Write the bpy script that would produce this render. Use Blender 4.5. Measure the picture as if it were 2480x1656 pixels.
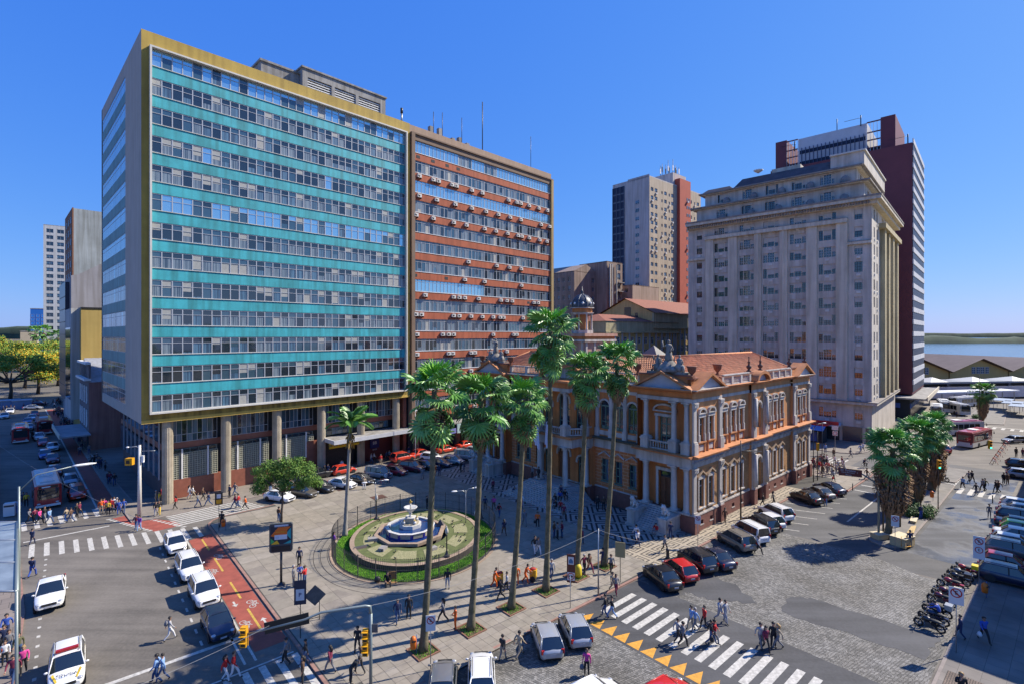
import bpy,bmesh,math,random
from mathutils import Vector,Matrix,Euler,Quaternion
for _o in list(bpy.data.objects): bpy.data.objects.remove(_o)
sc = bpy.context.scene
R = math.radians
# ---------------------------------------------------------------- camera,sky,sun,exposure
CAM_H = 21.5; FOC = 1225.0; CX = 1240.0; HY = 811.0          # photo pixels (2480 wide)
cd = bpy.data.cameras.new("camera"); cam = bpy.data.objects.new("camera",cd)
sc.collection.objects.link(cam); sc.camera = cam
cam.location = (0,0,CAM_H); cam.rotation_euler = (R(90),0,0)
cd.sensor_width = 36; cd.lens = 36 * FOC / 2480; cd.shift_y = -(828 - HY) / 2480
cd.clip_start = 0.5; cd.clip_end = 9000
SUN_EL = 43.0; SUN_DIR = Vector((0.944,0.33,0)).normalized()   # horizontal direction towards the sun
world = bpy.data.worlds.new("World"); sc.world = world; world.use_nodes = True
wn = world.node_tree.nodes; wl = world.node_tree.links
for n in list(wn): wn.remove(n)
sky = wn.new('ShaderNodeTexSky'); sky.sky_type = 'NISHITA'; sky.sun_disc = False
sky.sun_elevation = R(SUN_EL); sky.sun_rotation = math.atan2(SUN_DIR.x,SUN_DIR.y)
sky.altitude = 10; sky.air_density = 1.0; sky.dust_density = 0.3; sky.ozone_density = 3.0
sep = wn.new('ShaderNodeSeparateColor'); com = wn.new('ShaderNodeCombineColor')     # deep blue,contrasty development of the clear sky
for _i,(_p,_g) in enumerate(((.95,.29),(.6,.80),(.2,3.2))):
 _a = wn.new('ShaderNodeMath'); _a.operation = 'POWER'; _a.inputs[1].default_value = _p
 _b = wn.new('ShaderNodeMath'); _b.operation = 'MULTIPLY'; _b.inputs[1].default_value = _g
 wl.new(sep.outputs[_i],_a.inputs[0]); wl.new(_a.outputs[0],_b.inputs[0]); wl.new(_b.outputs[0],com.inputs[_i])
bg = wn.new('ShaderNodeBackground'); bg.inputs['Strength'].default_value = 0.12
wo = wn.new('ShaderNodeOutputWorld')
wl.new(sky.outputs[0],sep.inputs[0]); wl.new(com.outputs[0],bg.inputs['Color']); wl.new(bg.outputs[0],wo.inputs[0])
sl = bpy.data.lights.new("sun",'SUN'); sun = bpy.data.objects.new("sun",sl); sc.collection.objects.link(sun)
sl.energy = 4.4; sl.angle = R(0.5); sl.color = (1.0,0.92,0.80)
_td = Vector((SUN_DIR.x * math.cos(R(SUN_EL)),SUN_DIR.y * math.cos(R(SUN_EL)),math.sin(R(SUN_EL))))
sun.rotation_euler = _td.to_track_quat('Z','Y').to_euler()
sc.view_settings.view_transform = 'Standard'; sc.view_settings.look = 'None'
sc.view_settings.exposure = 0.8; sc.view_settings.gamma = 1; sc.view_settings.use_curve_mapping = False
sc.render.engine = 'CYCLES'
try:
 sc.cycles.max_bounces = 5; sc.cycles.diffuse_bounces = 3; sc.cycles.glossy_bounces = 3
 sc.cycles.caustics_reflective = False; sc.cycles.caustics_refractive = False
except Exception: pass
COL = sc.collection
rnd = random.Random(7)
# ---------------------------------------------------------------- helpers
def gp(px,py,z=0.0):
 """point on the level z seen at that photo pixel (ground survey)"""
 d = (CAM_H - z) * FOC / (py - HY)
 return Vector(((px - CX) * d / FOC,d,z))
def C(h,k=1.0):
 h = h.lstrip('#'); out = []
 for i in (0,2,4):
  c = int(h[i:i+2],16) / 255
  out.append((c / 12.92 if c <= .04045 else ((c + .055) / 1.055) ** 2.4) * k)
 return tuple(out)
MATS = {}
def M(name,col,rough=.8,metal=0,var=0,scale=.6,streak=0,bump=0,bscale=25,spec=.5,coat=0,emit=0,col2=None):
 if name in MATS: return MATS[name]
 if isinstance(col,str): col = C(col)
 m = bpy.data.materials.new(name); m.use_nodes = True
 nt = m.node_tree; N = nt.nodes; L = nt.links; b = N['Principled BSDF']
 b.inputs['Base Color'].default_value = (*col,1); b.inputs['Roughness'].default_value = rough
 b.inputs['Metallic'].default_value = metal; b.inputs['Specular IOR Level'].default_value = spec
 b.inputs['Coat Weight'].default_value = coat; b.inputs['Coat Roughness'].default_value = .04
 if emit:
  b.inputs['Emission Color'].default_value = (*col,1); b.inputs['Emission Strength'].default_value = emit
 m.diffuse_color = (*col,1)
 if var or streak or bump:
  g = N.new('ShaderNodeNewGeometry')
  last = None
  if var:
   n1 = N.new('ShaderNodeTexNoise'); n1.inputs['Scale'].default_value = scale; n1.inputs['Detail'].default_value = 8; n1.inputs['Roughness'].default_value = .65
   L.new(g.outputs['Position'],n1.inputs['Vector'])
   cr = N.new('ShaderNodeValToRGB'); cr.color_ramp.elements[0].position = .3; cr.color_ramp.elements[1].position = .72
   c2 = col2 if col2 else tuple(c * (1 - var) for c in col)
   c1 = tuple(min(1,c * (1 + var * .6)) for c in col)
   cr.color_ramp.elements[0].color = (*c2,1); cr.color_ramp.elements[1].color = (*c1,1)
   L.new(n1.outputs['Fac'],cr.inputs['Fac']); last = cr.outputs['Color']
  if streak:
   mp = N.new('ShaderNodeMapping'); mp.inputs['Scale'].default_value = (1.6,1.6,.09)
   n2 = N.new('ShaderNodeTexNoise'); n2.inputs['Scale'].default_value = 1.0; n2.inputs['Detail'].default_value = 6
   L.new(g.outputs['Position'],mp.inputs['Vector']); L.new(mp.outputs[0],n2.inputs['Vector'])
   r2 = N.new('ShaderNodeValToRGB'); r2.color_ramp.elements[0].position = .35; r2.color_ramp.elements[1].position = .6
   k = 1 - streak; r2.color_ramp.elements[0].color = (k,k * .97,k * .92,1); r2.color_ramp.elements[1].color = (1,1,1,1)
   L.new(n2.outputs['Fac'],r2.inputs['Fac'])
   mx = N.new('ShaderNodeMix'); mx.data_type = 'RGBA'; mx.blend_type = 'MULTIPLY'; mx.inputs[0].default_value = 1
   if last: L.new(last,mx.inputs[6])
   else: mx.inputs[6].default_value = (*col,1)
   L.new(r2.outputs['Color'],mx.inputs[7]); last = mx.outputs[2]
  if last: L.new(last,b.inputs['Base Color'])
  if bump:
   n3 = N.new('ShaderNodeTexNoise'); n3.inputs['Scale'].default_value = bscale; n3.inputs['Detail'].default_value = 6
   L.new(g.outputs['Position'],n3.inputs['Vector'])
   bp = N.new('ShaderNodeBump'); bp.inputs['Strength'].default_value = bump; bp.inputs['Distance'].default_value = .03
   L.new(n3.outputs['Fac'],bp.inputs['Height']); L.new(bp.outputs[0],b.inputs['Normal'])
 MATS[name] = m; return m
def curtain_mat(name,a,bcol,scale=9.0):
 """window glass with pleated curtains right behind it"""
 if name in MATS: return MATS[name]
 m = M(name,a,.35,spec=1.0,coat=.7); nt = m.node_tree; N = nt.nodes; L = nt.links; b = N['Principled BSDF']
 g = N.new('ShaderNodeNewGeometry'); mp = N.new('ShaderNodeMapping'); mp.inputs['Scale'].default_value = (scale,scale,.12)
 n = N.new('ShaderNodeTexNoise'); n.inputs['Scale'].default_value = 1; n.inputs['Detail'].default_value = 3
 L.new(g.outputs['Position'],mp.inputs[0]); L.new(mp.outputs[0],n.inputs['Vector'])
 cr = N.new('ShaderNodeValToRGB'); cr.color_ramp.elements[0].position = .38; cr.color_ramp.elements[1].position = .6
 cr.color_ramp.elements[0].color = (*bcol,1); cr.color_ramp.elements[1].color = (*a,1)
 L.new(n.outputs['Fac'],cr.inputs[0]); L.new(cr.outputs[0],b.inputs['Base Color']); return m
def brick_mat(name,c1,c2,mortar,w,h,ms,axis='x',rot=0.0,rough=.85,var=.12,bump=.3):
 """block pattern; for vertical faces pass the facade direction angle, for ground axis='g'"""
 if name in MATS: return MATS[name]
 m = M(name,c1,rough); nt = m.node_tree; N = nt.nodes; L = nt.links; b = N['Principled BSDF']
 g = N.new('ShaderNodeNewGeometry'); mp = N.new('ShaderNodeMapping'); mp.inputs['Rotation'].default_value = (0,0,-R(rot))
 L.new(g.outputs['Position'],mp.inputs[0]); v = mp.outputs[0]
 if axis == 'x' or axis == 'y':
  s = N.new('ShaderNodeSeparateXYZ'); c = N.new('ShaderNodeCombineXYZ'); L.new(v,s.inputs[0])
  L.new(s.outputs[0 if axis == 'x' else 1],c.inputs[0]); L.new(s.outputs[2],c.inputs[1]); v = c.outputs[0]
 br = N.new('ShaderNodeTexBrick'); br.inputs['Scale'].default_value = 1; br.inputs['Brick Width'].default_value = w
 br.inputs['Row Height'].default_value = h; br.inputs['Mortar Size'].default_value = ms; br.inputs['Mortar Smooth'].default_value = .3
 br.inputs['Color1'].default_value = (*c1,1); br.inputs['Color2'].default_value = (*c2,1); br.inputs['Mortar'].default_value = (*mortar,1)
 L.new(v,br.inputs['Vector'])
 n1 = N.new('ShaderNodeTexNoise'); n1.inputs['Scale'].default_value = .35; n1.inputs['Detail'].default_value = 9; L.new(g.outputs['Position'],n1.inputs['Vector'])
 cr = N.new('ShaderNodeValToRGB'); cr.color_ramp.elements[0].position = .35; cr.color_ramp.elements[1].position = .65
 k = 1 - var * 2; cr.color_ramp.elements[0].color = (k,k,k,1); cr.color_ramp.elements[1].color = (1,1,1,1); L.new(n1.outputs['Fac'],cr.inputs[0])
 mx = N.new('ShaderNodeMix'); mx.data_type = 'RGBA'; mx.blend_type = 'MULTIPLY'; mx.inputs[0].default_value = 1
 L.new(br.outputs['Color'],mx.inputs[6]); L.new(cr.outputs[0],mx.inputs[7]); L.new(mx.outputs[2],b.inputs['Base Color'])
 if bump:
  bp = N.new('ShaderNodeBump'); bp.inputs['Strength'].default_value = bump; bp.inputs['Distance'].default_value = .02; bp.invert = True
  L.new(br.outputs['Fac'],bp.inputs['Height']); L.new(bp.outputs[0],b.inputs['Normal'])
 return m
class MB:
 """collects polygons; build() links them as ONE mesh object"""
 def __init__(s): s.v = []; s.f = []; s.fm = []; s.mats = []; s.T = None; s.flip = False; s.sm = []
 def mi(s,m):
  if m not in s.mats: s.mats.append(m)
  return s.mats.index(m)
 def add(s,vs,fs,m,smooth=False):
  n = len(s.v)
  for p in vs:
   p = Vector(p)
   s.v.append(tuple(s.T @ p) if s.T is not None else tuple(p))
  k = s.mi(m)
  for f in fs:
   f = [n + i for i in f]
   if s.flip: f.reverse()
   s.f.append(f); s.fm.append(k); s.sm.append(smooth)
 def box(s,x0,x1,y0,y1,z0,z1,m):
  s.add([(x0,y0,z0),(x1,y0,z0),(x1,y1,z0),(x0,y1,z0),(x0,y0,z1),(x1,y0,z1),(x1,y1,z1),(x0,y1,z1)],
              [(3,2,1,0),(4,5,6,7),(0,1,5,4),(1,2,6,5),(2,3,7,6),(3,0,4,7)],m)
 def quad(s,a,b,c,d,m): s.add([a,b,c,d],[(0,1,2,3)],m)
 def prism(s,pts,z0,z1,m,m2=None):
  n = len(pts); vs = [(p[0],p[1],z0) for p in pts] + [(p[0],p[1],z1) for p in pts]
  s.add(vs,[(i,(i+1)%n,n+(i+1)%n,n+i) for i in range(n)],m); s.add([(p[0],p[1],z1) for p in pts],[tuple(range(n))],m2 or m)
 def extr(s,prof,u0,u1,m):
  """profile of (y,z) points extruded along x"""
  n = len(prof); vs = [(u0,p[0],p[1]) for p in prof] + [(u1,p[0],p[1]) for p in prof]
  s.add(vs,[(i,(i+1)%n,n+(i+1)%n,n+i) for i in range(n)] + [tuple(range(n-1,-1,-1)),tuple(range(n,2*n))],m)
 def extry(s,prof,y0,y1,m):
  """profile of (x,z) points extruded along y"""
  n = len(prof); vs = [(p[0],y0,p[1]) for p in prof] + [(p[0],y1,p[1]) for p in prof]
  s.add(vs,[(i,(i+1)%n,n+(i+1)%n,n+i) for i in range(n)] + [tuple(range(n-1,-1,-1)),tuple(range(n,2*n))],m)
 def lathe(s,prof,cx,cy,m,n=12,cz=0,smooth=True,caps=True):
  vs = []; k = len(prof)
  for r,z in prof:
   for i in range(n):
    a = 2*math.pi*i/n; vs.append((cx+r*math.cos(a),cy+r*math.sin(a),cz+z))
  fs = [(j*n+i,j*n+(i+1)%n,(j+1)*n+(i+1)%n,(j+1)*n+i) for j in range(k-1) for i in range(n)]
  if caps: fs.append(tuple(range(n-1,-1,-1))); fs.append(tuple(range((k-1)*n,k*n)))
  s.add(vs,fs,m,smooth)
 def tube(s,pts,rad,m,n=8,smooth=True,caps=True):
  pts = [Vector(p) for p in pts]; k = len(pts)
  if not isinstance(rad,(list,tuple)): rad = [rad]*k
  vs = []
  for j,p in enumerate(pts):
   d = (pts[min(j+1,k-1)] - pts[max(j-1,0)]).normalized()
   a = Vector((0,0,1)) if abs(d.z) < .9 else Vector((1,0,0))
   e1 = d.cross(a).normalized(); e2 = d.cross(e1)
   for i in range(n):
    t = 2*math.pi*i/n; vs.append(p + (e1*math.cos(t)+e2*math.sin(t))*rad[j])
  fs = [(j*n+i,j*n+(i+1)%n,(j+1)*n+(i+1)%n,(j+1)*n+i) for j in range(k-1) for i in range(n)]
  if caps: fs.append(tuple(range(n-1,-1,-1))); fs.append(tuple(range((k-1)*n,k*n)))
  s.add(vs,fs,m,smooth)
 def ball(s,c,r,m,n=10,k=6):
  if not isinstance(r,(list,tuple)): r = (r,r,r)
  vs = [];
  for j in range(k+1):
   t = math.pi*j/k
   for i in range(n):
    a = 2*math.pi*i/n; vs.append((c[0]+r[0]*math.sin(t)*math.cos(a),c[1]+r[1]*math.sin(t)*math.sin(a),c[2]+r[2]*math.cos(t)))
  s.add(vs,[(j*n+i,(j+1)*n+i,(j+1)*n+(i+1)%n,j*n+(i+1)%n) for j in range(k) for i in range(n)],m,True)
 def wall(s,u0,u1,z0,z1,ops,m,depth=.25,o=0.0,reveal=None):
  """facade at y=-o with real openings (ua,ub,za,zb)"""
  us = sorted({round(x,4) for x in [u0,u1]+[q for p in ops for q in p[:2]] if u0-1e-6 <= x <= u1+1e-6})
  zs = sorted({round(x,4) for x in [z0,z1]+[q for p in ops for q in p[2:4]] if z0-1e-6 <= x <= z1+1e-6})
  for j in range(len(zs)-1):
   run = None
   zc = (zs[j]+zs[j+1])/2
   for i in range(len(us)-1):
    uc = (us[i]+us[i+1])/2
    hole = any(p[0]<uc<p[1] and p[2]<zc<p[3] for p in ops)
    if not hole:
     if run is None: run = us[i]
    if run is not None and (hole or i == len(us)-2):
     e = us[i] if hole else us[i+1]
     s.quad((run,-o,zs[j]),(e,-o,zs[j]),(e,-o,zs[j+1]),(run,-o,zs[j+1]),m); run = None
  rm = reveal or m; y0 = -o; y1 = -o+depth
  for p in ops:
   a,b,c,d = p[:4]
   s.quad((a,y0,c),(a,y1,c),(a,y1,d),(a,y0,d),rm); s.quad((b,y1,c),(b,y0,c),(b,y0,d),(b,y1,d),rm)
   s.quad((a,y0,c),(b,y0,c),(b,y1,c),(a,y1,c),rm); s.quad((a,y1,d),(b,y1,d),(b,y0,d),(a,y0,d),rm)
 def mesh(s,name):
  me = bpy.data.meshes.new(name); me.from_pydata(s.v,[],s.f)
  for m in s.mats: me.materials.append(m)
  me.polygons.foreach_set('material_index',s.fm); me.polygons.foreach_set('use_smooth',s.sm); me.update(); return me
 def build(s,name,parent=None,loc=(0,0,0),rz=0,**kw):
  return inst(name,s.mesh(name),parent,loc,rz,**kw)
def inst(name,me,parent=None,loc=(0,0,0),rz=0,rot=None,scale=None,mats=None,label=None,cat=None,group=None,kind=None):
 o = bpy.data.objects.new(name,me); COL.objects.link(o)
 o.location = loc; o.rotation_euler = rot if rot is not None else (0,0,rz)
 if scale is not None: o.scale = scale if hasattr(scale,'__len__') else (scale,)*3
 if parent is not None: o.parent = parent
 if mats:
  for i,m in mats.items(): o.material_slots[i].link = 'OBJECT'; o.material_slots[i].material = m
 tag(o,label,cat,group,kind); return o
def tag(o,label=None,cat=None,group=None,kind=None):
 if label: o['label'] = label
 if cat: o['category'] = cat
 if group: o['group'] = group
 if kind: o['kind'] = kind
 return o
def empty(name,loc,rz=0,label=None,cat=None,group=None,kind=None):
 o = bpy.data.objects.new(name,None); COL.objects.link(o); o.location = loc; o.rotation_euler = (0,0,rz)
 o.empty_display_size = .3; tag(o,label,cat,group,kind); return o
def copy_tree(o,parent=None):
 c = o.copy(); COL.objects.link(c); c.parent = parent
 for ch in list(o.children): copy_tree(ch,c)
 return c
MIR = Matrix(((0,1,0,0),(1,0,0,0),(0,0,1,0),(0,0,0,1)))     # (u,-o,z) -> (-o,u,z): builds a facade on the -x side
white = M('white_paint',(.72,.72,.70),.6,var=.12,scale=1.5)
dark = M('black_metal',(.02,.02,.022),.45,spec=.6)
steel = M('galvanised_steel',(.35,.37,.38),.4,metal=.7)
g_dark = M('dark_window_glass',(.018,.028,.04),.06,spec=1.0,coat=.5)
g_sky = M('reflective_window_glass',(.38,.62,.72),.07,metal=.75)
g_mid = M('tinted_window_glass',(.05,.10,.14),.1,spec=1.0,coat=.6,metal=.15)
g_cur = curtain_mat('curtained_window_glass',(.20,.25,.28),(.03,.055,.085))
g_cur2 = curtain_mat('blue_curtained_glass',(.08,.17,.25),(.02,.05,.09),6)
g_pale = M('closed_blind',(.34,.34,.31),.6,var=.15,scale=3,spec=.6,coat=.3)
alu = M('aluminium_frame',(.42,.44,.46),.4,metal=.2)
concrete = M('concrete',(.33,.32,.30),.9,var=.3,scale=.5,streak=.35,bump=.25)
# ---------------------------------------------------------------- the setting: ground,roads,water
TH0 = Vector((19.42,54.46,0)); THA = 41.3        # corner of the town hall and direction of the city grid
BL0 = Vector((-45.3,61.8,0)); BLA = 45.7         # corner of the office slab
def fr(o,a):
 c,s_ = math.cos(R(a)),math.sin(R(a))
 return lambda x,y,z=0: Vector((o.x + c*x - s_*y,o.y + s_*x + c*y,z))
TF = fr(TH0,THA); BF = fr(BL0,BLA)
def tf_inv(p):
 c,s_ = math.cos(R(THA)),math.sin(R(THA)); dx,dy = p[0]-TH0.x,p[1]-TH0.y
 return (c*dx + s_*dy,-s_*dx + c*dy)
def sheet(name,pts,z,m,kind='structure',parent=None):
 mb = MB(); mb.add([(p[0],p[1],z) for p in pts],[tuple(range(len(pts)))],m)
 return mb.build(name,parent,kind=kind)
def asphalt_mat(name,base,wet=0.0,var=.35,rough=.82):
 m = M(name,base,rough); nt = m.node_tree; N = nt.nodes; L = nt.links; b = N['Principled BSDF']
 g = N.new('ShaderNodeNewGeometry')
 n1 = N.new('ShaderNodeTexNoise'); n1.inputs['Scale'].default_value = .16; n1.inputs['Detail'].default_value = 9; n1.inputs['Roughness'].default_value = .6
 n2 = N.new('ShaderNodeTexNoise'); n2.inputs['Scale'].default_value = 5; n2.inputs['Detail'].default_value = 8
 mp = N.new('ShaderNodeMapping'); mp.inputs['Rotation'].default_value = (0,0,-R(THA+90)); mp.inputs['Scale'].default_value = (.06,.9,1)
 n3 = N.new('ShaderNodeTexNoise'); n3.inputs['Scale'].default_value = 1; n3.inputs['Detail'].default_value = 5
 L.new(g.outputs['Position'],n1.inputs['Vector']); L.new(g.outputs['Position'],n2.inputs['Vector'])
 L.new(g.outputs['Position'],mp.inputs[0]); L.new(mp.outputs[0],n3.inputs['Vector'])
 ad = N.new('ShaderNodeMath'); ad.operation = 'ADD'; L.new(n1.outputs['Fac'],ad.inputs[0]); L.new(n3.outputs['Fac'],ad.inputs[1])
 a2 = N.new('ShaderNodeMath'); a2.operation = 'MULTIPLY_ADD'; L.new(n2.outputs['Fac'],a2.inputs[0]); a2.inputs[1].default_value = .45; L.new(ad.outputs[0],a2.inputs[2])
 cr = N.new('ShaderNodeValToRGB'); cr.color_ramp.elements[0].position = .95; cr.color_ramp.elements[1].position = 1.5
 cr.color_ramp.elements[0].color = (*[c*(1-var) for c in base],1); cr.color_ramp.elements[1].color = (*[c*(1+var) for c in base],1)
 mr = N.new('ShaderNodeMapRange'); mr.inputs[1].default_value = .95; mr.inputs[2].default_value = 1.5
 L.new(a2.outputs[0],mr.inputs[0]); L.new(mr.outputs[0],cr.inputs[0]); cr.color_ramp.elements[0].position = 0; cr.color_ramp.elements[1].position = 1
 L.new(cr.outputs[0],b.inputs['Base Color'])
 bp = N.new('ShaderNodeBump'); bp.inputs['Strength'].default_value = .35; bp.inputs['Distance'].default_value = .02
 L.new(n2.outputs['Fac'],bp.inputs['Height']); L.new(bp.outputs[0],b.inputs['Normal'])
 if wet:
  r2 = N.new('ShaderNodeMapRange'); r2.inputs[1].default_value = .46; r2.inputs[2].default_value = .56; r2.inputs[3].default_value = rough; r2.inputs[4].default_value = .34
  L.new(n1.outputs['Fac'],r2.inputs[0]); L.new(r2.outputs[0],b.inputs['Roughness'])
 return m
asph = asphalt_mat('worn_asphalt',(.135,.12,.10))
asph_d = asphalt_mat('dark_asphalt',(.062,.062,.064))
asph_w = asphalt_mat('damp_asphalt',(.085,.088,.095),wet=1)
land = M('dry_earth',(.12,.10,.06),.95,var=.4,scale=.05)
def cobble_mat():
 m = M('granite_setts',(.2,.2,.19),.75); nt = m.node_tree; N = nt.nodes; L = nt.links; b = N['Principled BSDF']
 g = N.new('ShaderNodeNewGeometry'); mp = N.new('ShaderNodeMapping'); mp.inputs['Rotation'].default_value = (0,0,-R(THA)); mp.inputs['Scale'].default_value = (5.0,7.0,1)
 nz = N.new('ShaderNodeTexNoise'); nz.inputs['Scale'].default_value = .5; L.new(g.outputs['Position'],nz.inputs['Vector'])
 mv = N.new('ShaderNodeMix'); mv.data_type = 'VECTOR'; mv.inputs[0].default_value = .07
 L.new(g.outputs['Position'],mv.inputs[4]); L.new(nz.outputs['Color'],mv.inputs[5]); L.new(mv.outputs[1],mp.inputs[0])
 vo = N.new('ShaderNodeTexVoronoi'); vo.inputs['Scale'].default_value = 1; vo.inputs['Randomness'].default_value = .45; vo.voronoi_dimensions = '2D'
 vd = N.new('ShaderNodeTexVoronoi'); vd.feature = 'DISTANCE_TO_EDGE'; vd.voronoi_dimensions = '2D'; vd.inputs['Scale'].default_value = 1; vd.inputs['Randomness'].default_value = .45
 L.new(mp.outputs[0],vo.inputs['Vector']); L.new(mp.outputs[0],vd.inputs['Vector'])
 c1 = N.new('ShaderNodeValToRGB'); c1.color_ramp.elements[0].color = (.11,.108,.10,1); c1.color_ramp.elements[1].color = (.27,.26,.24,1)
 sx = N.new('ShaderNodeSeparateXYZ'); L.new(vo.outputs['Color'],sx.inputs[0]); L.new(sx.outputs[0],c1.inputs[0])
 c2 = N.new('ShaderNodeValToRGB'); c2.color_ramp.elements[0].position = .02; c2.color_ramp.elements[1].position = .12
 c2.color_ramp.elements[0].color = (.35,.33,.3,1); c2.color_ramp.elements[1].color = (1,1,1,1); L.new(vd.outputs['Distance'],c2.inputs[0])
 n4 = N.new('ShaderNodeTexNoise'); n4.inputs['Scale'].default_value = .25; n4.inputs['Detail'].default_value = 8; L.new(g.outputs['Position'],n4.inputs['Vector'])
 c3 = N.new('ShaderNodeValToRGB'); c3.color_ramp.elements[0].position = .35; c3.color_ramp.elements[1].position = .65
 c3.color_ramp.elements[0].color = (.62,.6,.56,1); c3.color_ramp.elements[1].color = (1,1,1,1); L.new(n4.outputs['Fac'],c3.inputs[0])
 m1 = N.new('ShaderNodeMix'); m1.data_type = 'RGBA'; m1.blend_type = 'MULTIPLY'; m1.inputs[0].default_value = 1; L.new(c1.outputs[0],m1.inputs[6]); L.new(c2.outputs[0],m1.inputs[7])
 m2 = N.new('ShaderNodeMix'); m2.data_type = 'RGBA'; m2.blend_type = 'MULTIPLY'; m2.inputs[0].default_value = 1; L.new(m1.outputs[2],m2.inputs[6]); L.new(c3.outputs[0],m2.inputs[7])
 L.new(m2.outputs[2],b.inputs['Base Color'])
 bp = N.new('ShaderNodeBump'); bp.inputs['Strength'].default_value = .9; bp.inputs['Distance'].default_value = .03; L.new(c2.outputs[0],bp.inputs['Height']); L.new(bp.outputs[0],b.inputs['Normal'])
 return m
cobble = cobble_mat()
def mosaic_mat(name,rot,scale,rings,light,darkc):
 """concentric squares of black and white setts"""
 m = M(name,light,.7); nt = m.node_tree; N = nt.nodes; L = nt.links; b = N['Principled BSDF']
 g = N.new('ShaderNodeNewGeometry'); mp = N.new('ShaderNodeMapping'); mp.inputs['Rotation'].default_value = (0,0,-R(rot)); mp.inputs['Scale'].default_value = (scale[0],scale[1],1)
 L.new(g.outputs['Position'],mp.inputs[0]); s = N.new('ShaderNodeSeparateXYZ'); L.new(mp.outputs[0],s.inputs[0])
 o = []
 for i in range(2):
  f = N.new('ShaderNodeMath'); f.operation = 'FRACT'; L.new(s.outputs[i],f.inputs[0])
  a = N.new('ShaderNodeMath'); a.operation = 'SUBTRACT'; L.new(f.outputs[0],a.inputs[0]); a.inputs[1].default_value = .5
  c = N.new('ShaderNodeMath'); c.operation = 'ABSOLUTE'; L.new(a.outputs[0],c.inputs[0]); o.append(c)
 mx = N.new('ShaderNodeMath'); mx.operation = 'MAXIMUM'; L.new(o[0].outputs[0],mx.inputs[0]); L.new(o[1].outputs[0],mx.inputs[1])
 mu = N.new('ShaderNodeMath'); mu.operation = 'MULTIPLY'; mu.inputs[1].default_value = rings; L.new(mx.outputs[0],mu.inputs[0])
 fr_ = N.new('ShaderNodeMath'); fr_.operation = 'FRACT'; L.new(mu.outputs[0],fr_.inputs[0])
 gt = N.new('ShaderNodeMath'); gt.operation = 'GREATER_THAN'; gt.inputs[1].default_value = .62; L.new(fr_.outputs[0],gt.inputs[0])
 n4 = N.new('ShaderNodeTexNoise'); n4.inputs['Scale'].default_value = 14; L.new(g.outputs['Position'],n4.inputs['Vector'])
 mc = N.new('ShaderNodeMix'); mc.data_type = 'RGBA'; L.new(gt.outputs[0],mc.inputs[0]); mc.inputs[6].default_value = (*light,1); mc.inputs[7].default_value = (*darkc,1)
 c3 = N.new('ShaderNodeValToRGB'); c3.color_ramp.elements[0].position = .3; c3.color_ramp.elements[1].position = .6; c3.color_ramp.elements[0].color = (.6,.58,.54,1); c3.color_ramp.elements[1].color = (1,1,1,1); L.new(n4.outputs['Fac'],c3.inputs[0])
 m2 = N.new('ShaderNodeMix'); m2.data_type = 'RGBA'; m2.blend_type = 'MULTIPLY'; m2.inputs[0].default_value = 1; L.new(mc.outputs[2],m2.inputs[6]); L.new(c3.outputs[0],m2.inputs[7])
 L.new(m2.outputs[2],b.inputs['Base Color']); return m
mos_f = mosaic_mat('black_white_mosaic',THA+45,(.36,.36),4.5,(.38,.36,.33),(.03,.03,.035))
mos_s = mosaic_mat('tan_mosaic',THA,(.55,.55),5,(.40,.34,.25),(.07,.06,.05))
slabm = [M('paving_%d' % i,c,.85,var=.22,scale=1.2,bump=.15) for i,c in enumerate([(.27,.235,.185),(.25,.22,.172),(.29,.255,.205),(.23,.20,.162)])]
joint = M('joint_dirt',(.07,.065,.055),.95)
kerbm = M('kerb_stone',(.26,.22,.19),.85,var=.3,scale=2)
kerb_r = M('pink_granite_kerb',(.30,.17,.13),.85,var=.3,scale=2)
paint = M('road_paint',(.50,.48,.43),.7,var=.45,scale=4)
paint_o = M('orange_paint',(.62,.30,.035),.7,var=.3,scale=4)
paint_y = M('yellow_paint',(.52,.34,.06),.7,var=.35,scale=4)
redlane = M('red_lane_paint',(.30,.075,.05),.8,var=.3,scale=1.2,bump=.2)
mb = MB(); mb.add([(-5000,-300,0),(5000,-300,0),(5000,250,0),(330,330,0),(120,385,0),(60,420,0),(20,1500,0),(-200,5000,0),(-5000,5000,0)],[tuple(range(9))],land)
mb.build('ground',kind='structure')
mb = MB(); mb.add([(p.x,p.y,.004) for p in (TF(-75,-120),TF(330,-120),TF(330,260),TF(-75,260))],[(0,1,2,3)],asph); mb.build('road',kind='structure')
water = M('river_water',(.035,.075,.12),.12,spec=.6,bump=0)
_n = water.node_tree; _b = _n.nodes['Principled BSDF']; _g = _n.nodes.new('ShaderNodeNewGeometry'); _m = _n.nodes.new('ShaderNodeMapping'); _m.inputs['Scale'].default_value = (.05,.25,1)
_t = _n.nodes.new('ShaderNodeTexNoise'); _t.inputs['Scale'].default_value = 1; _t.inputs['Detail'].default_value = 6; _p = _n.nodes.new('ShaderNodeBump'); _p.inputs['Strength'].default_value = .8; _p.inputs['Distance'].default_value = .6
_n.links.new(_g.outputs['Position'],_m.inputs[0]); _n.links.new(_m.outputs[0],_t.inputs['Vector']); _n.links.new(_t.outputs['Fac'],_p.inputs['Height']); _n.links.new(_p.outputs[0],_b.inputs['Normal'])
sheet('river',[(-6000,200),(6000,200),(6000,6000),(-6000,6000)],-1.5,water)
bankm = M('far_bank_woods',(.045,.07,.04),.95,var=.5,scale=.02)
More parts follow.
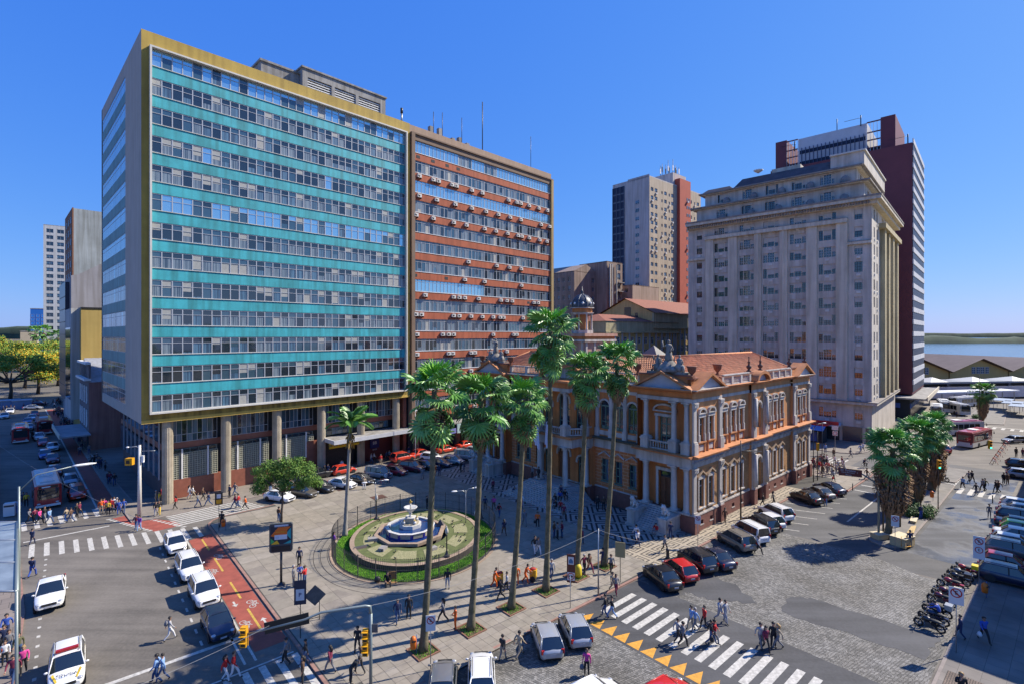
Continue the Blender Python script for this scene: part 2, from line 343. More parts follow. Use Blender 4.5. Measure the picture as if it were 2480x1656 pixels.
def ridge(name,y,h,jag,seed,x0,x1,m,step=25,thick=120):
 r = random.Random(seed); mb = MB(); vs = []; n = int((x1-x0)/step); hh = h
 for i in range(n+1):
  x = x0+i*step; hh += (r.random()-.5)*jag; hh = min(max(hh,h*.6),h*1.5); e = hh + r.random()*jag*.4
  vs += [(x,y,-2),(x+r.uniform(-6,6),y+12,e*.8),(x,y+45,e),(x,y+thick,-2)]
 fs = [(4*i+k,4*i+4+k,4*i+5+k,4*i+1+k) for i in range(n) for k in range(3)]
 mb.add(vs,fs,m,True); return mb.build(name,kind='structure')
ridge('far_shore',1390,13,6,3,100,3800,bankm)
ridge('hills',4300,30,10,5,-2500,5800,bankm,step=120,thick=500)
ridge('hills',2600,40,15,9,-4200,-1500,bankm,step=70,thick=300)
sheet('road_patch',[TF(12,-21.4),TF(12,-16.2),TF(52,-16.2),TF(56,-21.4)],.010,asph_w)
sheet('road_patch',[TF(7.4,-2.4),TF(7.8,-6),TF(8.6,-13),TF(6.9,-17),TF(7.4,-21.4),TF(28,-21.4),TF(60,-21.4),TF(60,-2.3)],.007,asphalt_mat('mid_asphalt',(.085,.083,.08)))
def ragged(pts,seed,amp=.35,n=9):
 r = random.Random(seed); out = []
 for i in range(len(pts)):
  a,b = Vector(pts[i]),Vector(pts[(i+1) % len(pts)])
  for k in range(n): p = a.lerp(b,k/n); out.append((p.x+r.uniform(-amp,amp),p.y+r.uniform(-amp,amp)))
 return out
sheet('cobbled_street',[TF(-12.9,-2.3),TF(-12.9,-21.6)]+[TF(x,y) for x,y in ((3,-21.6),(7.4,-21.4),(6.6,-18.5),(7.6,-16),(8.4,-13.6),(7.6,-10),(8.0,-6.6),(7.2,-5.4),(4,-3.4),(0,-2.3))],.012,cobble)
sheet('cobbled_street',[TF(-60,-1.2),TF(-60,-40),TF(-21.5,-40),TF(-21.5,-1.6)],.012,cobble)
sheet('raised_crossing',[TF(-21.5,-1.6),TF(-21.5,-21.5),TF(-12.9,-21.5),TF(-12.9,-2)],.017,asph_d)
for i,pp in enumerate(([(-8.9,-12.3),(-5.8,-11.9),(-4.8,-13.2),(-3.9,-21.3),(-7.8,-20.9),(-8.4,-16)],[(-12.8,-2.4),(-7.6,-2.4),(-7.2,-5.8),(-7.4,-8),(-9,-10.6),(-11.2,-8),(-11.6,-6.2),(-12.9,-5.6)],[(-1.5,-2.4),(3.0,-2.4),(3.0,-3.6),(-1,-3.4)])):
 pts = ragged([tuple(TF(*p)[:2]) for p in pp],20+i,.22,7); sheet('road_patch',pts,.021,asph_d)
def stripes(name,F,quads,z,m=paint):
 mb = MB()
 for q in quads: mb.add([tuple(F(*p,z)) for p in q],[tuple(range(len(q)))],m)
 return mb.build(name,kind='structure')
stripes('crosswalk',TF,[[(-19.3,y),(-15.2,y),(-15.2,y-.5),(-19.3,y-.5)] for y in [-3.0-i*.98 for i in range(18)]],.025)
stripes('ramp_marking',TF,[[(-21.3,y),(-21.3,y-1.0),(-20.0,y-.5)] for y in [-2.4-i*1.12 for i in range(17)]],.025,paint_o)
stripes('crosswalk',TF,[[(x,43.0-(x+52)*.42),(x+.42,43.0-(x+52)*.42),(x+.5,38.8-(x+52)*.40),(x+.08,38.8-(x+52)*.40)] for x in [-54.6+i*1.12 for i in range(14)]],.012)
stripes('crosswalk',BF,[[(1.6,y),(9.8+(-y-4)*.3,y),(9.9+(-y-4)*.3,y-.34),(1.8,y-.34)] for y in [-4.4-i*.68 for i in range(7)]],.012)
stripes('crosswalk',BF,[[(x,5.2),(x+.45,5.2),(x+.45,1.6),(x,1.6)] for x in [-11.5+i*1.05 for i in range(8)]],.012)
stripes('crosswalk',TF,[[(x,7.3),(x+.42,7.3),(x+.42,2.6),(x,2.6)] for x in [-47.4+i*1.02 for i in range(9)]] + [[(-48,7.6),(-39,7.6),(-39,7.45),(-48,7.45)]],.016)
stripes('stop_line',TF,[[(-52.5,11.9),(-40.2,11.9),(-40.2,11.55),(-52.5,11.55)]],.016)
stripes('crosswalk',TF,[[(x,-16.2),(x+3.6,-16.2),(x+3.6,-16.75),(x,-16.75)] for x in (40.5,)] + [[(40.6,y),(44.2,y),(44.2,y-.5),(40.6,y-.5)] for y in [-17.3-i*1.05 for i in range(5)]],.016)
stripes('crosswalk',TF,[[(44.5,y),(50.5,y),(50.5,y-.28),(44.5,y-.28)] for y in [2.4-i*.62 for i in range(6)]],.016)
stripes('crosswalk',TF,[[(109,y),(112,y),(112,y-.6),(109,y-.6)] for y in [-9-i*1.5 for i in range(16)]],.016)
stripes('lane_marking',TF,[[(17,-9.7),(32,-9.7),(32,-9.88),(17,-9.88)],[(31.6,-6.7),(31.9,-6.7),(31.9,-12.6),(31.6,-12.6)],[(35,-6.6),(35.3,-6.6),(35.3,-12.6),(35,-12.6)],[(112.5,-9),(112.5,-26),(113,-26),(113,-9)],[(60,-11),(108,-11),(108,-11.2),(60,-11.2)]]
  + [[(45.2+i*1.5,-15.6),(45.5+i*1.5,-15.6),(45.9+i*1.5,-13.4),(45.6+i*1.5,-13.4)] for i in range(6)] + [[(44.8,-15.4),(56,-15.4),(56,-15.6),(44.8,-15.6)]],.014)
stripes('parking_bay_lines',TF,[[(x,-2.5),(x+.14,-2.5),(x+2.3,-7.2),(x+2.16,-7.2)] for x in [7.6+i*2.75 for i in range(7)]],.014)
stripes('lane_marking',TF,[[(-43.6,y),(-43.45,y),(-43.45,y-.7),(-43.6,y-.7)] for y in [34-i*1.9 for i in range(12)]] + [[(-52.2,y),(-52.0,y),(-52.0,y-.35),(-52.2,y-.35)] for y in [38-i*1.5 for i in range(16)]]
  + [[(-54,44.9),(-47,44.9),(-47,44.6),(-54,44.6)]],.014)
sheet('cycle_lane',[TF(-41.0,9.2),TF(-38.85,9.2),TF(-38.85,34.6),TF(-41.0,34)],.012,redlane)
sheet('cycle_lane',[TF(-40.8,39.6),TF(-41.2,41.5),TF(-43.6,45),TF(-44.6,47.8),TF(-46.6,47.4),TF(-45.4,44),TF(-43.4,39.4)],.009,redlane)
sheet('cycle_lane',[BF(-3.4,4.2),BF(-1.7,4.2),BF(-.3,122),BF(-1.9,122)],.012,redlane)
stripes('lane_edge_line',TF,[[(-41.25,8.2),(-41.1,8.2),(-41.1,36),(-41.25,36)],[(-41.9,8.2),(-41.75,8.2),(-41.75,14),(-41.9,14)],[(-41,11.9),(-39,11.9),(-39,11.6),(-41,11.6)]],.016)
stripes('lane_edge_line',BF,[[(-3.75,3),(-3.55,3),(-2.05,122),(-2.25,122)]],.016)
stripes('cycle_lane_centre_line',TF,[[(-39.98,y),(-39.82,y),(-39.82,y-3.6),(-39.98,y-3.6)] for y in (33.5,27.5,21.2,15.5)],.017,paint_y)
_q = []
for a,b,n in (((-3.2,-.5),(-.6,-8.0),13),((-.2,-2.8),(2.3,-9.4),11)):
 for i in range(n):
  t = i/(n-1); x = a[0]+(b[0]-a[0])*t; y = a[1]+(b[1]-a[1])*t; _q.append([(x-.3,y),(x+.12,y+.05),(x+.3,y-.3),(x-.12,y-.35)])
stripes('cycle_crossing_dashes',BF,_q,.017)
def bike_sign(x,y):
 mb = MB(); F = lambda a,b: tuple(TF(x+a*.75,y+b*.75,.019))
 def line(a,b,w=.045):
  a,b = Vector(a),Vector(b); d = (b-a).normalized(); n = Vector((-d.y,d.x))*w
  mb.add([F(*(a+n)),F(*(b+n)),F(*(b-n)),F(*(a-n))],[(0,1,2,3)],paint)
 for c in (-.55,.55):
  for i in range(12):
   t0,t1 = 2*math.pi*i/12,2*math.pi*(i+1)/12
   line((.3*math.cos(t0)-.25,c+.36*math.sin(t0)),(.3*math.cos(t1)-.25,c+.36*math.sin(t1)))
 for a,b in (((-.25,-.55),(-.15,0)),((-.25,-.55),(.25,-.25)),((-.15,0),(.25,-.25)),((-.15,0),(.25,.35)),((-.25,.55),(.42,.35)),((.25,-.25),(.4,-.4)),((.25,-.25),(.25,.35))): line(a,b)
 return mb.build('bicycle_symbol',kind='structure')
for p in ((-39.3,16.1),(-40.5,13.2),(-39.4,27.6),(-40.5,24.4)): bike_sign(*p)
def arrow(x,y,s):
 mb = MB(); pts = [(-.07,0),(.07,0),(.07,-.6),(.24,-.6),(0,-1.0),(-.24,-.6),(-.07,-.6)]
 mb.add([tuple(TF(x+a,y+s*b,.019)) for a,b in pts],[tuple(range(7))],paint); mb.build('arrow_marking',kind='structure')
arrow(-40.5,17.4,1); arrow(-39.4,12.4,-1)
def pavement(name,pts,m,km=kerbm,z=.12,h=None):
 mb = MB(); pts = [tuple(p)[:2] for p in pts]; n = len(pts)
 a = sum(pts[i][0]*pts[(i+1)%n][1]-pts[(i+1)%n][0]*pts[i][1] for i in range(n))
 if a < 0: pts.reverse()
 inn = []
 for i in range(n):
  p0,p1,p2 = Vector(pts[i-1]),Vector(pts[i]),Vector(pts[(i+1)%n])
  d1 = (p1-p0).normalized(); d2 = (p2-p1).normalized(); nn = Vector((-d1.y-d2.y,d1.x+d2.x))
  if nn.length < .1: nn = Vector((-d1.y,d1.x))
  nn.normalize(); inn.append(p1 + nn*.22)
 mb.add([(p[0],p[1],z-.015) for p in inn],[tuple(range(n))],m)
 o = mb.build(name,kind='structure'); kb = MB()
 for i in range(n):
  j = (i+1)%n
  kb.add([(*pts[i],0),(*pts[j],0),(*pts[j],z),(*pts[i],z),(inn[j][0],inn[j][1],z),(inn[i][0],inn[i][1],z),(inn[j][0],inn[j][1],z-.02),(inn[i][0],inn[i][1],z-.02)],[(0,1,2,3),(3,2,4,5),(5,4,6,7)],km)
 kb.build('kerb',o); return o
def arc(F,cx,cy,r,a0,a1,n=7):
 return [F(cx+r*math.cos(R(a0+(a1-a0)*i/n)),cy+r*math.sin(R(a0+(a1-a0)*i/n))) for i in range(n+1)]
plaza = pavement('plaza',arc(TF,-35.6,2.0,3.1,180,262) + [TF(-21,-1.7),TF(0,-2.2),TF(20.6,-2.2)] + arc(TF,24.4,-4.3,2.1,92,180,3)[::-1][:1] + [TF(26,-6.4),TF(42,-6.4)] + arc(TF,42,-3.4,3.0,-90,0) + [TF(45,30),TF(30,44),TF(1,47),TF(-9,45),TF(-22,41.6),TF(-33,39.6)] + arc(TF,-36,37,2.7,80,180,5),joint,kerb_r)
EX,EY,EA,EB = -10.0,53.0,8.25,9.4         # fence round the fountain garden
def in_el(p,k=1.0): return ((p[0]-EX)/(EA*k))**2 + ((p[1]-EY)/(EB*k))**2 < 1
sl_list = []
def slab_grid(x0,x1,y0,y1,s,rr):
 y = y0
 while y < y1:
  x = x0
  while x < x1:
   c = (x+s/2,y+s/2); w = TF(*c)
   ok = not in_el(w,1.04) and not (-7.4 < c[0] < 35 and c[1] > -2.2) and c[1] < 38.3 + (c[0]+38)*.22 and not (c[0] < -36.6 and (c[1] < 1.4 or c[1] > 37)) and not (c[0] >= 20.3 and c[1] < -6.1)
   if c[0] > 26 and c[1] > -2.4: ok = ok and c[0] > 35
   if c[1] < -1.6 and not (c[0] > 26): ok = False
   if ok: sl_list.append((c,s,(w.x**2+w.y**2)))
   x += s
  y += s
slab_grid(-38.4,-7.4,-1.5,9.0,.75,rnd); slab_grid(-38.4,-7.4,9.0,46,1.5,rnd); slab_grid(26.3,44.6,-6.1,28,1.5,rnd)
sl_list.sort(key=lambda q: q[2])
_sm = {}
def slab_mesh(s,k):
 if (s,k) not in _sm:
  b = MB(); h = s/2-.010; b.box(-h,h,-h,h,-.03,0,slabm[k]); _sm[(s,k)] = b.mesh('paving_slab')
 return _sm[(s,k)]
mb = MB()
for i,(c,s,dd) in enumerate(sl_list):
 k = rnd.choices((0,1,2,3),(5,4,2,1))[0]; w = TF(*c); z = .12+rnd.uniform(-.003,.003)
 if i < 300: inst('paving_slab',slab_mesh(s,k),plaza,(w.x,w.y,z),R(THA))
 else:
  h = s/2-.010; q = [TF(c[0]+a*h,c[1]+b_*h,z) for a,b_ in ((-1,-1),(1,-1),(1,1),(-1,1))]
  mb.add([tuple(p) for p in q],[(0,1,2,3)],slabm[k])
mb.build('paving_slabs',plaza,kind='stuff')
sheet('mosaic_forecourt',[TF(-7.4,-1.9),TF(0.5,-1.9),TF(.5,40),TF(-7.4,40)],.123,mos_f)
sheet('mosaic_pavement',[TF(-9.5,-1.95),TF(26,-1.95),TF(26,0.5),TF(-2,.5),TF(-4.8,2.2),TF(-9.5,2.2)],.127,mos_s)
for p in ((830,1182),(917,1203)):   # rusty access hatches near the fountain
 w = gp(*p,.13); mb = MB(); mb.box(-.9,.9,-.8,.8,0,.02,M('rusty_plate',(.10,.045,.03),.8,var=.4)); o = mb.build('access_hatch',None,(w.x,w.y,.121),R(THA),kind='structure')
bl_pave = pavement('pavement',[BF(-1.6,-3.9),BF(.6,-4.4),BF(8,-4.4),BF(30,-4.6),BF(82,-5.2),BF(82,5),BF(0,5),BF(-.4,60),BF(1.5,125),BF(-.2,125),BF(-1.6,10)],M('tan_pavement',(.22,.19,.155),.9,var=.25,scale=.8))
pavement('pavement',[TF(-53,1),TF(-53,26),TF(-54,40),TF(-55.5,46),TF(-66,46),TF(-66,1)],brick_mat('left_paving',(.24,.2,.17),(.2,.17,.15),(.08,.07,.06),1,1,.02,'g',THA),kerb_r)
pavement('pavement',[BF(-12.2,6),BF(-12,120),BF(-24,120),BF(-24,6)],M('grey_pavement',(.16,.15,.14),.9,var=.25,scale=.8))
pavement('pavement',[TF(-40,-21.7),TF(11.5,-21.8)] + [TF(12.6,-22.4),TF(13,-26),TF(13,-45),TF(-40,-45)],brick_mat('market_paving',(.23,.20,.17),(.19,.17,.15),(.10,.09,.08),1.1,1.1,.014,'g',THA,.8,.2,.2))
sheet('brick_paving',[TF(-30,-22.2),TF(-8.3,-22.2),TF(-8.3,-32),TF(-30,-32)],.124,brick_mat('rough_brick_paving',(.23,.17,.13),(.17,.13,.10),(.07,.06,.05),.24,.12,.02,'g',THA,.9,.2,.6))
median = pavement('median',arc(TF,13.4,-14.3,1.6,90,270) + [TF(28,-15.9),TF(44.4,-15.7),TF(44.4,-13.6),TF(25,-12.8)],M('median_concrete',(.21,.195,.17),.9,var=.3,scale=.8))
pavement('median',[TF(46.4,-15.4),TF(57,-16),TF(57,-13.2),TF(46.4,-12.4)][::-1],M('median_concrete',(0,0,0)))
pavement('pavement',arc(TF,60,3.6,5,-90,-180,4)[::-1] + [TF(60,-1.4),TF(105,-2.5),TF(170,-2),TF(170,20),TF(55,20)],MATS['tan_pavement'])
pavement('bus_island',[TF(113,-7.4),TF(118,-14.9),TF(158,-12.6),TF(158,-7)],MATS['median_concrete'])
# ---------------------------------------------------------------- windows and facades
_WM = {}
def win_mesh(key,w,h,fm,panes,fw=.06,d=.05,transoms=(),mullions=(),sill=None,shutter=None,name='window'):
 """origin bottom centre, glass plane y=0, outside is -y; panes = glass material per cell (cycled)"""
 k = (key,round(w,2),round(h,2))
 if k in _WM: return _WM[k]
 b = MB(); xs = [-w/2] + list(mullions) + [w/2]; zs = [0] + list(transoms) + [h]; c = 0
 for j in range(len(zs)-1):
  for i in range(len(xs)-1):
   g = panes[c % len(panes)]; c += 1
   b.quad((xs[i],0,zs[j]),(xs[i+1],0,zs[j]),(xs[i+1],0,zs[j+1]),(xs[i],0,zs[j+1]),g)
 for x in xs:
  a = max(-w/2,x-fw/2); b.box(a,min(w/2,a+fw),-d,0,0,h,fm) if x < w/2-.001 else b.box(w/2-fw,w/2,-d,0,0,h,fm)
 for z in zs:
  a = min(max(0,z-fw/2),h-fw); b.box(-w/2,w/2,-d-.004,0,a,a+fw,fm)
 if sill: b.box(-w/2-.05,w/2+.05,-d-.12,.0,-.08,-.002,sill)
 if shutter: q = xs[0] if len(xs) < 4 else xs[1]; b.box(q+.02,(w/2 if len(xs) < 4 else xs[2])-.02,-.012,-.004,h*(1-shutter[0]),h-.02,shutter[1])
 _WM[k] = b.mesh(name); return _WM[k]
class Bld:
 def __init__(s,name,o,a,label,cat='building',group=None):
  s.root = empty(name,(o[0],o[1],0),R(a),label,cat,group); s.o = Vector((o[0],o[1],0)); s.a = a; s.wins = []
  s.F = fr(s.o,a)
 def part(s,mb,name,**kw): return mb.build(name,s.root,**kw)
 def win(s,me,x,y,z,face='R',name='window'):
  s.wins.append((me,(x,y,z),0 if face == 'R' else -math.pi/2,name))
 def finish(s,lim=300):
  key = lambda q: (s.F(q[1][0],q[1][1],0).length_squared + (q[1][2]-CAM_H)**2)
  s.wins.sort(key=key); mb = MB()
  for i,(me,loc,rz,nm) in enumerate(s.wins):
   if i < lim: inst(nm,me,s.root,loc,rz)
   else:
    T = Matrix.Translation(loc) @ Matrix.Rotation(rz,4,'Z')
    vs = [T @ v.co for v in me.vertices]
    for p in me.polygons: pass
    n = len(mb.v); mb.v += [tuple(v) for v in vs]; mi = [mb.mi(m) for m in me.materials]
    for p in me.polygons: mb.f.append([n+q for q in p.vertices]); mb.fm.append(mi[p.material_index]); mb.sm.append(False)
  if mb.v: mb.build('windows',s.root,kind='stuff')
def FR(mb): mb.T = None; mb.flip = False; return mb
def left(mb): mb.T = MIR; mb.flip = True; return mb
# ---------------------------------------------------------------- the turquoise office slab
yel = M('mustard_render',(.44,.30,.055),.75,var=.18,scale=.4,streak=.22)
yel_d = M('mustard_soffit',(.36,.25,.05),.8,var=.25,scale=.8,streak=.6)
teal = M('turquoise_spandrel',(.05,.40,.45),.55,var=.22,scale=.5,streak=.32)
teal_s = M('side_spandrel',(.17,.33,.33),.6,var=.2,scale=.4,streak=.25)
beige = M('beige_render',(.50,.43,.36),.85,var=.10,scale=.3,streak=.08)
framew = M('pale_frame',(.58,.56,.50),.6,var=.1)
granite = M('red_granite',(.27,.095,.06),.45,var=.25,scale=1.5,spec=.6)
colm = M('column_cladding',(.44,.38,.28),.75,var=.25,scale=1,streak=.3)
B = Bld('office_slab',BL0,BLA,'long turquoise and mustard office block on round columns, fountain plaza in front','office building')
L_,D_,ZB,ZT = 38.9,32.5,10.6,58.9
mb = MB()
F0,F1,Z0,Z1 = 1.0,37.9,11.95,56.9        # glazed field
mb.quad((0,0,Z1),(L_,0,Z1),(L_,0,ZT),(0,0,ZT),yel); mb.quad((0,0,ZB),(L_,0,ZB),(L_,0,Z0),(0,0,Z0),yel_d)
mb.quad((0,0,Z0),(F0,0,Z0),(F0,0,Z1),(0,0,Z1),yel); mb.quad((F1,0,Z0),(L_,0,Z0),(L_,0,Z1),(F1,0,Z1),yel)
mb.box(0,L_,-.03,0,ZB,ZB+.42,M('bright_mustard_band',(.60,.40,.08),.7,var=.1,streak=.15))
mb.quad((0,0,ZB),(0,D_,ZB),(L_,D_,ZB),(L_,0,ZB),concrete); mb.quad((0,0,ZT),(L_,0,ZT),(L_,D_,ZT),(0,D_,ZT),concrete)
mb.quad((L_,0,ZB),(L_,D_,ZB),(L_,D_,ZT),(L_,0,ZT),concrete); mb.quad((0,D_,ZB),(L_,D_,ZB),(L_,D_,ZT),(0,D_,ZT),concrete)
S0,S1 = 10.7,31.6                              # side windows
left(mb);
mb.quad((0,0,ZB),(S0,0,ZB),(S0,0,ZT),(0,0,ZT),beige); mb.quad((S0,0,Z1),(S1,0,Z1),(S1,0,ZT),(S0,0,ZT),beige); mb.quad((S0,0,ZB),(S1,0,ZB),(S1,0,Z0),(S0,0,Z0),beige)
mb.quad((S1,0,ZB),(D_,0,ZB),(D_,0,ZT),(S1,0,ZT),M('brown_edge',(.12,.09,.07),.8))
for k in range(13): mb.box(.02,S0-.02,.004,.016,Z0+3.46*k-.02,Z0+3.46*k+.03,M('render_joint',(.25,.21,.17),.9))
FR(mb); B.part(mb,'wall')
mb = MB()
for a,b_,c,d in ((F0-.22,F0,Z0-.2,Z1+.2),(F1,F1+.22,Z0-.2,Z1+.2),(F0,F1,Z1,Z1+.2),(F0,F1,Z0-.2,Z0)): mb.box(a,b_,-.55,.0,c,d,framew)
B.part(mb,'frame')
NF = 13; WH = 2.08; FH = (Z1-Z0-WH)/12
mb = MB(); mb.box(.4,L_-.4,.5,D_-.4,Z0,Z1,M('dark_interior',(.03,.035,.04),.8)); B.part(mb,'core')
fj = M('teal_shadow_line',(.03,.16,.17),.8)
for k in range(NF):
 z = Z0+FH*k; mb = MB()
 if k == NF-1: continue
 mb.box(F0,F1,.0,.3,z+WH+.04,z+FH-.04,teal); mb.box(F0,F1,-.10,.3,z+FH-.04,z+FH+.03,framew); B.part(mb,'spandrel')
 mb = left(MB()); mb.box(S0,S1,.0,.3,z+WH+.04,z+FH+.03,teal_s); B.part(mb,'spandrel')
NW = 33; WW = (F1-F0)/NW
combos = [(g_dark,g_dark),(g_cur,g_mid),(g_cur2,g_mid),(g_mid,g_mid),(g_cur,g_dark),(g_dark,g_mid),(g_pale,g_mid),(g_sky,g_sky),(g_cur2,g_dark),(g_mid,g_sky)]
rowbias = {0:[2,1,2,2,2,1,3,0,1,0],1:[3,1,1,3,1,2,1,0,1,0],2:[3,1,2,3,1,2,0,0,2,0],3:[2,4,2,1,3,1,1,0,2,0],4:[3,1,2,3,1,3,1,0,1,0],5:[0,6,3,1,5,0,2,0,2,0],6:[1,4,4,1,4,1,0,0,3,0],7:[0,0,1,2,0,0,0,9,1,3],8:[1,4,3,1,4,1,0,0,2,0],9:[1,3,4,3,2,3,0,1,2,0],10:[2,4,4,2,3,2,0,0,2,0],11:[0,5,5,1,3,1,0,1,2,0],12:[1,0,0,2,0,0,0,9,1,3]}
for k in range(NF):
 for i in range(NW):
  c = rnd.choices(range(10),rowbias[k])[0]; sh = rnd.choice((0,0,0,0,.3,.45,.62,.9)) if c != 7 else 0; me = win_mesh('bw%d%s' % (c,sh),WW,WH,alu,combos[c],.06,.06,(1.38,),shutter=(sh,rnd.choice((g_pale,g_mid,g_dark))) if sh else None)
  B.win(me,F0+WW*(i+.5),.10,Z0+FH*k+.0)
 SW = (S1-S0)/10
 for i in range(10):
  c = 7 if k > 5 else rnd.choice((3,9,2,5,0)); me = win_mesh('bs%d' % c,SW,WH,alu,combos[c],.08,.015,(1.45,),(0,))
  B.win(me,.04,S0+SW*(i+.5),Z0+FH*k+.0,'L')
mb = MB(); RZ = 3.2
mb.box(RZ,L_-.6,RZ,D_,0,ZB,M('dark_interior',(0,0,0))); B.part(mb,'core')
gz = [(0,2.55,granite)]
mb = MB()
mb.box(RZ-.3,21.3,2.2,RZ+.05,0,2.55,granite); mb.box(RZ-.05,L_-.7,2.6,RZ+.02,6.55,7.35,granite)
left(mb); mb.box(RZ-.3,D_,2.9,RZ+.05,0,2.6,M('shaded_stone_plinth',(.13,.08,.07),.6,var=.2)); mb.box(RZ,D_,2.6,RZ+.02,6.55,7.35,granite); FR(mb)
for i in range(6): mb.box(L_-.9,L_-.3,.6,RZ,0,ZB,granite) if i == 0 else None
B.part(mb,'ground_floor_wall')
COLX = [2.9+6.76*i for i in range(6)]
mb = MB(); prof = [(.66,0),(.66,.1),(.62,.12),(.62,10.6)]
def fluted(r,h,m,n=22):
 b = MB(); pts = []
 for i in range(n*2):
  a = math.pi*i/n; rr = r if i % 2 else r*.93; pts.append((rr*math.cos(a),rr*math.sin(a)))
 b.prism(pts,0,h,m); return b.mesh('column')
cm = fluted(.62,10.6,colm)
for x in COLX: inst('column',cm,B.root,(x,.95,.1))
scr = M('block_screen',(.40,.40,.31),.8,var=.2,scale=2)
for k in range(4):                                # high glazing and screens,bay by bay
 xa = (RZ if k == 0 else COLX[k-1]+.7); xb = COLX[k]-.65 if k == 0 else COLX[k]-.65
 if xb-xa < 1: xa,xb = .0,0
 if xb <= xa: continue
 me = win_mesh('gh%d' % k,xb-xa,3.2,alu,(g_mid,g_cur2,g_dark,g_cur2,g_mid,g_dark),.06,.05,(1.0,),[-(xb-xa)/2+(xb-xa)*q/9 for q in range(1,9)])
 B.win(me,(xa+xb)/2,2.55,7.38)
 if k < 4:
  mb = MB(); w = xb-xa; nx = int(w/.3); nz = 12
  for i in range(nx+1): mb.box(xa+w*i/nx-.035,xa+w*i/nx+.035,2.35,2.5,2.6,5.9,scr)
  for j in range(nz+1): mb.box(xa,xb,2.33,2.5,2.6+3.3*j/nz-.035,2.6+3.3*j/nz+.035,scr)
  mb.quad((xa,2.52,2.6),(xb,2.52,2.6),(xb,2.52,6.5),(xa,2.52,6.5),M('pale_screen_back',(.22,.22,.17),.6,spec=.6))
  for q in (.22,.78): mb.box(xa+w*q-.09,xa+w*q+.09,2.2,2.5,2.55,6.5,white)
  for q in range(5): mb.box(xa+w*(.03+q*.19),xa+w*(.03+q*.19)+w*.16,2.3,2.5,6.05,6.42,g_dark)
  B.part(mb,'block_screen')
for k in (4,5):                                   # two storeys of shop glazing over the canopy
 xa = COLX[k-1]+.7; xb = COLX[k]-.65
 me = win_mesh('gi%d' % k,xb-xa,3.2,alu,(g_mid,g_cur2,g_dark),.06,.05,(1.0,),[-(xb-xa)/2+(xb-xa)*q/9 for q in range(1,9)]); B.win(me,(xa+xb)/2,2.55,7.38)
 me = win_mesh('gj%d' % k,xb-xa,1.1,M('dull_green_frame',(.12,.16,.13),.5),(g_mid,g_dark,g_cur2),.07,.05,(.6,),[-(xb-xa)/2+(xb-xa)*q/6 for q in range(1,6)]); B.win(me,(xa+xb)/2,2.55,5.42)
me = win_mesh('gk',1.9,3.2,alu,(g_mid,g_dark),.06,.05,(1.0,),(-.6,.2)); B.win(me,L_-2.6,2.55,7.38)
left(mb := MB())
for k in range(9):                                # glazing along the side street
 y0 = 3.6+k*3.2; mb.box(y0,y0+3.1,2.5,2.6,2.7,6.3,g_mid); mb.box(y0,y0+3.1,2.5,2.6,7.4,10.4,g_dark); mb.box(y0-.1,y0,2.4,2.6,2.6,10.5,alu)
B.part(mb,'side_glazing')
me = win_mesh('fr0',2.2,3.2,alu,(g_mid,g_dark),.06,.05,(1.0,),(-.6,.2));
mb = MB(); mb.box(1.5,L_-1,1.0,1.4,ZT,ZT+.5,concrete); B.part(mb,'parapet')
mb = MB(); mb.box(14.8,24.5,2.6,9,ZT,ZT+2.8,concrete); mb.box(14.6,24.6,2.4,9.2,ZT+2.8,ZT+3.1,concrete); B.part(mb,'plant_room')
mb = MB(); mb.wall(20.5,35.0,ZT-.1,ZT+3.6,[(21.3,25.2,ZT+.4,ZT+2.4),(25.7,29.4,ZT+.4,ZT+2.4),(29.9,34.0,ZT+.4,ZT+2.4)],concrete,.4,-1.6)
mb.box(20.5,35.0,2.5,9,ZT,ZT+3.6,M('dark_interior',(0,0,0))); left(mb); mb.quad((1.6,-20.5,ZT),(9,-20.5,ZT),(9,-20.5,ZT+3.6),(1.6,-20.5,ZT+3.6),concrete); FR(mb)
mb.box(20.3,35.2,1.4,9.2,ZT+3.6,ZT+3.85,concrete)
for a,b_ in ((21.3,25.2),(25.7,29.4),(29.9,34.0)):
 for j in range(5): mb.box(a,b_,1.75,1.95,ZT+.6+j*.38,ZT+.72+j*.38,white)
mb.quad((20.49,1.6,ZT),(20.49,9,ZT),(20.49,9,ZT+3.6),(20.49,1.6,ZT+3.6),concrete); mb.quad((35.01,1.6,ZT),(35.01,9,ZT),(35.01,9,ZT+3.6),(35.01,1.6,ZT+3.6),concrete)
B.part(mb,'louvred_plant_room')
mb = MB(); mb.tube([(37.9,1,ZT),(37.9,1,ZT+1.8)],.16,steel,8); mb.tube([(37.9,1,ZT+1.8),(37.9,1,ZT+2.7)],.24,dark,8); B.part(mb,'flue_pipe')
B.finish(300)
mb = MB(); mb.box(23.7,L_+.5,-2.6,3.0,5.0,5.12,concrete); mb.box(23.6,L_+.5,-2.75,-2.6,4.85,5.45,M('canopy_fascia',(.55,.55,.56),.6,var=.15)); mb.box(23.45,23.6,-2.75,3,4.85,5.45,MATS['canopy_fascia']); mb.T = None
for v in range(0): pass
can = mb.build('canopy',B.root)
def text(s,size,m,parent,loc,rot,name='lettering',ext=.01,align='CENTER'):
 c = bpy.data.curves.new(name,'FONT'); c.body = s; c.size = size; c.extrude = ext; c.align_x = align; c.align_y = 'CENTER'; c.resolution_u = 2
 t = bpy.data.objects.new(name,c); COL.objects.link(t); c.materials.append(m); bpy.context.view_layer.update()
 me = bpy.data.meshes.new_from_object(t.evaluated_get(bpy.context.evaluated_depsgraph_get())); bpy.data.objects.remove(t)
 return inst(name,me,parent,loc,rot=rot)
navy = M('navy',(.012,.02,.12),.5); syel = M('sign_yellow',(.75,.55,.02),.5)
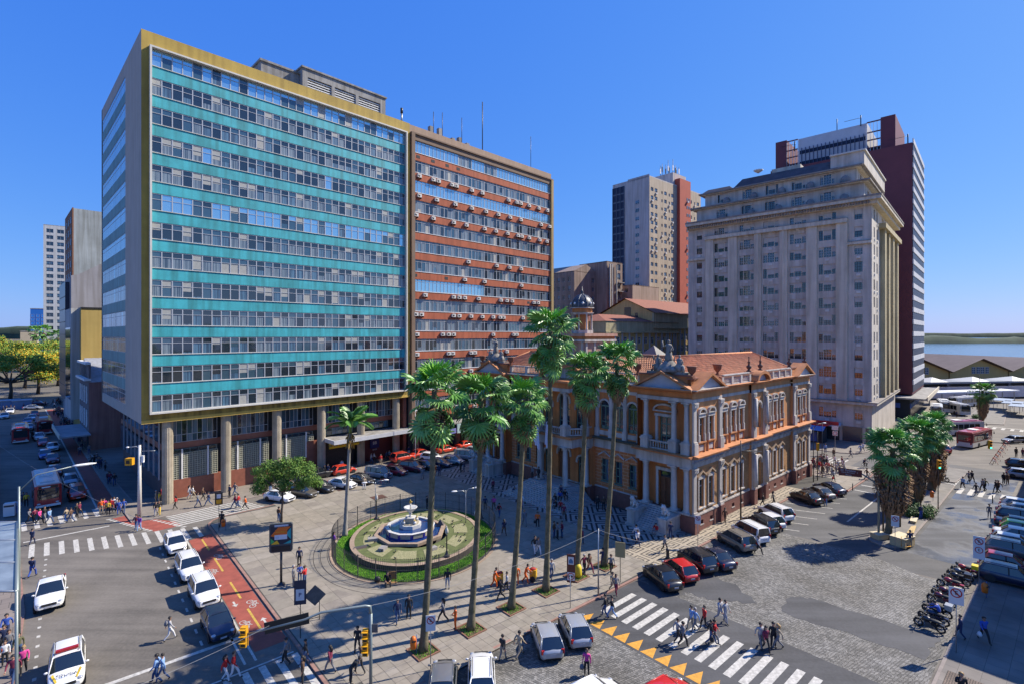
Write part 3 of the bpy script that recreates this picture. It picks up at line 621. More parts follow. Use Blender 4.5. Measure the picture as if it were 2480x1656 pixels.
def sign(name,label,root,x0,x1,y,z0,z1,m,txt,size,tm,cat='sign',rz=0):
 s = empty(name,tuple(frp(root,(x0+x1)/2,y,z0)),root.rotation_euler[2],label,cat)
 b = MB(); w = (x1-x0)/2; b.box(-w,w,-.08,.08,0,z1-z0,m); b.build('panel',s)
 if txt: text(txt,size,tm,s,(0,-.09,(z1-z0)/2),(R(90),0,0))
 return s
def frp(root,x,y,z):
 a = root.rotation_euler[2]; return (root.location.x + math.cos(a)*x - math.sin(a)*y,root.location.y + math.sin(a)*x + math.cos(a)*y,z)
sign('bank_sign','yellow bank fascia sign in the bay under the canopy',B.root,24.1,29.2,.2,3.7,4.6,syel,'BB BANCO DO BRASIL',.52,navy)
s = sign('wall_sign','square navy bank sign with white emblem on the maroon shop wall',B.root,32.2,33.9,1.9,2.2,3.9,navy,'BB',.7,white)
text('BRASIL',.3,white,s,(0,-.09,-.25),(R(90),0,0))
mb = MB(); mb.box(21.4,23.5,2.0,2.3,0,5.0,granite); mb.box(23.9,29.4,2.3,2.6,0,5.0,M('roller_shutter',(.05,.035,.035),.6,var=.2))
mb.box(30.6,38.6,2.2,2.6,0,5.0,M('maroon_shopfront',(.15,.03,.03),.45,var=.25,scale=.8))
for i in range(22): mb.box(23.9,29.4,2.26,2.3,.2*i+.1,.2*i+.13,dark)
mb.build('shopfront',B.root)
# ---------------------------------------------------------------- the red brick-coloured office block
rust = M('terracotta_render',(.42,.11,.05),.8,var=.2,scale=.35,streak=.25)
brn = M('brown_trim',(.20,.13,.085),.8,var=.15); tanw = M('tan_parapet',(.36,.25,.17),.8,var=.12,streak=.1)
Rb = Bld('terracotta_office_block',BF(39.1,0),BLA,'terracotta banded office block with air conditioners, beside the turquoise slab','office building')
RL = 39.3; RT = 57.3; mb = MB()
mb.box(0,RL,.8,24,0,RT-.4,M('dark_interior',(0,0,0))); mb.box(0.02,RL,.45,.5,RT,RT+1.7,tanw); mb.box(0,RL,.5,24,RT,RT+1.7,tanw)
mb.box(RL-.02,RL+.0,0,24,0,RT,tanw); Rb.part(mb,'wall')
mb = MB(); mb.box(.05,.75,-.35,.8,5,RT,brn); mb.box(RL-.8,RL,-.35,.8,2,RT,M('ochre_trim',(.34,.24,.10),.8,var=.15)); mb.box(.0,RL,-.35,.8,RT,RT+.25,brn); mb.box(.75,RL-.8,-.1,.8,RT-1.0,RT,brn); Rb.part(mb,'frame')
RFH = 3.55; wt = 56.3
for k in range(14):
 z = wt-RFH*k-2.15; mb = MB(); mb.box(.75,RL-.8,0,.8,z-1.40,z,rust); mb.box(.75,RL-.8,-.07,.1,z-.06,z+.02,white); Rb.part(mb,'spandrel')
 for i in range(11):
  w = (RL-1.55)/11; sh = rnd.choice((0,0,.3,.5,.7)); c = rnd.choices(range(7),([0,1,1,0,0,1,7] if k == 0 else [0,0,0,0,0,0,1] if k == 2 else [3,3,2,2,1,1,.3]))[0]
  if k == 7 and i < 5: c = 6
  P = [(g_dark,g_cur,g_cur,g_dark),(g_cur,g_cur2,g_cur,g_mid),(g_mid,g_cur2,g_mid,g_cur),(g_dark,g_mid,g_cur,g_pale),(g_cur,g_pale,g_cur,g_dark),(g_cur2,g_cur2,g_dark,g_mid),(g_sky,g_sky,g_sky,g_sky)][c]
  sh = 0 if c == 6 else sh; me = win_mesh('rw%d%s' % (c,sh),w,2.13,alu,P,.06,.05,(1.75,),(-w/4,0,w/4),shutter=(sh,rnd.choice((g_cur,g_dark,g_pale))) if sh else None); Rb.win(me,.75+w*(i+.5),.2,z+.02)
b = MB(); acm = M('air_conditioner_case',(.62,.60,.55),.6,var=.1)
b.box(-.42,.42,-.5,0,0,.62,acm); b.lathe([(.22,0),(.22,.02)],0,0,dark,12); b.v = b.v[:8] + [(x-.12,-.51-z*.4,y+.31) for x,y,z in b.v[8:]]; b.box(-.4,-.36,-.45,.0,-.25,0,dark); b.box(.36,.4,-.45,.0,-.25,0,dark)
acme = b.mesh('air_conditioner')
rows_ac = {1:[1.7,4.8,6.0,9.2,10.3,14.2,17,24.5,27,28.3,31,34.2,37.2],2:[1.7,5.6,10,14.2,18,21.5,25,28.3,35,38],3:[1,4.8,9.6,12.8,17.6,20.8,24.2,27.4,28.6,31,34.5,37],5:[13.3,21,24.8,28.4],6:[12.4,17.6,28.5],7:[3,9.6,11,12.4,16,22.2,24,25.6,32.5,34],8:[1,2.2,9.6,11,14,17,20,22,23,29],9:[1.2,7,8.4,9.6,20,26,27],10:[1.2,8.4,9.4,14,15,20,24],11:[6,14,17,22,29],12:[10,12,18,26],13:[2,6,15,20,28]}
for k,xs in rows_ac.items():
 for x in xs: inst('air_conditioner',acme,Rb.root,(x,0,wt-RFH*k-2.15-.9),0,scale=(1,.8,1))
b = MB(); b.box(-.4,.4,-.02,.0,0,.5,M('dark_interior',(0,0,0))); hm = b.mesh('vent_opening')
for k,xs in {0:[1.6,4.9,8.2,10.9],6:[1,8],7:[31,33.5]}.items():
 for x in xs: inst('vent_opening',hm,Rb.root,(x,-.005,wt-RFH*k-3.1))
mb = MB()
for x,h in ((6.5,2.4),(8.6,2.6),(11.8,1.6),(13.6,2.2),(15.6,1.6)): mb.box(x,x+.8,3,3.8,RT+1.7,RT+1.7+h,concrete)
Rb.part(mb,'chimney');
for x,h in ((6.9,5),(9,5.5),(13.9,6),(19.5,11),(34.5,8)):
 mb = MB(); mb.tube([(x,2.5,RT+1.5),(x,2.5,RT+1.7+h)],.10 if x == 19.5 else .06,dark,6); Rb.part(mb,'antenna')
Rb.finish(300)
mb = MB(); mb.box(.5,17,-2.5,.6,5.0,5.2,concrete); mb.box(0.5,RL,1.0,1.2,0,3.5,M('shop_glass',(.05,.06,.07),.2,spec=1))
for i in range(8): mb.box(1+i*4.8,1.9+i*4.8,.2,1.3,0,3.6,M('tan_parapet',(0,0,0)))
mb.build('shopfront',Rb.root)
blu = M('sign_blue',(.03,.05,.62),.5); ltb = M('pale_blue_fascia',(.42,.55,.55),.5)
sign('shop_sign','plain blue shop sign at the left end of the terracotta block',Rb.root,.5,2.6,-2.6,3.4,4.5,blu,'',.5,white)
sign('shop_sign','white and blue lettered shop fascia behind the first fan palm',Rb.root,2.7,8.2,-2.6,3.4,4.3,M('fascia_violet',(.2,.22,.5),.5),'',.7,white)
sign('shop_sign','pale turquoise fascia with green arrow logo, seen between the palms',Rb.root,8.5,16.5,-2.6,3.3,5.0,ltb,'PROE >',1.3,M('sign_green',(.01,.13,.10),.5))
# ---------------------------------------------------------------- the old town hall
org = M('orange_render',(.60,.215,.065),.8,var=.2,scale=.5,streak=.2)
org_l = M('apricot_render',(.60,.27,.10),.8,var=.15,scale=.5,streak=.15)
rustic_x = brick_mat('orange_rustication',(.56,.19,.06),(.52,.175,.055),(.66,.50,.32),1.15,.42,.022,'y',THA,.8,.1,.4)
rustic_r = brick_mat('tan_rustication',(.46,.25,.10),(.44,.22,.085),(.33,.16,.06),1.15,.40,.02,'x',THA,.8,.12,.5)
stonew = M('pale_moulding',(.52,.475,.43),.75,var=.16,scale=1.2,streak=.35)
plinth = M('brown_granite_plinth',(.20,.085,.065),.6,var=.25,scale=2)
grn = M('sage_green_joinery',(.10,.17,.13),.6)
tile_c = [M('roof_tile_%d' % i,c,.8,var=.25,scale=.8) for i,c in enumerate([(.62,.28,.13),(.56,.24,.11),(.46,.20,.10)])]
cop = M('copper_orange_coping',(.48,.19,.07),.7,var=.3,scale=.8)
T = Bld('town_hall',TH0,THA,'ornate two-storey orange palace with tiled roof, columns and pediments, behind the palms','town hall')
WX,WY = 34.6,37.8; WD = 12.4
def upper_win(nm='tu'):
 b = MB()
 b.quad((-.52,.0,0),(.52,.0,0),(.52,.0,2.55),(-.52,.0,2.55),g_dark)
 for x in (-.52,.44): b.box(x,x+.08,-.05,0,0,2.55,grn)
 b.box(-.03,.03,-.05,0,0,1.7,grn); b.box(-.52,.52,-.06,0,1.7,1.82,stonew)
 for z in (.55,1.1): b.box(-.5,.5,-.045,0,z,z+.04,grn)
 return b.mesh('window')
uw = upper_win()
def surround_upper(b,u,z):       # outward frame of an upper window (arched hood)
 for s_ in (-1,1):
  b.box(u+s_*.62-.09,u+s_*.62+.09,-.16,0,z-.05,z+2.75,stonew); b.box(u+s_*.62-.13,u+s_*.62+.13,-.22,0,z-.1,z+.75,stonew)
 b.box(u-.78,u+.78,-.2,0,z+2.62,z+3.0,stonew); b.box(u-.85,u+.85,-.3,0,z+3.0,z+3.1,stonew)
 pts = [(u+.82*math.cos(R(a)),z+3.1+.62*math.sin(R(a))) for a in range(0,181,15)]; ip = [(u+.62*math.cos(R(a)),z+3.1+.42*math.sin(R(a))) for a in range(0,181,15)]
 for i in range(12):
  b.add([(pts[i][0],-.3,pts[i][1]),(pts[i+1][0],-.3,pts[i+1][1]),(ip[i+1][0],-.3,ip[i+1][1]),(ip[i][0],-.3,ip[i][1]),(pts[i][0],0,pts[i][1]),(pts[i+1][0],0,pts[i+1][1]),(ip[i][0],0,ip[i][1]),(ip[i+1][0],0,ip[i+1][1])],[(0,1,2,3),(0,4,5,1),(3,2,7,6)],stonew)
 b.box(u-.85,u+.85,-.25,0,z-.18,z-.04,cop); b.box(u-.5,u+.5,-.06,0,z-1.05,z-.45,stonew); b.box(u-.72,u-.6,-.14,0,z-1.3,z-.18,org_l); b.box(u+.6,u+.72,-.14,0,z-1.3,z-.18,org_l)
def surround_lower(b,u,z):
 for s_ in (-1,1): b.box(u+s_*.6-.1,u+s_*.6+.1,-.10,0,z-.05,z+3.1,stonew)
 b.box(u-.7,u+.7,-.12,0,z+3.05,z+3.35,stonew); b.box(u-.8,u+.8,-.2,0,z-.2,z-.05,stonew)
 tm = M('tan_moulding',(.42,.30,.19),.8,var=.15)
 for s_ in (-1,1):
  b.add([(u+s_*.95,-.26,z+3.45),(u,-.26,z+4.05),(u,-.26,z+3.87),(u+s_*.95,-.26,z+3.28),(u+s_*.95,0,z+3.45),(u,0,z+4.05),(u,0,z+3.87),(u+s_*.95,0,z+3.28)],[(0,1,2,3),(0,4,5,1),(3,2,6,7),(0,3,7,4)],tm)
 b.box(u-.8,u+.8,-.07,0,z+3.35,z+3.5,tm)
def lower_win():
 b = MB(); b.quad((-.5,0,0),(.5,0,0),(.5,0,3.05),(-.5,0,3.05),g_dark)
 for x in (-.5,.42): b.box(x,x+.08,-.05,0,0,3.05,grn)
 b.box(-.03,.03,-.05,0,0,2.2,grn); b.box(-.5,.5,-.06,0,2.15,2.28,stonew)
 for z in (.7,1.45): b.box(-.48,.48,-.04,0,z,z+.04,grn)
 return b.mesh('window')
lw = lower_win()
def arch_win(w,h):
 b = MB(); b.quad((-w/2,0,0),(w/2,0,0),(w/2,0,h-w/2),(-w/2,0,h-w/2),g_dark)
 pts = [(w/2*math.cos(R(a)),0,h-w/2+w/2*math.sin(R(a))) for a in range(0,181,15)]; b.add([(0,0,h-w/2)]+pts,[(0,i,i+1) for i in range(1,13)],g_dark)
 for x in (-w/2,-.06,w/2-.12): b.box(x,x+.12,-.06,0,0,h-w/2,grn)
 b.box(-w/2,w/2,-.07,0,h-w/2-.1,h-w/2+.1,grn); b.box(-w/2,w/2,-.05,0,.9,.98,grn); b.box(-w/2,w/2,-.06,0,0,.4,grn)
 return b.mesh('window')
aw = arch_win(1.7,4.0)
def arch_hood(b,u,z,w,h,m,t=.22,o=.14):
 pts = [((w/2+t)*math.cos(R(a))+u,z+h-w/2+(w/2+t)*math.sin(R(a))) for a in range(0,181,15)]; ip = [((w/2)*math.cos(R(a))+u,z+h-w/2+(w/2)*math.sin(R(a))) for a in range(0,181,15)]
 for i in range(12):
  b.add([(pts[i][0],-o,pts[i][1]),(pts[i+1][0],-o,pts[i+1][1]),(ip[i+1][0],-o,ip[i+1][1]),(ip[i][0],-o,ip[i][1]),(pts[i][0],0,pts[i][1]),(pts[i+1][0],0,pts[i+1][1]),(ip[i][0],.2,ip[i][1]),(ip[i+1][0],.2,ip[i+1][1])],[(0,1,2,3),(0,4,5,1),(3,2,7,6)],m)
 for s_ in (-1,1): b.box(u+s_*(w/2+t/2)-t/2,u+s_*(w/2+t/2)+t/2,-o,0,z+h-w/2-.25,z+h-w/2,m)
def spandrels(b,u,z,w,h,m):    # fills the corners above an arched opening cut square
 for s_ in (-1,1):
  pts = [(u+s_*w/2*math.cos(R(a)),z+h-w/2+w/2*math.sin(R(a))) for a in range(0,91,15)]
  for i in range(6): b.add([(u+s_*w/2,0,z+h),(pts[i][0],0,pts[i][1]),(pts[i+1][0],0,pts[i+1][1])],[(0,1,2)],m)
  b.add([(u+s_*w/2,0,z+h),(u,0,z+h),(u,0,z+h)],[(0,1,2)],m)
ZP,ZL0,ZL1,ZC,ZU1,ZE,ZK,ZPA = 2.0,7.15,8.2,8.5,14.2,14.65,15.35,16.7
P1 = [1.82,3.94]; P2 = [7.7,10.0,12.2]; P3 = [20.3,22.4,24.7]; P4 = [30.0,32.1]; UM = 16.6
mb = MB(); blocks = [(0,6.5,0,P1),(6.5,14.5,-.35,P2),(14.5,18.7,0,[]),(18.7,28.1,-.35,P3),(28.1,WX,0,P4)]
for (a,c,o,ws) in blocks:
 mb.wall(a,c,ZC,ZU1,[(u-.52,u+.52,9.87,12.42) for u in ws]+([(UM-.6,UM+.6,9.6,12.9)] if not ws else []),org_l,.35,o)
 mb.wall(a,c,ZP,ZL0,[(u-.5,u+.5,2.66,5.71) for u in ws]+([(UM-.65,UM+.65,1.99,5.9)] if not ws else []),rustic_r,.35,o)
 if o == 0:
  for q in (a,c):
   mb.quad((q,0,ZP),(q,.35,ZP),(q,.35,ZU1),(q,0,ZU1),org_l)
for q in (0.0,):
 pass
left(mb)                             # front face: pavilions,wings,centre
FB = [(0,7.0,0),(7.0,14.3,-1.2),(14.3,23.5,-.2),(23.5,30.8,-1.2),(30.8,WY,0)]
FWI = [8.5,10.6,12.75]; FWJ = [24.9,27.1,29.2]
for n_,(a,c,o) in enumerate(FB):
 if n_ in (1,3):
  ws = FWI if n_ == 1 else FWJ
  mb.wall(a,c,ZC,ZU1,[(u-.75,u+.75,9.5,13.2) for u in ws],org,.35,o); mb.wall(a,c,ZP,ZL0,[(u-.55,u+.55,2.9,5.7) for u in ws],rustic_x,.35,o)
  for u in ws:
   _t = mb.T; mb.T = MIR @ Matrix.Translation((0,-o,0)); spandrels(mb,u,9.5,1.5,3.7,org); mb.T = _t
 elif n_ == 2:
  mb.wall(a,c,ZC,ZU1,[(u-w/2,u+w/2,8.9,h_) for u,w,h_ in ((16,1.5,12.6),(18.9,2.0,13.6),(21.8,1.5,12.6))],org,.4,o); mb.wall(a,c,ZP,ZL0,[(u-w/2,u+w/2,ZP+.01,h_) for u,w,h_ in ((15.8,1.3,5.6),(18.9,2.2,6.6),(22,1.3,5.6))],org,.5,o)
 else:
  u = 3.9 if n_ == 0 else WY-3.9
  mb.wall(a,c,ZC,ZU1,[(u-.75,u+.75,8.9,12.2)],org,.4,o-1.0); mb.wall(a,c,ZP,ZL0,[(u-.85,u+.85,ZP+.01,6.0)],org,.4,o-1.0)
  for q in (a,c): mb.quad((q,0,ZP),(q,1.0,ZP),(q,1.0,ZU1),(q,0,ZU1),org)
FR(mb)
mb.quad((WX,0,0),(WX,WY,0),(WX,WY,ZE),(WX,0,ZE),org); mb.quad((0,WY,0),(WX,WY,0),(WX,WY,ZE),(0,WY,ZE),org)
mb.box(1.6,WX-.4,.6,WY-.4,0,ZU1,M('dark_interior',(0,0,0)))
for q in (7.0,14.3,23.5,30.8): mb.quad((0,q,ZP),(1.2,q,ZP),(1.2,q,ZU1),(0,q,ZU1),org)
T.part(mb,'wall')
for z,ws in ((9.87,0),(2.66,1)):
 for u in P1+P2+P3+P4:
  o = 0 if (u < 6.5 or u > 28.1) else .35
  T.win(lw if ws else uw,u,o+.25,z)
T.win(arch_win(1.2,3.3),UM,.3,9.6); T.win(arch_win(1.3,3.9),UM,.3,2.0,name='door')
for u in FWI+FWJ:
 T.win(win_mesh('fa',1.5,2.95,grn,(g_dark,),.12,.06,(.5,1.0),(0,)),1.2+.25,u,9.5,'L'); T.win(win_mesh('fl',1.1,2.8,grn,(g_dark,g_cur2),.1,.06,(.9,1.9),(0,)),1.2+.25,u,2.9,'L')
aw2 = arch_win(1.5,3.7)
T.wins = [w for w in T.wins if not (w[0].name.startswith('window') and abs(w[1][0]-1.45) < .01 and w[1][2] == 9.5)]
for u in FWI+FWJ: T.win(aw2,1.45,u,9.5,'L')
for u,w,h_ in ((16,1.5,3.7),(18.9,2.0,4.7),(21.8,1.5,3.7)): T.win(win_mesh('fc',w,h_,grn,(g_dark,),.14,.06,(1.0,2.6),(0,)),.45,u,8.9,'L')
wood = M('oak_door',(.16,.06,.025),.5,var=.3,scale=3)
def door_mesh(w,h):
 b = MB(); b.box(-w/2,w/2,0,.05,0,h,wood);
 for x in (-w/4,w/4):
  for z0,z1 in ((.2,h*.4),(h*.45,h*.75)): b.box(x-w*.17,x+w*.17,-.05,0,z0,z1,wood)
 b.box(-.03,.03,-.06,0,0,h*.78,wood); b.box(-w/2+.1,w/2-.1,-.02,.0,h*.8,h-.1,g_dark); return b.mesh('door')
inst('door',door_mesh(2.2,4.6),T.root,(.45,18.9,2.0),-math.pi/2);
for u in (3.9,WY-3.9): inst('door',door_mesh(1.7,4.0),T.root,(1.3,u,2.0),-math.pi/2); T.win(win_mesh('fp',1.5,3.3,grn,(g_dark,),.14,.06,(1.1,2.4),(0,)),1.3,u,8.9,'L')
for u in (15.8,22.0): T.win(win_mesh('fq',1.3,3.6,grn,(g_dark,),.12,.06,(1.2,2.5),(0,)),.5,u,2.0,'L')
mb = MB()
for (a,c,o,ws) in blocks:
 S = Matrix.Translation((0,-o,0)); mb.T = S
 for u in ws: surround_upper(mb,u,9.87); surround_lower(mb,u,2.66)
 mb.box(a-.02,c+.02,-.1,.0,ZP,ZP+.12,stonew)
 mb.box(a-.05,c+.05,-.12,.0,ZL0,ZL0+.5,stonew); mb.box(a-.12,c+.12,-.2,.0,ZL0+.5,ZL1,M('blue_grey_frieze',(.36,.38,.43),.8,var=.15,scale=2,streak=.2))
 nd = int((c-a)/.42)
 for i in range(nd): mb.box(a+.1+i*(c-a)/nd,a+.3+i*(c-a)/nd,-.32,-.2,ZL0+.5,ZL0+.66,stonew)
 mb.extr([(-.85,ZC-.18),(-.9,ZC),(.0,ZC+.10),(.0,ZL1),(-.35,ZL1)],a-.3,c+.3,cop)
 mb.box(a-.03,c+.03,-.1,.0,ZU1,ZE-.1,stonew)
 mb.box(a-.03,c+.03,-.05,.0,ZE-.1,ZK,org_l); mb.extr([(-.75,ZK+.12),(-.8,ZK+.25),(.0,ZK+.32),(.0,ZK-.1),(-.3,ZK-.1)],a-.3,c+.3,cop)
mb.T = None
arch_hood(mb,UM,9.6,1.2,3.3,stonew,.25,.18); arch_hood(mb,UM,2.0,1.3,3.9,stonew,.25,.18)
def pediment(b,u0,u1,z,h,om,o=.75):
 uc = (u0+u1)/2
 for s_,ue in ((-1,u0),(1,u1)):
  b.add([(ue,-o,z),(uc,-o,z+h),(uc,-o,z+h-.28),(ue-s_*.5,-o,z),(ue,1.2,z),(uc,1.2,z+h),(uc,1.2,z+h-.28),(ue-s_*.5,0,z)],[(0,1,2,3),(0,4,5,1),(3,2,6,7)],om)
 b.add([(u0+.6,-.25,z),(u1-.6,-.25,z),(uc,-.25,z+h-.3)],[(0,1,2)],M('pediment_field',(.42,.43,.47),.8,var=.15)); b.box(u0,u1,-o-.02,0,z-.14,z,stonew)
pediment(mb,-.5,6.6,ZK+.3,1.75,cop); pediment(mb,28.0,WX+.4,ZK+.3,1.75,cop)
cc = [(UM+2.0*math.cos(R(a)),ZK+.35+1.25*math.sin(R(a))) for a in range(0,181,12)]; ci = [(UM+1.6*math.cos(R(a)),ZK+.35+.9*math.sin(R(a))) for a in range(0,181,12)]
for i in range(15): mb.add([(cc[i][0],-.8,cc[i][1]),(cc[i+1][0],-.8,cc[i+1][1]),(ci[i+1][0],-.8,ci[i+1][1]),(ci[i][0],-.8,ci[i][1]),(cc[i][0],.6,cc[i][1]),(cc[i+1][0],.6,cc[i+1][1]),(ci[i][0],0,ci[i][1]),(ci[i+1][0],0,ci[i+1][1])],[(0,1,2,3),(0,4,5,1),(3,2,7,6)],cop)
mb.add([(p[0],-.25,p[1]) for p in ci],[tuple(range(16))],MATS['pediment_field'])
T.part(mb,'side_moulding')
def pilaster(u,o,w=.62,rnd_=False,lo=True):
 b = MB(); pr = .22
 def seg(z0,z1,base):
  b.box(u-w/2-.1,u+w/2+.1,-o-pr-.12,-o,z0,z0+base,stonew); b.box(u-w/2-.06,u+w/2+.06,-o-pr-.08,-o,z0+base,z0+base+.2,stonew)
  if rnd_: b.lathe([(w/2,0),(w/2,.2*(z1-z0)),(w*.43,z1-z0-base-.9)],u,-o-pr-.1,stonew,14,z0+base+.2)
  b.box(u-w/2,u+w/2,-o-pr+.05,-o,z0+base+.2,z1-.6,stonew)
  b.box(u-w/2-.05,u+w/2+.05,-o-pr-.08,-o,z1-.6,z1-.5,stonew)
  for q in range(3): b.box(u-w/2-.04+q*w*.36,u-w/2+w*.28+q*w*.36,-o-pr-.12-.03*q%2,-o,z1-.48,z1-.16,stonew)
  b.box(u-w/2-.14,u+w/2+.14,-o-pr-.16,-o,z1-.16,z1,stonew)
 seg(ZP,ZL0,.15); seg(ZC+.05,ZU1,1.2); b.box(u-w/2-.15,u+w/2+.15,-o-pr-.2,-o,0,ZP,plinth)
 return b
for u,o,rd in ((.3,0,False),(6.15,0,False),(14.9,0,True),(18.3,0,True),(28.5,0,False),(34.2,0,False)): T.part(pilaster(u,o,.62,rd),'pilaster')
mb = MB()
for (a,c,o,ws) in blocks:
 mb.wall(a,c,0,ZP,[(u-.3,u+.3,.8,1.25) for u in ws]+([(UM-.65,UM+.65,.02,1.99)] if not ws else []),plinth,.3,o+.12); mb.box(a,c,-o-.18,-o,ZP-.14,ZP+.02,stonew)
 for u in ws: mb.box(u-.3,u+.3,-o+.14,-o+.16,.8,1.25,M('dark_interior',(0,0,0))); mb.box(u-.42,u+.42,-o-.16,-o-.1,.68,.8,stonew)
for q in (6.5,14.5,18.7,28.1,WX): mb.quad((q,-.12,0),(q,.35,0),(q,.35,ZP),(q,-.12,ZP),plinth)
left(mb)
for n_,(a,c,o) in enumerate(FB):
 mb.box(a-.0,c+.0,-o-.12,-o+.0+1.3,0,ZP,plinth); mb.box(a,c,-o-.16,-o+.1,ZP-.02,ZP+.12,stonew)
FR(mb); T.part(mb,'plinth')
mb = left(MB())
for n_,(a,c,o) in enumerate(FB):
 mb.T = MIR @ Matrix.Translation((0,-o,0)); po = .35 if n_ in (0,4) else (.9 if n_ == 2 else 0)
 a2,c2 = (15.4,22.4) if n_ == 2 else (a,c)
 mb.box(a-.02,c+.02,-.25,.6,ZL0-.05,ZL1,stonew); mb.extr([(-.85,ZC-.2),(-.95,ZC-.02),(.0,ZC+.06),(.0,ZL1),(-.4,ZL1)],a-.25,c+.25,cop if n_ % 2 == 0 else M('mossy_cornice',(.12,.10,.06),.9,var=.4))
 if n_ == 2: mb.box(15.2,22.6,-2.6,0,ZL0-.05,ZL1,stonew); mb.box(15.0,22.8,-2.9,0,ZL1,ZC,cop)
 mb.box(a-.02,c+.02,-.25 if n_ in (0,2,4) else -.1,.6,ZU1,ZE-.05,stonew); mb.box(a,c,-.06,.6,ZE-.05,ZK,org)
 mb.extr([(-.8,ZK+.1),(-.85,ZK+.25),(.4,ZK+.32),(.4,ZK-.1),(-.3,ZK-.1)],a-.3,c+.3,cop)
 if n_ in (1,3):
  for u in (FWI if n_ == 1 else FWJ):
   arch_hood(mb,u,9.5,1.5,3.7,stonew); mb.box(u-.85,u+.85,-.08,0,8.75,9.3,stonew); mb.box(u-.6,u+.6,-.12,0,2.72,2.9,grn)
   tmn = M('tan_moulding',(0,0,0))
   for s_ in (-1,1): mb.add([(u+s_*.95,-.2,6.2),(u,-.2,6.75),(u,-.2,6.58),(u+s_*.95,-.2,6.03),(u+s_*.95,0,6.2),(u,0,6.75)],[(0,1,2,3),(0,4,5,1)],stonew)
  for u in ((7.5,9.55,11.7,13.9) if n_ == 1 else (23.9,26,28.15,30.3)): mb.box(u-.24,u+.24,-.2,0,ZC,ZU1,stonew); mb.box(u-.32,u+.32,-.3,0,ZC,ZC+1.1,stonew); mb.box(u-.3,u+.3,-.28,0,ZU1-.5,ZU1,stonew)
 if n_ == 2:
  for u,w,z,h in ((16,1.5,8.9,3.7),(18.9,2.0,8.9,4.7),(21.8,1.5,8.9,3.7),(15.8,1.3,2,3.6),(18.9,2.2,2,4.6),(22,1.3,2,3.6)): arch_hood(mb,u,z,w,h,stonew,.25,.15); spandrels(mb,u,z,w,h,org)
  cc = [(18.9+4.2*math.cos(R(t)),ZK+.35+1.9*math.sin(R(t))) for t in range(0,181,12)]; ci = [(18.9+3.7*math.cos(R(t)),ZK+.35+1.45*math.sin(R(t))) for t in range(0,181,12)]
  for i in range(15): mb.add([(cc[i][0],-.8,cc[i][1]),(cc[i+1][0],-.8,cc[i+1][1]),(ci[i+1][0],-.8,ci[i+1][1]),(ci[i][0],-.8,ci[i][1]),(cc[i][0],1.5,cc[i][1]),(cc[i+1][0],1.5,cc[i+1][1]),(ci[i][0],0,ci[i][1]),(ci[i+1][0],0,ci[i+1][1])],[(0,1,2,3),(0,4,5,1),(3,2,7,6)],cop)
  mb.add([(p[0],-.15,p[1]) for p in ci],[tuple(range(16))],stonew)
 if n_ in (0,4):
  pediment(mb,a-.3,c+.3,ZK+.3,1.9,cop); u = 3.9 if n_ == 0 else WY-3.9
  mb.T = MIR @ Matrix.Translation((0,1.0,0))
  mb.box(u-1.15,u-.85,-.15,0,ZP,6.3,stonew); mb.box(u+.85,u+1.15,-.15,0,ZP,6.3,stonew); mb.box(u-1.15,u+1.15,-.18,0,6.0,6.35,stonew)
  mb.box(u-1.2,u-.9,-.2,0,9,12.3,stonew); mb.box(u+.9,u+1.2,-.2,0,9,12.3,stonew); mb.box(u-1.3,u+1.3,-.25,0,12.2,12.5,stonew)
  cc = [(u+1.5*math.cos(R(t)),12.9+.8*math.sin(R(t))) for t in range(0,181,15)]; ci = [(u+1.25*math.cos(R(t)),12.9+.58*math.sin(R(t))) for t in range(0,181,15)]
  for i in range(12): mb.add([(cc[i][0],-.3,cc[i][1]),(cc[i+1][0],-.3,cc[i+1][1]),(ci[i+1][0],-.3,ci[i+1][1]),(ci[i][0],-.3,ci[i][1]),(cc[i][0],0,cc[i][1]),(cc[i+1][0],0,cc[i+1][1])],[(0,1,2,3),(0,4,5,1)],stonew)
  mb.box(u-1.5,u+1.5,-.3,0,12.75,12.9,stonew)
FR(mb); T.part(mb,'front_moulding')
def column(r,h,base=.3):
 b = MB(); b.box(-r*1.5,r*1.5,-r*1.5,r*1.5,0,base*.6,stonew)
 b.lathe([(r*1.35,base*.6),(r*1.35,base*.8),(r*1.1,base),(r,base+.1),(r,h*.35),(r*.84,h-.55),(r*.84,h-.5),(r*1.1,h-.42),(r*.95,h-.38),(r*1.35,h-.15)],0,0,stonew,16)
 b.box(-r*1.5,r*1.5,-r*1.5,r*1.5,h-.15,h,stonew); return b.mesh('column')
c_lo = column(.36,ZL0-.1-ZP); c_up = column(.30,ZU1-9.75)
ped = MB(); ped.box(-.48,.48,-.48,.48,0,1.22,stonew); ped.box(-.54,.54,-.54,.54,1.05,1.22,stonew); pedm = ped.mesh('pedestal')
for u,o in [(q,.0) for q in (.75,2.3,5.9,WY-5.9,WY-2.3,WY-.75)] + [(q,2.3) for q in (16.5,21.2)] + [(14.8,.2),(23.0,.2)]:
 inst('column',c_lo,T.root,(-o+.1 if o else .15,u,ZP+.05))
 if o != 2.3 or True:
  inst('pedestal',pedm,T.root,(-o+.1 if o else .15,u,ZC+.02)); inst('column',c_up,T.root,(-o+.1 if o else .15,u,9.72))
mb = left(MB()); mb.box(15.4,22.4,.0,2.7,ZU1,ZK,org) if False else None
mb.box(15.6,22.2,-2.6,.3,ZU1,ZE-.02,stonew); mb.box(15.7,22.1,-2.5,.3,ZE-.02,ZK,org); mb.box(15.4,22.4,-2.9,.3,ZK,ZK+.28,cop); FR(mb); T.part(mb,'portico_entablature')
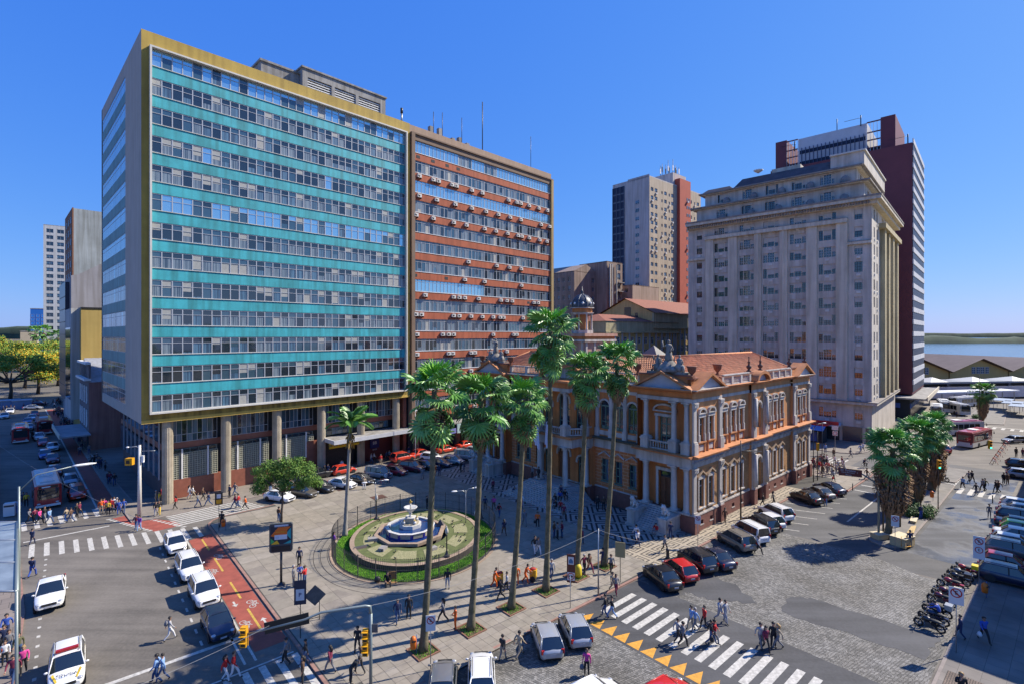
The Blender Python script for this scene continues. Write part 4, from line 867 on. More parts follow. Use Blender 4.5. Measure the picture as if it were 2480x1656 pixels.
def balustrade(name,pts,z,m=stonew,h=.95,n_per=3.2):
 b = MB()
 for (x0,y0),(x1,y1) in pts:
  L = math.hypot(x1-x0,y1-y0); n = max(2,int(L*n_per)); a = math.atan2(y1-y0,x1-x0); b.T = Matrix.Translation((x0,y0,z)) @ Matrix.Rotation(a,4,'Z')
  b.box(0,L,-.12,.12,0,.14,m); b.box(0,L,-.14,.14,h-.14,h,m)
  for i in range(n): b.lathe([(.05,.14),(.085,.3),(.05,.55),(.07,h-.14)],(i+.5)*L/n,0,m,6)
 b.T = None; return T.part(b,name)
balustrade('balustrade',[((-2.2,16.9),(-2.2,20.8)),((-2.0,21.7),(-.3,22.9)),((-2.0,16.0),(-.3,14.9)),((.1,2.8),(.1,5.4)),((.1,WY-5.4),(.1,WY-2.8))],ZC+.05)
balustrade('roof_balustrade',[((1.0,7.2),(1.0,14.3)),((1.0,23.6),(1.0,30.6))],ZK+.3,h=1.25)
balustrade('roof_balustrade',[((7.2,.2),(14.2,.2)),((19.2,.2),(27.6,.2))],ZK+.3,h=1.2,n_per=4)
mb = MB(); cp2 = M('brown_coping',(.26,.11,.07),.8,var=.3)
for a,c in ((0.3,6.4),(14.3,19.2),(28.2,34.3)): mb.box(a,c,.3,.7,ZK+.3,ZPA,org_l); mb.box(a-.1,c+.1,.2,.8,ZPA-.02,ZPA+.14,cp2)
for a in (7,9.4,11.8,14.2,19.2,21.3,23.4,25.5,27.6): mb.box(a-.22,a+.22,.0,.42,ZK+.3,ZPA-.12,stonew)
mb.box(6.6,28,.05,.35,ZPA-.2,ZPA-.05,cp2)
left(mb)
for a,c in ((.3,6.9),(14.5,23.3),(30.9,WY-.3)): mb.box(a,c,.3,.8,ZK+.3,ZPA+.3,org); mb.box(a-.1,c+.1,.2,.9,ZPA+.28,ZPA+.45,cp2)
for a in (7.2,10.8,14.3,23.6,27.1,30.6): mb.box(a-.25,a+.25,.8,1.3,ZK+.3,ZPA+.1,stonew)
FR(mb); T.part(mb,'parapet')
def tiled(b,a,c,d,e,cols=1):
 """quad a-b at the eave, d-c at the ridge; ribs run up the slope"""
 a,c,d,e = map(Vector,(a,c,d,e)); L = (c-a).length; n = max(4,int(L/.33)); rows = max(4,int((e-a).length/.55)); nr = ((c-a).cross(e-a)).normalized()
 if nr.z < 0: nr = -nr
 for i in range(n):
  t0,t1 = i/n,(i+1)/n; tm = (t0+t1)/2; m = rnd.choices(tile_c,(5,4,2))[0]
  p0,p1 = a.lerp(c,t0),a.lerp(c,t1); q0,q1 = e.lerp(d,t0),e.lerp(d,t1)
  if (q1-q0).length < .02 and (p1-p0).length < .02: continue
  for j in range(rows):
   s0,s1 = j/rows,(j+1)/rows; m = rnd.choices(tile_c,(5,4,2))[0]
   A,Bp,Cc,Dd = p0.lerp(q0,s0)+nr*.05,p1.lerp(q1,s0)+nr*.05,p1.lerp(q1,s1),p0.lerp(q0,s1); mm = (A+Bp)/2+nr*.10; m2 = (Cc+Dd)/2+nr*.10
   b.add([A,mm,Bp,Cc,m2,Dd],[(0,1,4,5),(1,2,3,4),(0,2,1)],m)
ER = 6.1; ZR = 18.75; e0 = .9; zE = ZK+.45
mb = MB(); A = lambda x,y,z: (x,y,z)
tiled(mb,A(e0,e0,zE),A(WX-e0,e0,zE),A(WX-6,ER,ZR),A(ER,ER,ZR)); T.part(mb,'roof',kind='stuff')
mb = MB(); tiled(mb,A(e0,WY-e0,zE),A(e0,e0,zE),A(ER,ER,ZR),A(ER,WY-6,ZR)); T.part(mb,'roof',kind='stuff')
mb = MB(); tiled(mb,A(WX-e0,e0,zE),A(WX-e0,12.2,zE),A(WX-6,ER,ZR),A(WX-6,ER,ZR)); tiled(mb,A(WX-e0,11.4,zE),A(ER*2,11.4,zE),A(ER,ER,ZR),A(WX-6,ER,ZR)); tiled(mb,A(12,e0+10,zE),A(12,WY-e0,zE),A(ER,WY-6,ZR),A(ER,ER,ZR)); tiled(mb,A(12,WY-e0,zE),A(e0,WY-e0,zE),A(ER,WY-6,ZR),A(ER,WY-6,ZR)); T.part(mb,'roof',kind='stuff')
mb = MB(); mb.box(0,WX,0,WY,ZK+.2,ZK+.3,concrete)
for p,q in (((e0,e0,zE),(ER,ER,ZR)),((ER,ER,ZR),(WX-6,ER,ZR)),((WX-6,ER,ZR),(WX-e0,e0,zE)),((ER,ER,ZR),(ER,WY-6,ZR)),((ER,WY-6,ZR),(e0,WY-e0,zE))): mb.tube([Vector(p)+Vector((0,0,.1)),Vector(q)+Vector((0,0,.1))],.15,tile_c[1],6)
T.part(mb,'ridge_tiles')
mb = MB(); mb.add([(13,12,zE+.5),(20,12,zE+.5),(20,19,zE+.5),(13,19,zE+.5),(16.5,15.5,ZR+1.2)],[(0,1,4),(1,2,4),(2,3,4),(3,0,4)],M('grey_zinc',(.18,.17,.15),.7,var=.2)); T.part(mb,'skylight')
um = M('brown_terracotta',(.22,.085,.05),.8,var=.3,scale=3)
b = MB(); b.box(-.28,.28,-.28,.28,0,.15,um); b.lathe([(.2,.15),(.12,.3),(.14,.4),(.42,.75),(.48,1.1),(.55,1.25),(.55,1.33),(.4,1.33),(.1,1.2)],0,0,um,12); urn = b.mesh('urn')
for x,y in ((.6,7.4),(.6,.4),(6.6,.5),(.8,14.6),(.8,30.6),(.6,WY-.4),(1.0,23.3)): inst('urn',urn,T.root,(x,y,ZPA+.1))
b = MB(); b.lathe([(.3,0),(.3,.15),(.12,.3),(.3,.55),(.34,.7),(.15,.85),(.1,1.1),(.22,1.2),(.08,1.35),(.05,1.75),(.11,1.85),(.02,2.0)],0,0,M('dark_stone',(.09,.055,.045),.85,var=.2),10); fin = b.mesh('finial')
for x,y in ((14.9,.5),(18.3,.5),(34.2,.5),(28.4,.6)): inst('finial',fin,T.root,(x,y,ZPA+.1))
stat = M('weathered_stone',(.30,.28,.25),.9,var=.45,scale=2.5,streak=.4)
def figure(b,x,y,z,h,lean=0,seated=False,arm=True,m=None):
 m = m or stat; k = h/1.8
 if seated: b.lathe([(.42*k,0),(.46*k,.3*k),(.40*k,.55*k),(.24*k,.75*k),(.27*k,1.05*k),(.12*k,1.25*k),(.07*k,1.3*k)],x,y,m,10,z); hz = z+1.42*k; b.tube([(x,y,z+.5*k),(x-.5*k*lean,y-.2*k,z+.5*k),(x-.55*k*lean,y-.25*k,z)],.12*k,m,7)
 else: b.lathe([(.34*k,0),(.30*k,.4*k),(.22*k,.9*k),(.18*k,1.0*k),(.25*k,1.35*k),(.22*k,1.45*k),(.07*k,1.52*k)],x,y,m,10,z); hz = z+1.66*k
 b.ball((x,y,hz),(.11*k,.12*k,.14*k),m)
 if arm: b.tube([(x-.2*k,y,hz-.25*k),(x-.42*k,y-.1*k,hz-.4*k),(x-.5*k,y-.1*k,hz+.05*k)],.055*k,m,6); b.tube([(x+.2*k,y,hz-.25*k),(x+.33*k,y+.05*k,hz-.6*k),(x+.2*k,y-.2*k,hz-.8*k)],.055*k,m,6)
def statue_group(loc,rz,label):
 r = empty('statue_group',tuple(frp(T.root,*loc)),T.root.rotation_euler[2]+rz,label,'statue')
 b = MB(); b.box(-2.6,2.6,-.5,.5,0,.25,stat); b.lathe([(1.5,.25),(1.2,.7),(.8,1.1),(.45,1.5)],0,0,stat,8); b.build('plinth',r)
 b = MB(); figure(b,0,0,1.1,2.7); b.build('standing_figure',r)
 for s_ in (-1,1): b = MB(); figure(b,s_*1.35,0,.25,2.2,-s_,True); b.build('seated_figure',r)
statue_group((.9,3.4,ZPA+.45),-math.pi/2,'weathered stone figure group on the roof corner facing the lion stairs')
statue_group((.9,WY-3.4,ZPA+.45),-math.pi/2,'stone figure group on the far left pavilion of the orange palace')
r = empty('statue',tuple(frp(T.root,.9,23.3,ZPA+.4)),T.root.rotation_euler[2],'single stone figure on the parapet left of the tall palm','statue'); b = MB(); b.box(-.4,.4,-.4,.4,0,.5,stat); figure(b,0,0,.5,2.2); b.build('figure',r)
tw = MB(); TX,TY = 3.9,18.9; h0 = 15.4
salmon = M('salmon_render',(.52,.30,.22),.8,var=.15,streak=.25)
for o_,z0,z1,m in ((3.0,h0,20.6,salmon),(3.4,20.6,20.9,stonew),(3.2,20.9,21.3,org),(3.5,21.3,21.7,salmon)): tw.box(TX-o_,TX+o_,TY-o_,TY+o_,z0,z1,m)
for s_ in (-2.7,-1.0,1.0,2.7): tw.box(TX+s_-.16,TX+s_+.16,TY-3.15,TY-3,h0,20.6,stonew); tw.box(TX-3.15,TX-3,TY+s_-.16,TY+s_+.16,h0,20.6,stonew)
for s_ in (-1.8,0,1.8): tw.box(TX+s_-.32,TX+s_+.32,TY-3.04,TY-3,17,19.3,g_dark); tw.box(TX-3.04,TX-3,TY+s_-.32,TY+s_+.32,17,19.3,g_dark)
T.part(tw,'tower'); tw = MB(); SC = Matrix.Translation((TX,TY,21.7)) @ Matrix.Diagonal((.80,.80,.62,1)) @ Matrix.Translation((-TX,-TY,-21.7)); tw.T = SC
oct_ = lambda r,a0=22.5: [(TX+r*math.cos(R(a0+45*i)),TY+r*math.sin(R(a0+45*i))) for i in range(8)]
tw.prism(oct_(1.15),21.7,26.3,M('arcade_orange',(.35,.15,.05),.8)); tw.prism(oct_(2.0),21.7,22.4,stonew)
for p in oct_(1.75): tw.lathe([(.2,0),(.2,.2),(.13,.3),(.12,3.3),(.2,3.5)],p[0],p[1],stonew,8,22.4)
tw.prism(oct_(2.0),25.9,26.3,stonew); tw.prism(oct_(1.85),26.3,27.3,org); tw.prism(oct_(2.2),27.3,27.5,stonew); tw.prism(oct_(2.15),26.2,26.32,stonew)
T.part(tw,'belvedere')
dm = M('slate_dome',(.055,.06,.07),.45,var=.3,scale=3); tw = MB(); tw.T = SC
tw.lathe([(2.0,27.5),(2.0,27.8),(1.95,28.4),(1.6,29.4),(1.0,30.1),(.35,30.45),(.3,30.6),(.22,31.0),(.3,31.2),(.1,31.4),(.05,32.4)],TX,TY,dm,16)
for i in range(8):
 a = R(45*i+22.5); tw.tube([(TX+math.cos(a)*q,TY+math.sin(a)*q,z) for q,z in ((2.05,27.6),(2.0,28.4),(1.66,29.4),(1.05,30.15),(.4,30.5))],.06,M('lead_grey',(.2,.22,.25),.5),5)
 a = R(45*i); tw.ball((TX+1.9*math.cos(a),TY+1.9*math.sin(a),28.4),(.22,.22,.3),white,8,5)
T.part(tw,'dome')
stepm = M('marble_steps',(.40,.38,.36),.6,var=.25,scale=1.5)
b = MB(); n = 13
for i in range(n):
 t = i/n; o0 = 6.4-(6.4-3.1)*t; b.box(-o0,-.2,13.5+2.2*t,24.3-2.2*t,.12+i*(1.88/n),.12+(i+1)*(1.88/n)-.001*i,stepm)
T.part(b,'grand_staircase')
for u0 in (2.4,WY-5.4):
 b = MB()
 for i in range(12): b.box(-3.0+i*.24,.6,u0,u0+3.0,.12+i*.157,.12+(i+1)*.157-.001*i,stepm)
 T.part(b,'side_staircase')
 for s_ in (0,1):
  u = u0-1.0 if s_ == 0 else u0+3.0
  b = MB(); b.box(-2.9,.2,u,u+1.0,.12,1.75,stonew); b.box(-3.0,.25,u-.1,u+1.1,1.75,1.95,stonew); b.box(-3.05,.25,u-.12,u+1.12,.12,.35,stonew); T.part(b,'stair_pedestal')
def lion(b,m):     # seated lion,facing -x
 b.box(-.55,.65,-.28,.28,0,.08,m)
 b.tube([(.45,0,.25),(.3,0,.42),(0,0,.62),(-.22,0,.85),(-.3,0,1.02)],[.2,.27,.27,.27,.22],m,10)
 b.ball((-.36,0,1.08),(.26,.26,.28),m,12,8); b.ball((-.48,0,1.2),(.17,.15,.17),m); b.ball((-.64,0,1.14),(.1,.09,.08),m,8,5)
 for s_ in (-1,1):
  b.tube([(-.28,s_*.16,.75),(-.34,s_*.17,.35),(-.36,s_*.17,.1),(-.48,s_*.17,.08)],[.12,.08,.065,.075],m,8); b.ball((.25,s_*.2,.32),(.3,.12,.24),m,9,6); b.tube([(.3,s_*.24,.12),(0,s_*.24,.12)],.075,m,7); b.ball((-.42,s_*.14,1.36),.05,m,6,4)
 b.tube([(.55,0,.2),(.72,.1,.12),(.6,.25,.12)],.035,m,6)
b = MB(); lion(b,M('white_marble',(.60,.59,.56),.6,var=.2,scale=4,streak=.15)); lme = b.mesh('lion_statue')
for u,lb in ((1.9,'white marble lion right of the stairs at the palace corner'),(5.9,'white marble lion left of the stairs at the palace corner'),(WY-4.9-1+.1,'white marble lion beside the far left pavilion stairs, nearer one'),(WY-1.9,'white marble lion at the far left end of the palace front')):
 inst('lion_statue',lme,None,tuple(frp(T.root,-2.2,u,1.95)),T.root.rotation_euler[2],scale=1.05,label=lb,cat='statue')
def flag(u,z,mats,label,txt=False):
 r = empty('flag',tuple(frp(T.root,-3.0,u,ZC+.6)),T.root.rotation_euler[2]-math.pi/2,label,'flag')
 b = MB(); b.tube([(0,.6,-.4),(0,-1.0,1.3)],.035,steel,6); b.build('flagpole',r)
 b = MB(); n = 8; w = 1.1; H = 3.0
 for i in range(n):
  for j,m in enumerate(mats):
   xa,xb = -w/2+w*i/n,-w/2+w*(i+1)/n; ya,yb = .12*math.sin(i*1.7),.12*math.sin((i+1)*1.7); z1 = 1.2-H*j/len(mats)-.12*i; z0 = 1.2-H*(j+1)/len(mats)-.12*i
   b.quad((xa*(.5+.5*(j+1)/len(mats)),-.9+ya,z0),(xb*(.5+.5*(j+1)/len(mats)),-.9+yb,z0),(xb*(.5+.5*j/len(mats)),-.9+yb,z1),(xa*(.5+.5*j/len(mats)),-.9+ya,z1),m)
 b.build('cloth',r)
whf = M('white_cloth',(.62,.62,.72),.8)
flag(18.0,0,[whf,whf,whf],'white flag with small emblem right of the tall palm trunk'); flag(20.1,0,[whf,whf,whf],'white flag hanging just left of the tall palm trunk')
flag(21.6,0,[M('flag_green',(.01,.12,.05),.8),M('flag_red',(.45,.02,.02),.8),M('flag_yellow',(.7,.5,.02),.8)],'green, red and yellow flag furthest left on the portico')
T.finish(300)
# ---------------------------------------------------------------- surrounding buildings
DI = MATS['dark_interior']
bt_w = M('grimy_cream_stone',(.58,.53,.46),.85,var=.2,scale=.3,streak=.25)
bt_p = M('cream_pilaster',(.64,.57,.45),.85,var=.18,scale=.25,streak=.25)
bt_y = M('yellow_cream_pilaster',(.52,.44,.26),.85,var=.2,scale=.3,streak=.3)
bt_d = M('soot_black_ledge',(.10,.085,.075),.9,var=.6,scale=.7,col2=(.32,.29,.26))
shut = M('cream_roller_shutter',(.50,.47,.42),.7,var=.15)
K = Bld('stepped_office_building',(71,99.8),46.9,'tall grimy cream office building with stepped top floors and shuttered windows, behind the orange palace','office building')
KL,KR = 37.4,35.0
def office_win(v,w,h):
 """three-part window with partly lowered shutters"""
 r = random.Random(v*7+int(w*10)); m = (-w*.24,w*.24) if w > 2 else ()
 b = MB(); xs = [-w/2]+list(m)+[w/2]
 b.quad((-w/2,0,0),(w/2,0,0),(w/2,0,h),(-w/2,0,h),g_dark)
 for i in range(len(xs)-1):
  a,c = xs[i],xs[i+1]; n = 2 if c-a < 1.2 else 3
  for q in range(n+1): x = a+(c-a)*q/n; b.box(max(a,x-.03),min(c,x+.03) if x < c else c,-.05,0,0,h,dark if v%3 else alu)
  for q in range(1,4): b.box(a,c,-.045,0,h*q/4,h*q/4+.05,dark if v%3 else alu)
  f = r.choice((0,0,.2,.35,.5,.6)) if len(xs) > 2 else r.choice((0,.3,.4,.5));
  if i == 1 and r.random() < .5: f = max(f,.5)
  if f: b.box(a+.04,c-.04,-.09,-.052,h*(1-f),h,shut)
 for x in xs[1:-1]: b.box(x-.07,x+.07,-.12,0,0,h,bt_p)
 b.box(-w/2-.1,w/2+.1,-.22,.0,-.12,0,bt_d)
 if r.random() < .3: b.box(-.35,.35,-.45,0,-.75,-.3,acm)
 return b.mesh('window')
OW = {w: [office_win(v,w,2.1) for v in range(9)] for w in (3.1,1.35)}
bays = [(34.6,1.35),(29.4,3.1),(23.6,3.1),(18.5,3.1),(13.1,3.1),(7.6,3.1),(2.2,1.35)]
rowz = [9.4+3.52*k for k in range(11)]          # sills
mb = left(MB()); ops = [(y-w/2,y+w/2,z,z+2.1) for y,w in bays for z in rowz]
ops += [(y-w/2,y+w/2,1.0 if False else 4.6,6.6) for y,w in bays]
mb.wall(0,KL,0,48.2,ops,bt_w,.35)
FR(mb); ops = [(x-.7,x+.7,z,z+2.1) for x in (3.0,6.6) for z in rowz]
for i,xc in enumerate((14.6,21.1,28.4)): ops += [(xc-1.5,xc+1.5,z,z+2.1) for z in rowz]
mb.wall(0,KR,0,48.2,ops,bt_w,.35)
mb.box(.36,KR,.36,KL,0,47.6,DI); mb.quad((KR,0,0),(KR,KL,0),(KR,KL,48),(KR,0,48),bt_w); mb.quad((0,KL,0),(KR,KL,0),(KR,KL,48),(0,KL,48),bt_w); K.part(mb,'wall')
for y,w in bays:
 for k,z in enumerate(rowz): K.win(rnd.choice(OW[w]),.28,y,z,'L')
 K.win(OW[w][0],.28,y,4.6,'L')
for x in (3.0,6.6):
 for z in rowz: K.win(rnd.choice(OW[1.35]),x,.28,z)
for xc in (14.6,21.1,28.4):
 for z in rowz: K.win(rnd.choice(OW[3.1]),xc,.28,z)
for y in (32.0,26.6,21.1,15.8,10.4,5.0):         # giant pilasters
 mb = left(MB()); mb.box(y-1.0 if y in (32.0,5.0,26.6,10.4) else y-.75,y+1.0 if y in (32.0,5.0,26.6,10.4) else y+.75,-.6,0,8.2,44.2,bt_p)
 if y in (21.1,15.8): mb.box(y-.2,y+.2,-.8,-.6,8.2,44.2,bt_p)
 FR(mb); K.part(mb,'pilaster')
for x in (11.6,17.7,24.7,32.3): mb = MB(); mb.box(x-.9,x+.9,-.9,0,8.2,43.8,bt_y); K.part(mb,'pilaster')
mb = MB()
def belt(mb,z0,z1,out,m,side=True,y0=0,y1=KL,x1=KR):
 mb.box(-out,0,y0,y1,z0,z1,m)
 if side: mb.box(-out,x1,-out,0.001,z0,z1,m)
belt(mb,7.7,8.2,1.0,bt_p); belt(mb,8.2,8.32,1.1,bt_d)
mb.box(-1.0,0,4,33,44.2,45.0,bt_p); mb.box(-1.02,0,4,33,45.0,45.12,bt_d); mb.box(8.5,KR+.6,-1.3,0,43.8,44.8,bt_y); mb.box(-.5,0,0,4.2,39.6,40.1,bt_p); mb.box(-.52,0,0,4.2,40.1,40.22,bt_d); mb.box(-.5,0,33,KL,39.6,40.1,bt_p)
belt(mb,47.2,47.9,1.0,bt_p); belt(mb,47.9,48.5,1.7,bt_p); belt(mb,48.5,48.85,1.8,bt_d)
for i in range(70): mb.box(-1.35,-1.0,.2+i*.53,.45+i*.53,47.3,47.85,bt_d)
K.part(mb,'cornice')
mb = MB()                                         # stepped storeys
for z0,z1,s_,x1 in ((48.5,52.6,1.5,KR-1),(52.6,56.2,3.0,KR-3)):
 mb.T = Matrix.Translation((s_,s_,0)); left(mb); mb.T = Matrix.Translation((s_,s_,0)) @ MIR
 ys = [b_[0]-s_*.8 for b_ in bays]
 mb.wall(0,KL-2*s_,z0,z1,[(y-1.3,y+1.3,z0+.9,z0+2.9) for y in ys[1:-1]],bt_w,.3)
 mb.flip = False; mb.T = Matrix.Translation((s_,s_,0)); mb.wall(0,x1-s_,z0,z1,[(x-.9,x+.9,z0+.9,z0+2.9) for x in (5,10,16,22,28)],bt_w,.3)
 mb.T = None; mb.box(s_+.35,x1,s_+.35,KL-s_,z0,z1,DI); mb.box(s_-.8,x1,s_-.8,KL-s_+.8,z1-.45,z1-.12,bt_p); mb.box(s_-1.2,x1,s_-1.2,KL-s_+1.2,z1-.25,z1+.05,bt_d)
 for y in ys[1:-1]: K.win(rnd.choice(OW[3.1]),s_+.28,y+s_,z0+.85,'L')
 for y in (5,11,17,23,29): mb.lathe([(.8,0),(.9,.5),(.8,1.2),(.5,1.6),(.1,1.75)],s_-.7,y+rnd.uniform(-.5,.5),bt_d,7,z0+.1)
mb.T = None
rf = M('dark_slate_roof',(.10,.085,.09),.8,var=.4,scale=.6)
def slope(z0,z1,a,b_,c,d,e):
 mb.add([(a,b_,z0),(c,b_,z0),(c,d,z0),(a,d,z0),(a+e,b_+e,z1),(c-e,b_+e,z1),(c-e,d-e,z1),(a+e,d-e,z1)],[(0,1,5,4),(1,2,6,5),(2,3,7,6),(3,0,4,7),(4,5,6,7)],rf)
slope(56.2,58.4,2.2,6.0,KR-4,KL-10,1.6); slope(56.2,57.4,2.4,KL-10,KR-4,KL-2,1.4); mb.box(2.4,KR-4,1.6,7.5,56.2,58.9,bt_w); mb.box(2.0,KR-4,1.3,7.6,58.9,59.2,M('light_coping',(.6,.57,.5),.8))
mb.box(6,12,14,20,58.3,59.9,bt_p); mb.lathe([(.1,0),(.9,.5),(1.1,.7)],3,22,white,10,58.8)
K.part(mb,'upper_storeys')
K.finish(220)
mb = MB(); bm_ = M('shop_blue',(.06,.14,.4),.5)
mb.box(-3.2,-.4,5,25,3.2,3.6,M('pale_awning',(.45,.5,.6),.6)); mb.box(-3.25,-3.2,5,25,3.5,4.2,M('awning_red',(.5,.03,.03),.5)); mb.box(-3.2,-.4,25,25.1,3.2,4.2,white)
for i in range(9): mb.box(-.35,-.1,1+i*3.9,1.5+i*3.9,0,3.2,bt_p)
mb.box(-.12,-.02,.5,KL-1,0,3.1,MATS['shop_glass']); mb.box(-.2,-.13,8,20,.3,2.8,bm_)
o = mb.build('shopfront',K.root)
mar = M('maroon_tile',(.16,.035,.04),.6,var=.18,scale=.25); wh2 = M('white_panel',(.55,.55,.56),.6,var=.12,scale=.4); bandb = M('dark_blue_glass',(.02,.028,.06),.45,spec=.25)
Q = Bld('maroon_tower',(104.7,132.3),46.5,'tall maroon tower with white striped side and open frames on top, behind the stepped building','tower block')
mb = MB(); mb.box(.01,30,.01,34.4,6,71.8,mar); mb.box(-.01,0,0,34.4,6,71.8,mar); Q.part(mb,'wall')
mb = MB()
for i in range(21): z = 6.6+i*3.16; mb.box(.4,29.6,-.12,0,z,z+1.9,bandb); mb.box(.4,29.6,-.25,0,z+1.9,z+3.16,wh2 if i%1 == 0 else mar)
Q.part(mb,'striped_cladding')
for i in range(15): pass
mb = MB(); mb.box(5,25,4.1,34.4,71.8,72.2,mar); mb.box(5,25,4.1,7.4,71.8,82,mar); mb.box(5,25,31.2,34.4,71.8,82,mar)
mb.box(5.6,24,10.6,28.1,71.8,81.6,wh2)
mb.box(4.9,5,10,30,81.2,81.6,mar) if False else None
for z in (73.4,76.8):
 mb.box(5.5,5.6,11,27.7,z,z+1.1,bandb)
for i in range(16): mb.box(5.1,5.5,11.3+i*1.05,11.45+i*1.05,73.2,78.6,M('fin_blue',(.06,.08,.14),.5))
for y0,y1,zt in ((7.4,10.6,81.3),(28.1,31.2,81.3)):
 for z in (74,76.2,78.4,zt):
  if z <= zt: mb.box(5,5.3,y0,y1,z,z+.3,mar)
 for q in range(5): y = y0+(y1-y0)*q/4; mb.box(5,5.15,y-.05,y+.05,72,zt,white)
 mb.box(9,24,y0,y1,71.8,75.5,DI)
Q.part(mb,'roof_block')
mb = MB()
for x,y in ((5,12),(5,29),(1,1)):
 mb.tube([(x,y,81 if x == 5 and y < 20 else 78 if x == 5 else 71),(x,y,84 if x == 5 and y < 20 else 81 if x == 5 else 74.5)],.15,dark,5); mb.tube([(x,y,80.2 if y > 20 else 83.3 if x == 5 else 74),(x,y+4,80.2 if y > 20 else 83.3 if x == 5 else 74)],.06,dark,4)
Q.part(mb,'railing'); mb = MB(); mb.tube([(6,18,80),(6,18,85)],.12,dark,5); Q.part(mb,'antenna')
mb = MB(); mb.box(-6,31,-3.4,34,5.2,5.6,concrete); mb.box(-6,31,-3.6,-3.4,5.0,6.1,bt_p); mb.box(-5,30,0,34,0,5.2,DI); mb.box(-5.2,-5,2,50,2.9,4.1,M('shop_blue',(0,0,0))); mb.box(-5,30,-.2,0,2.9,4.1,MATS['shop_blue']); mb.box(-5,30,-.15,0,0,2.9,M('shop_glass',(0,0,0)))
mb.box(-5.3,-5.2,6,30,1.8,2.8,syel); Q.part(mb,'podium'); Q.finish()
cr1 = M('cream_render',(.52,.42,.30),.85,var=.15,scale=.2,streak=.2); cr2 = M('grey_cream_render',(.55,.50,.46),.85,var=.15,scale=.15,streak=.25); redr = M('red_render',(.45,.09,.05),.8,var=.12,scale=.3)
V = Bld('cream_apartment_tower',(50,184),41.3,'cream apartment tower with red stair strip and dark glass strip, mid background','tower block')
def small_win(v,w,h,ac=False):
 b = MB(); b.quad((-w/2,0,0),(w/2,0,0),(w/2,0,h),(-w/2,0,h),g_dark)
 if v%3: b.quad((-w/2,-.02,h*.35),(w/2,-.02,h*.35),(w/2,-.02,h),(-w/2,-.02,h),g_cur2)
 for x in (-w/2,-.04,w/2-.08): b.box(x,x+.08,-.06,0,0,h,alu)
 b.box(-w/2,w/2,-.06,0,0,.08,alu); b.box(-w/2,w/2,-.06,0,h-.08,h,alu)
 if ac: b.box(-.45,.35,-.6,0,-.8,-.2,acm)
 return b.mesh('window')
sw = [small_win(v,1.7,1.4,v>3) for v in range(7)]; sn = [small_win(v,.9,1.1,v>4) for v in range(6)]
mb = MB(); cols = [(1.7,1.7),(4.3,1.7),(8.2,.9),(10.6,1.7),(13.2,.9),(15.4,1.7),(29,1.7),(32,.9),(34.6,1.7)]
mb.wall(0,36.9,0,79,[(x-w/2,x+w/2,3+3.05*k+.9,3+3.05*k+.9+(1.4 if w > 1 else 1.1)) for x,w in cols for k in range(24)],cr1,.25)
mb.quad((0,0,0),(0,9.5,0),(0,9.5,80),(0,0,80),cr2); mb.box(.3,36.6,.3,16.5,0,78,DI); mb.box(-.01,36.9,9.5,16.5,0,79.5,cr2); mb.quad((36.9,0,0),(36.9,16,0),(36.9,16,79),(36.9,0,79),cr1); mb.box(0,36.9,0,16,79,79.4,cr2)
mb.box(18.8,26.8,-1.2,10,0,82,redr); mb.box(17.5,27,1,12,79,84.5,cr2); V.part(mb,'wall')
for x,w in cols:
 for k in range(24): V.win(rnd.choice(sw if w > 1 else sn),x,.2,3+3.05*k+.9)
for k in range(24): V.win(sn[k%6],24.2,-1.22,3.9+3.05*k); V.win(sn[k%4],25.7,-1.22,3.9+3.05*k)
for k in range(20): V.win(sw[k%3],-.02,5.2,12+3.05*k,'L')
left(mb := MB()); mb.box(11,16.4,-.1,0,0,78,bandb)
for k in range(26): mb.box(10.9,16.4,-.16,-.1,3*k,3*k+.5,M('grey_blue_band',(.1,.12,.15),.5))
for y in (11,12.8,14.6,16.4): mb.box(y-.1,y+.1,-.3,-.1,0,78,MATS['grey_blue_band'])
V.part(mb,'glazed_strip');
mb = MB()
for i in range(9): x = 22+rnd.uniform(-4,4); y = 5+rnd.uniform(-3,3); mb.tube([(x,y,82),(x,y,88+rnd.random()*3)],.10,dark,4); mb.box(x-.3,x+.3,y-.1,y+.1,86,88,white if i%2 else dark)
V.part(mb,'antenna_cluster'); V.finish(300)
br1 = M('dirty_pink_render',(.36,.27,.21),.9,var=.2,scale=.25,streak=.35)
def block(name,o,a,w,d,h,m,label,rows,cols,lcols,cat='building',ww=1.2,wh=1.5,fh=2.95,z0=3,roofm=None,lrows=None,parts=300):
 X = Bld(name,o,a,label,cat); g = small_win(1,ww,wh); g2 = small_win(3,ww,wh); mb = MB()
 mb.wall(0,w,0,h,[(x-ww/2,x+ww/2,z0+fh*k,z0+fh*k+wh) for x in cols for k in range(rows)],m,.25)
 left(mb); mb.wall(0,d,0,h,[(y-ww/2,y+ww/2,z0+fh*k,z0+fh*k+wh) for y in lcols for k in range(rows)],m,.25); FR(mb)
 mb.box(.3,w,.3,d,0,h-.3,DI); mb.box(0,w,0,d,h-.3,h,roofm or m); mb.quad((w,0,0),(w,d,0),(w,d,h),(w,0,h),m); mb.quad((0,d,0),(w,d,0),(w,d,h),(0,d,h),m); X.part(mb,'wall')
 for k in range(rows):
  for x in cols: X.win(rnd.choice((g,g2)),x,.2,z0+fh*k)
  for y in lcols: X.win(rnd.choice((g,g2)),.2,y,z0+fh*k,'L')
 return X
X = block('concrete_office_block',(20.3,165),41.3,15,28,42.4,br1,'stained pinkish concrete block with small square windows behind the domed tower',13,[9.5,11.2,12.9],[2.2,4.6,7,9.4,11.8,14.2,16.6,19],wh=1.6,fh=3.0)
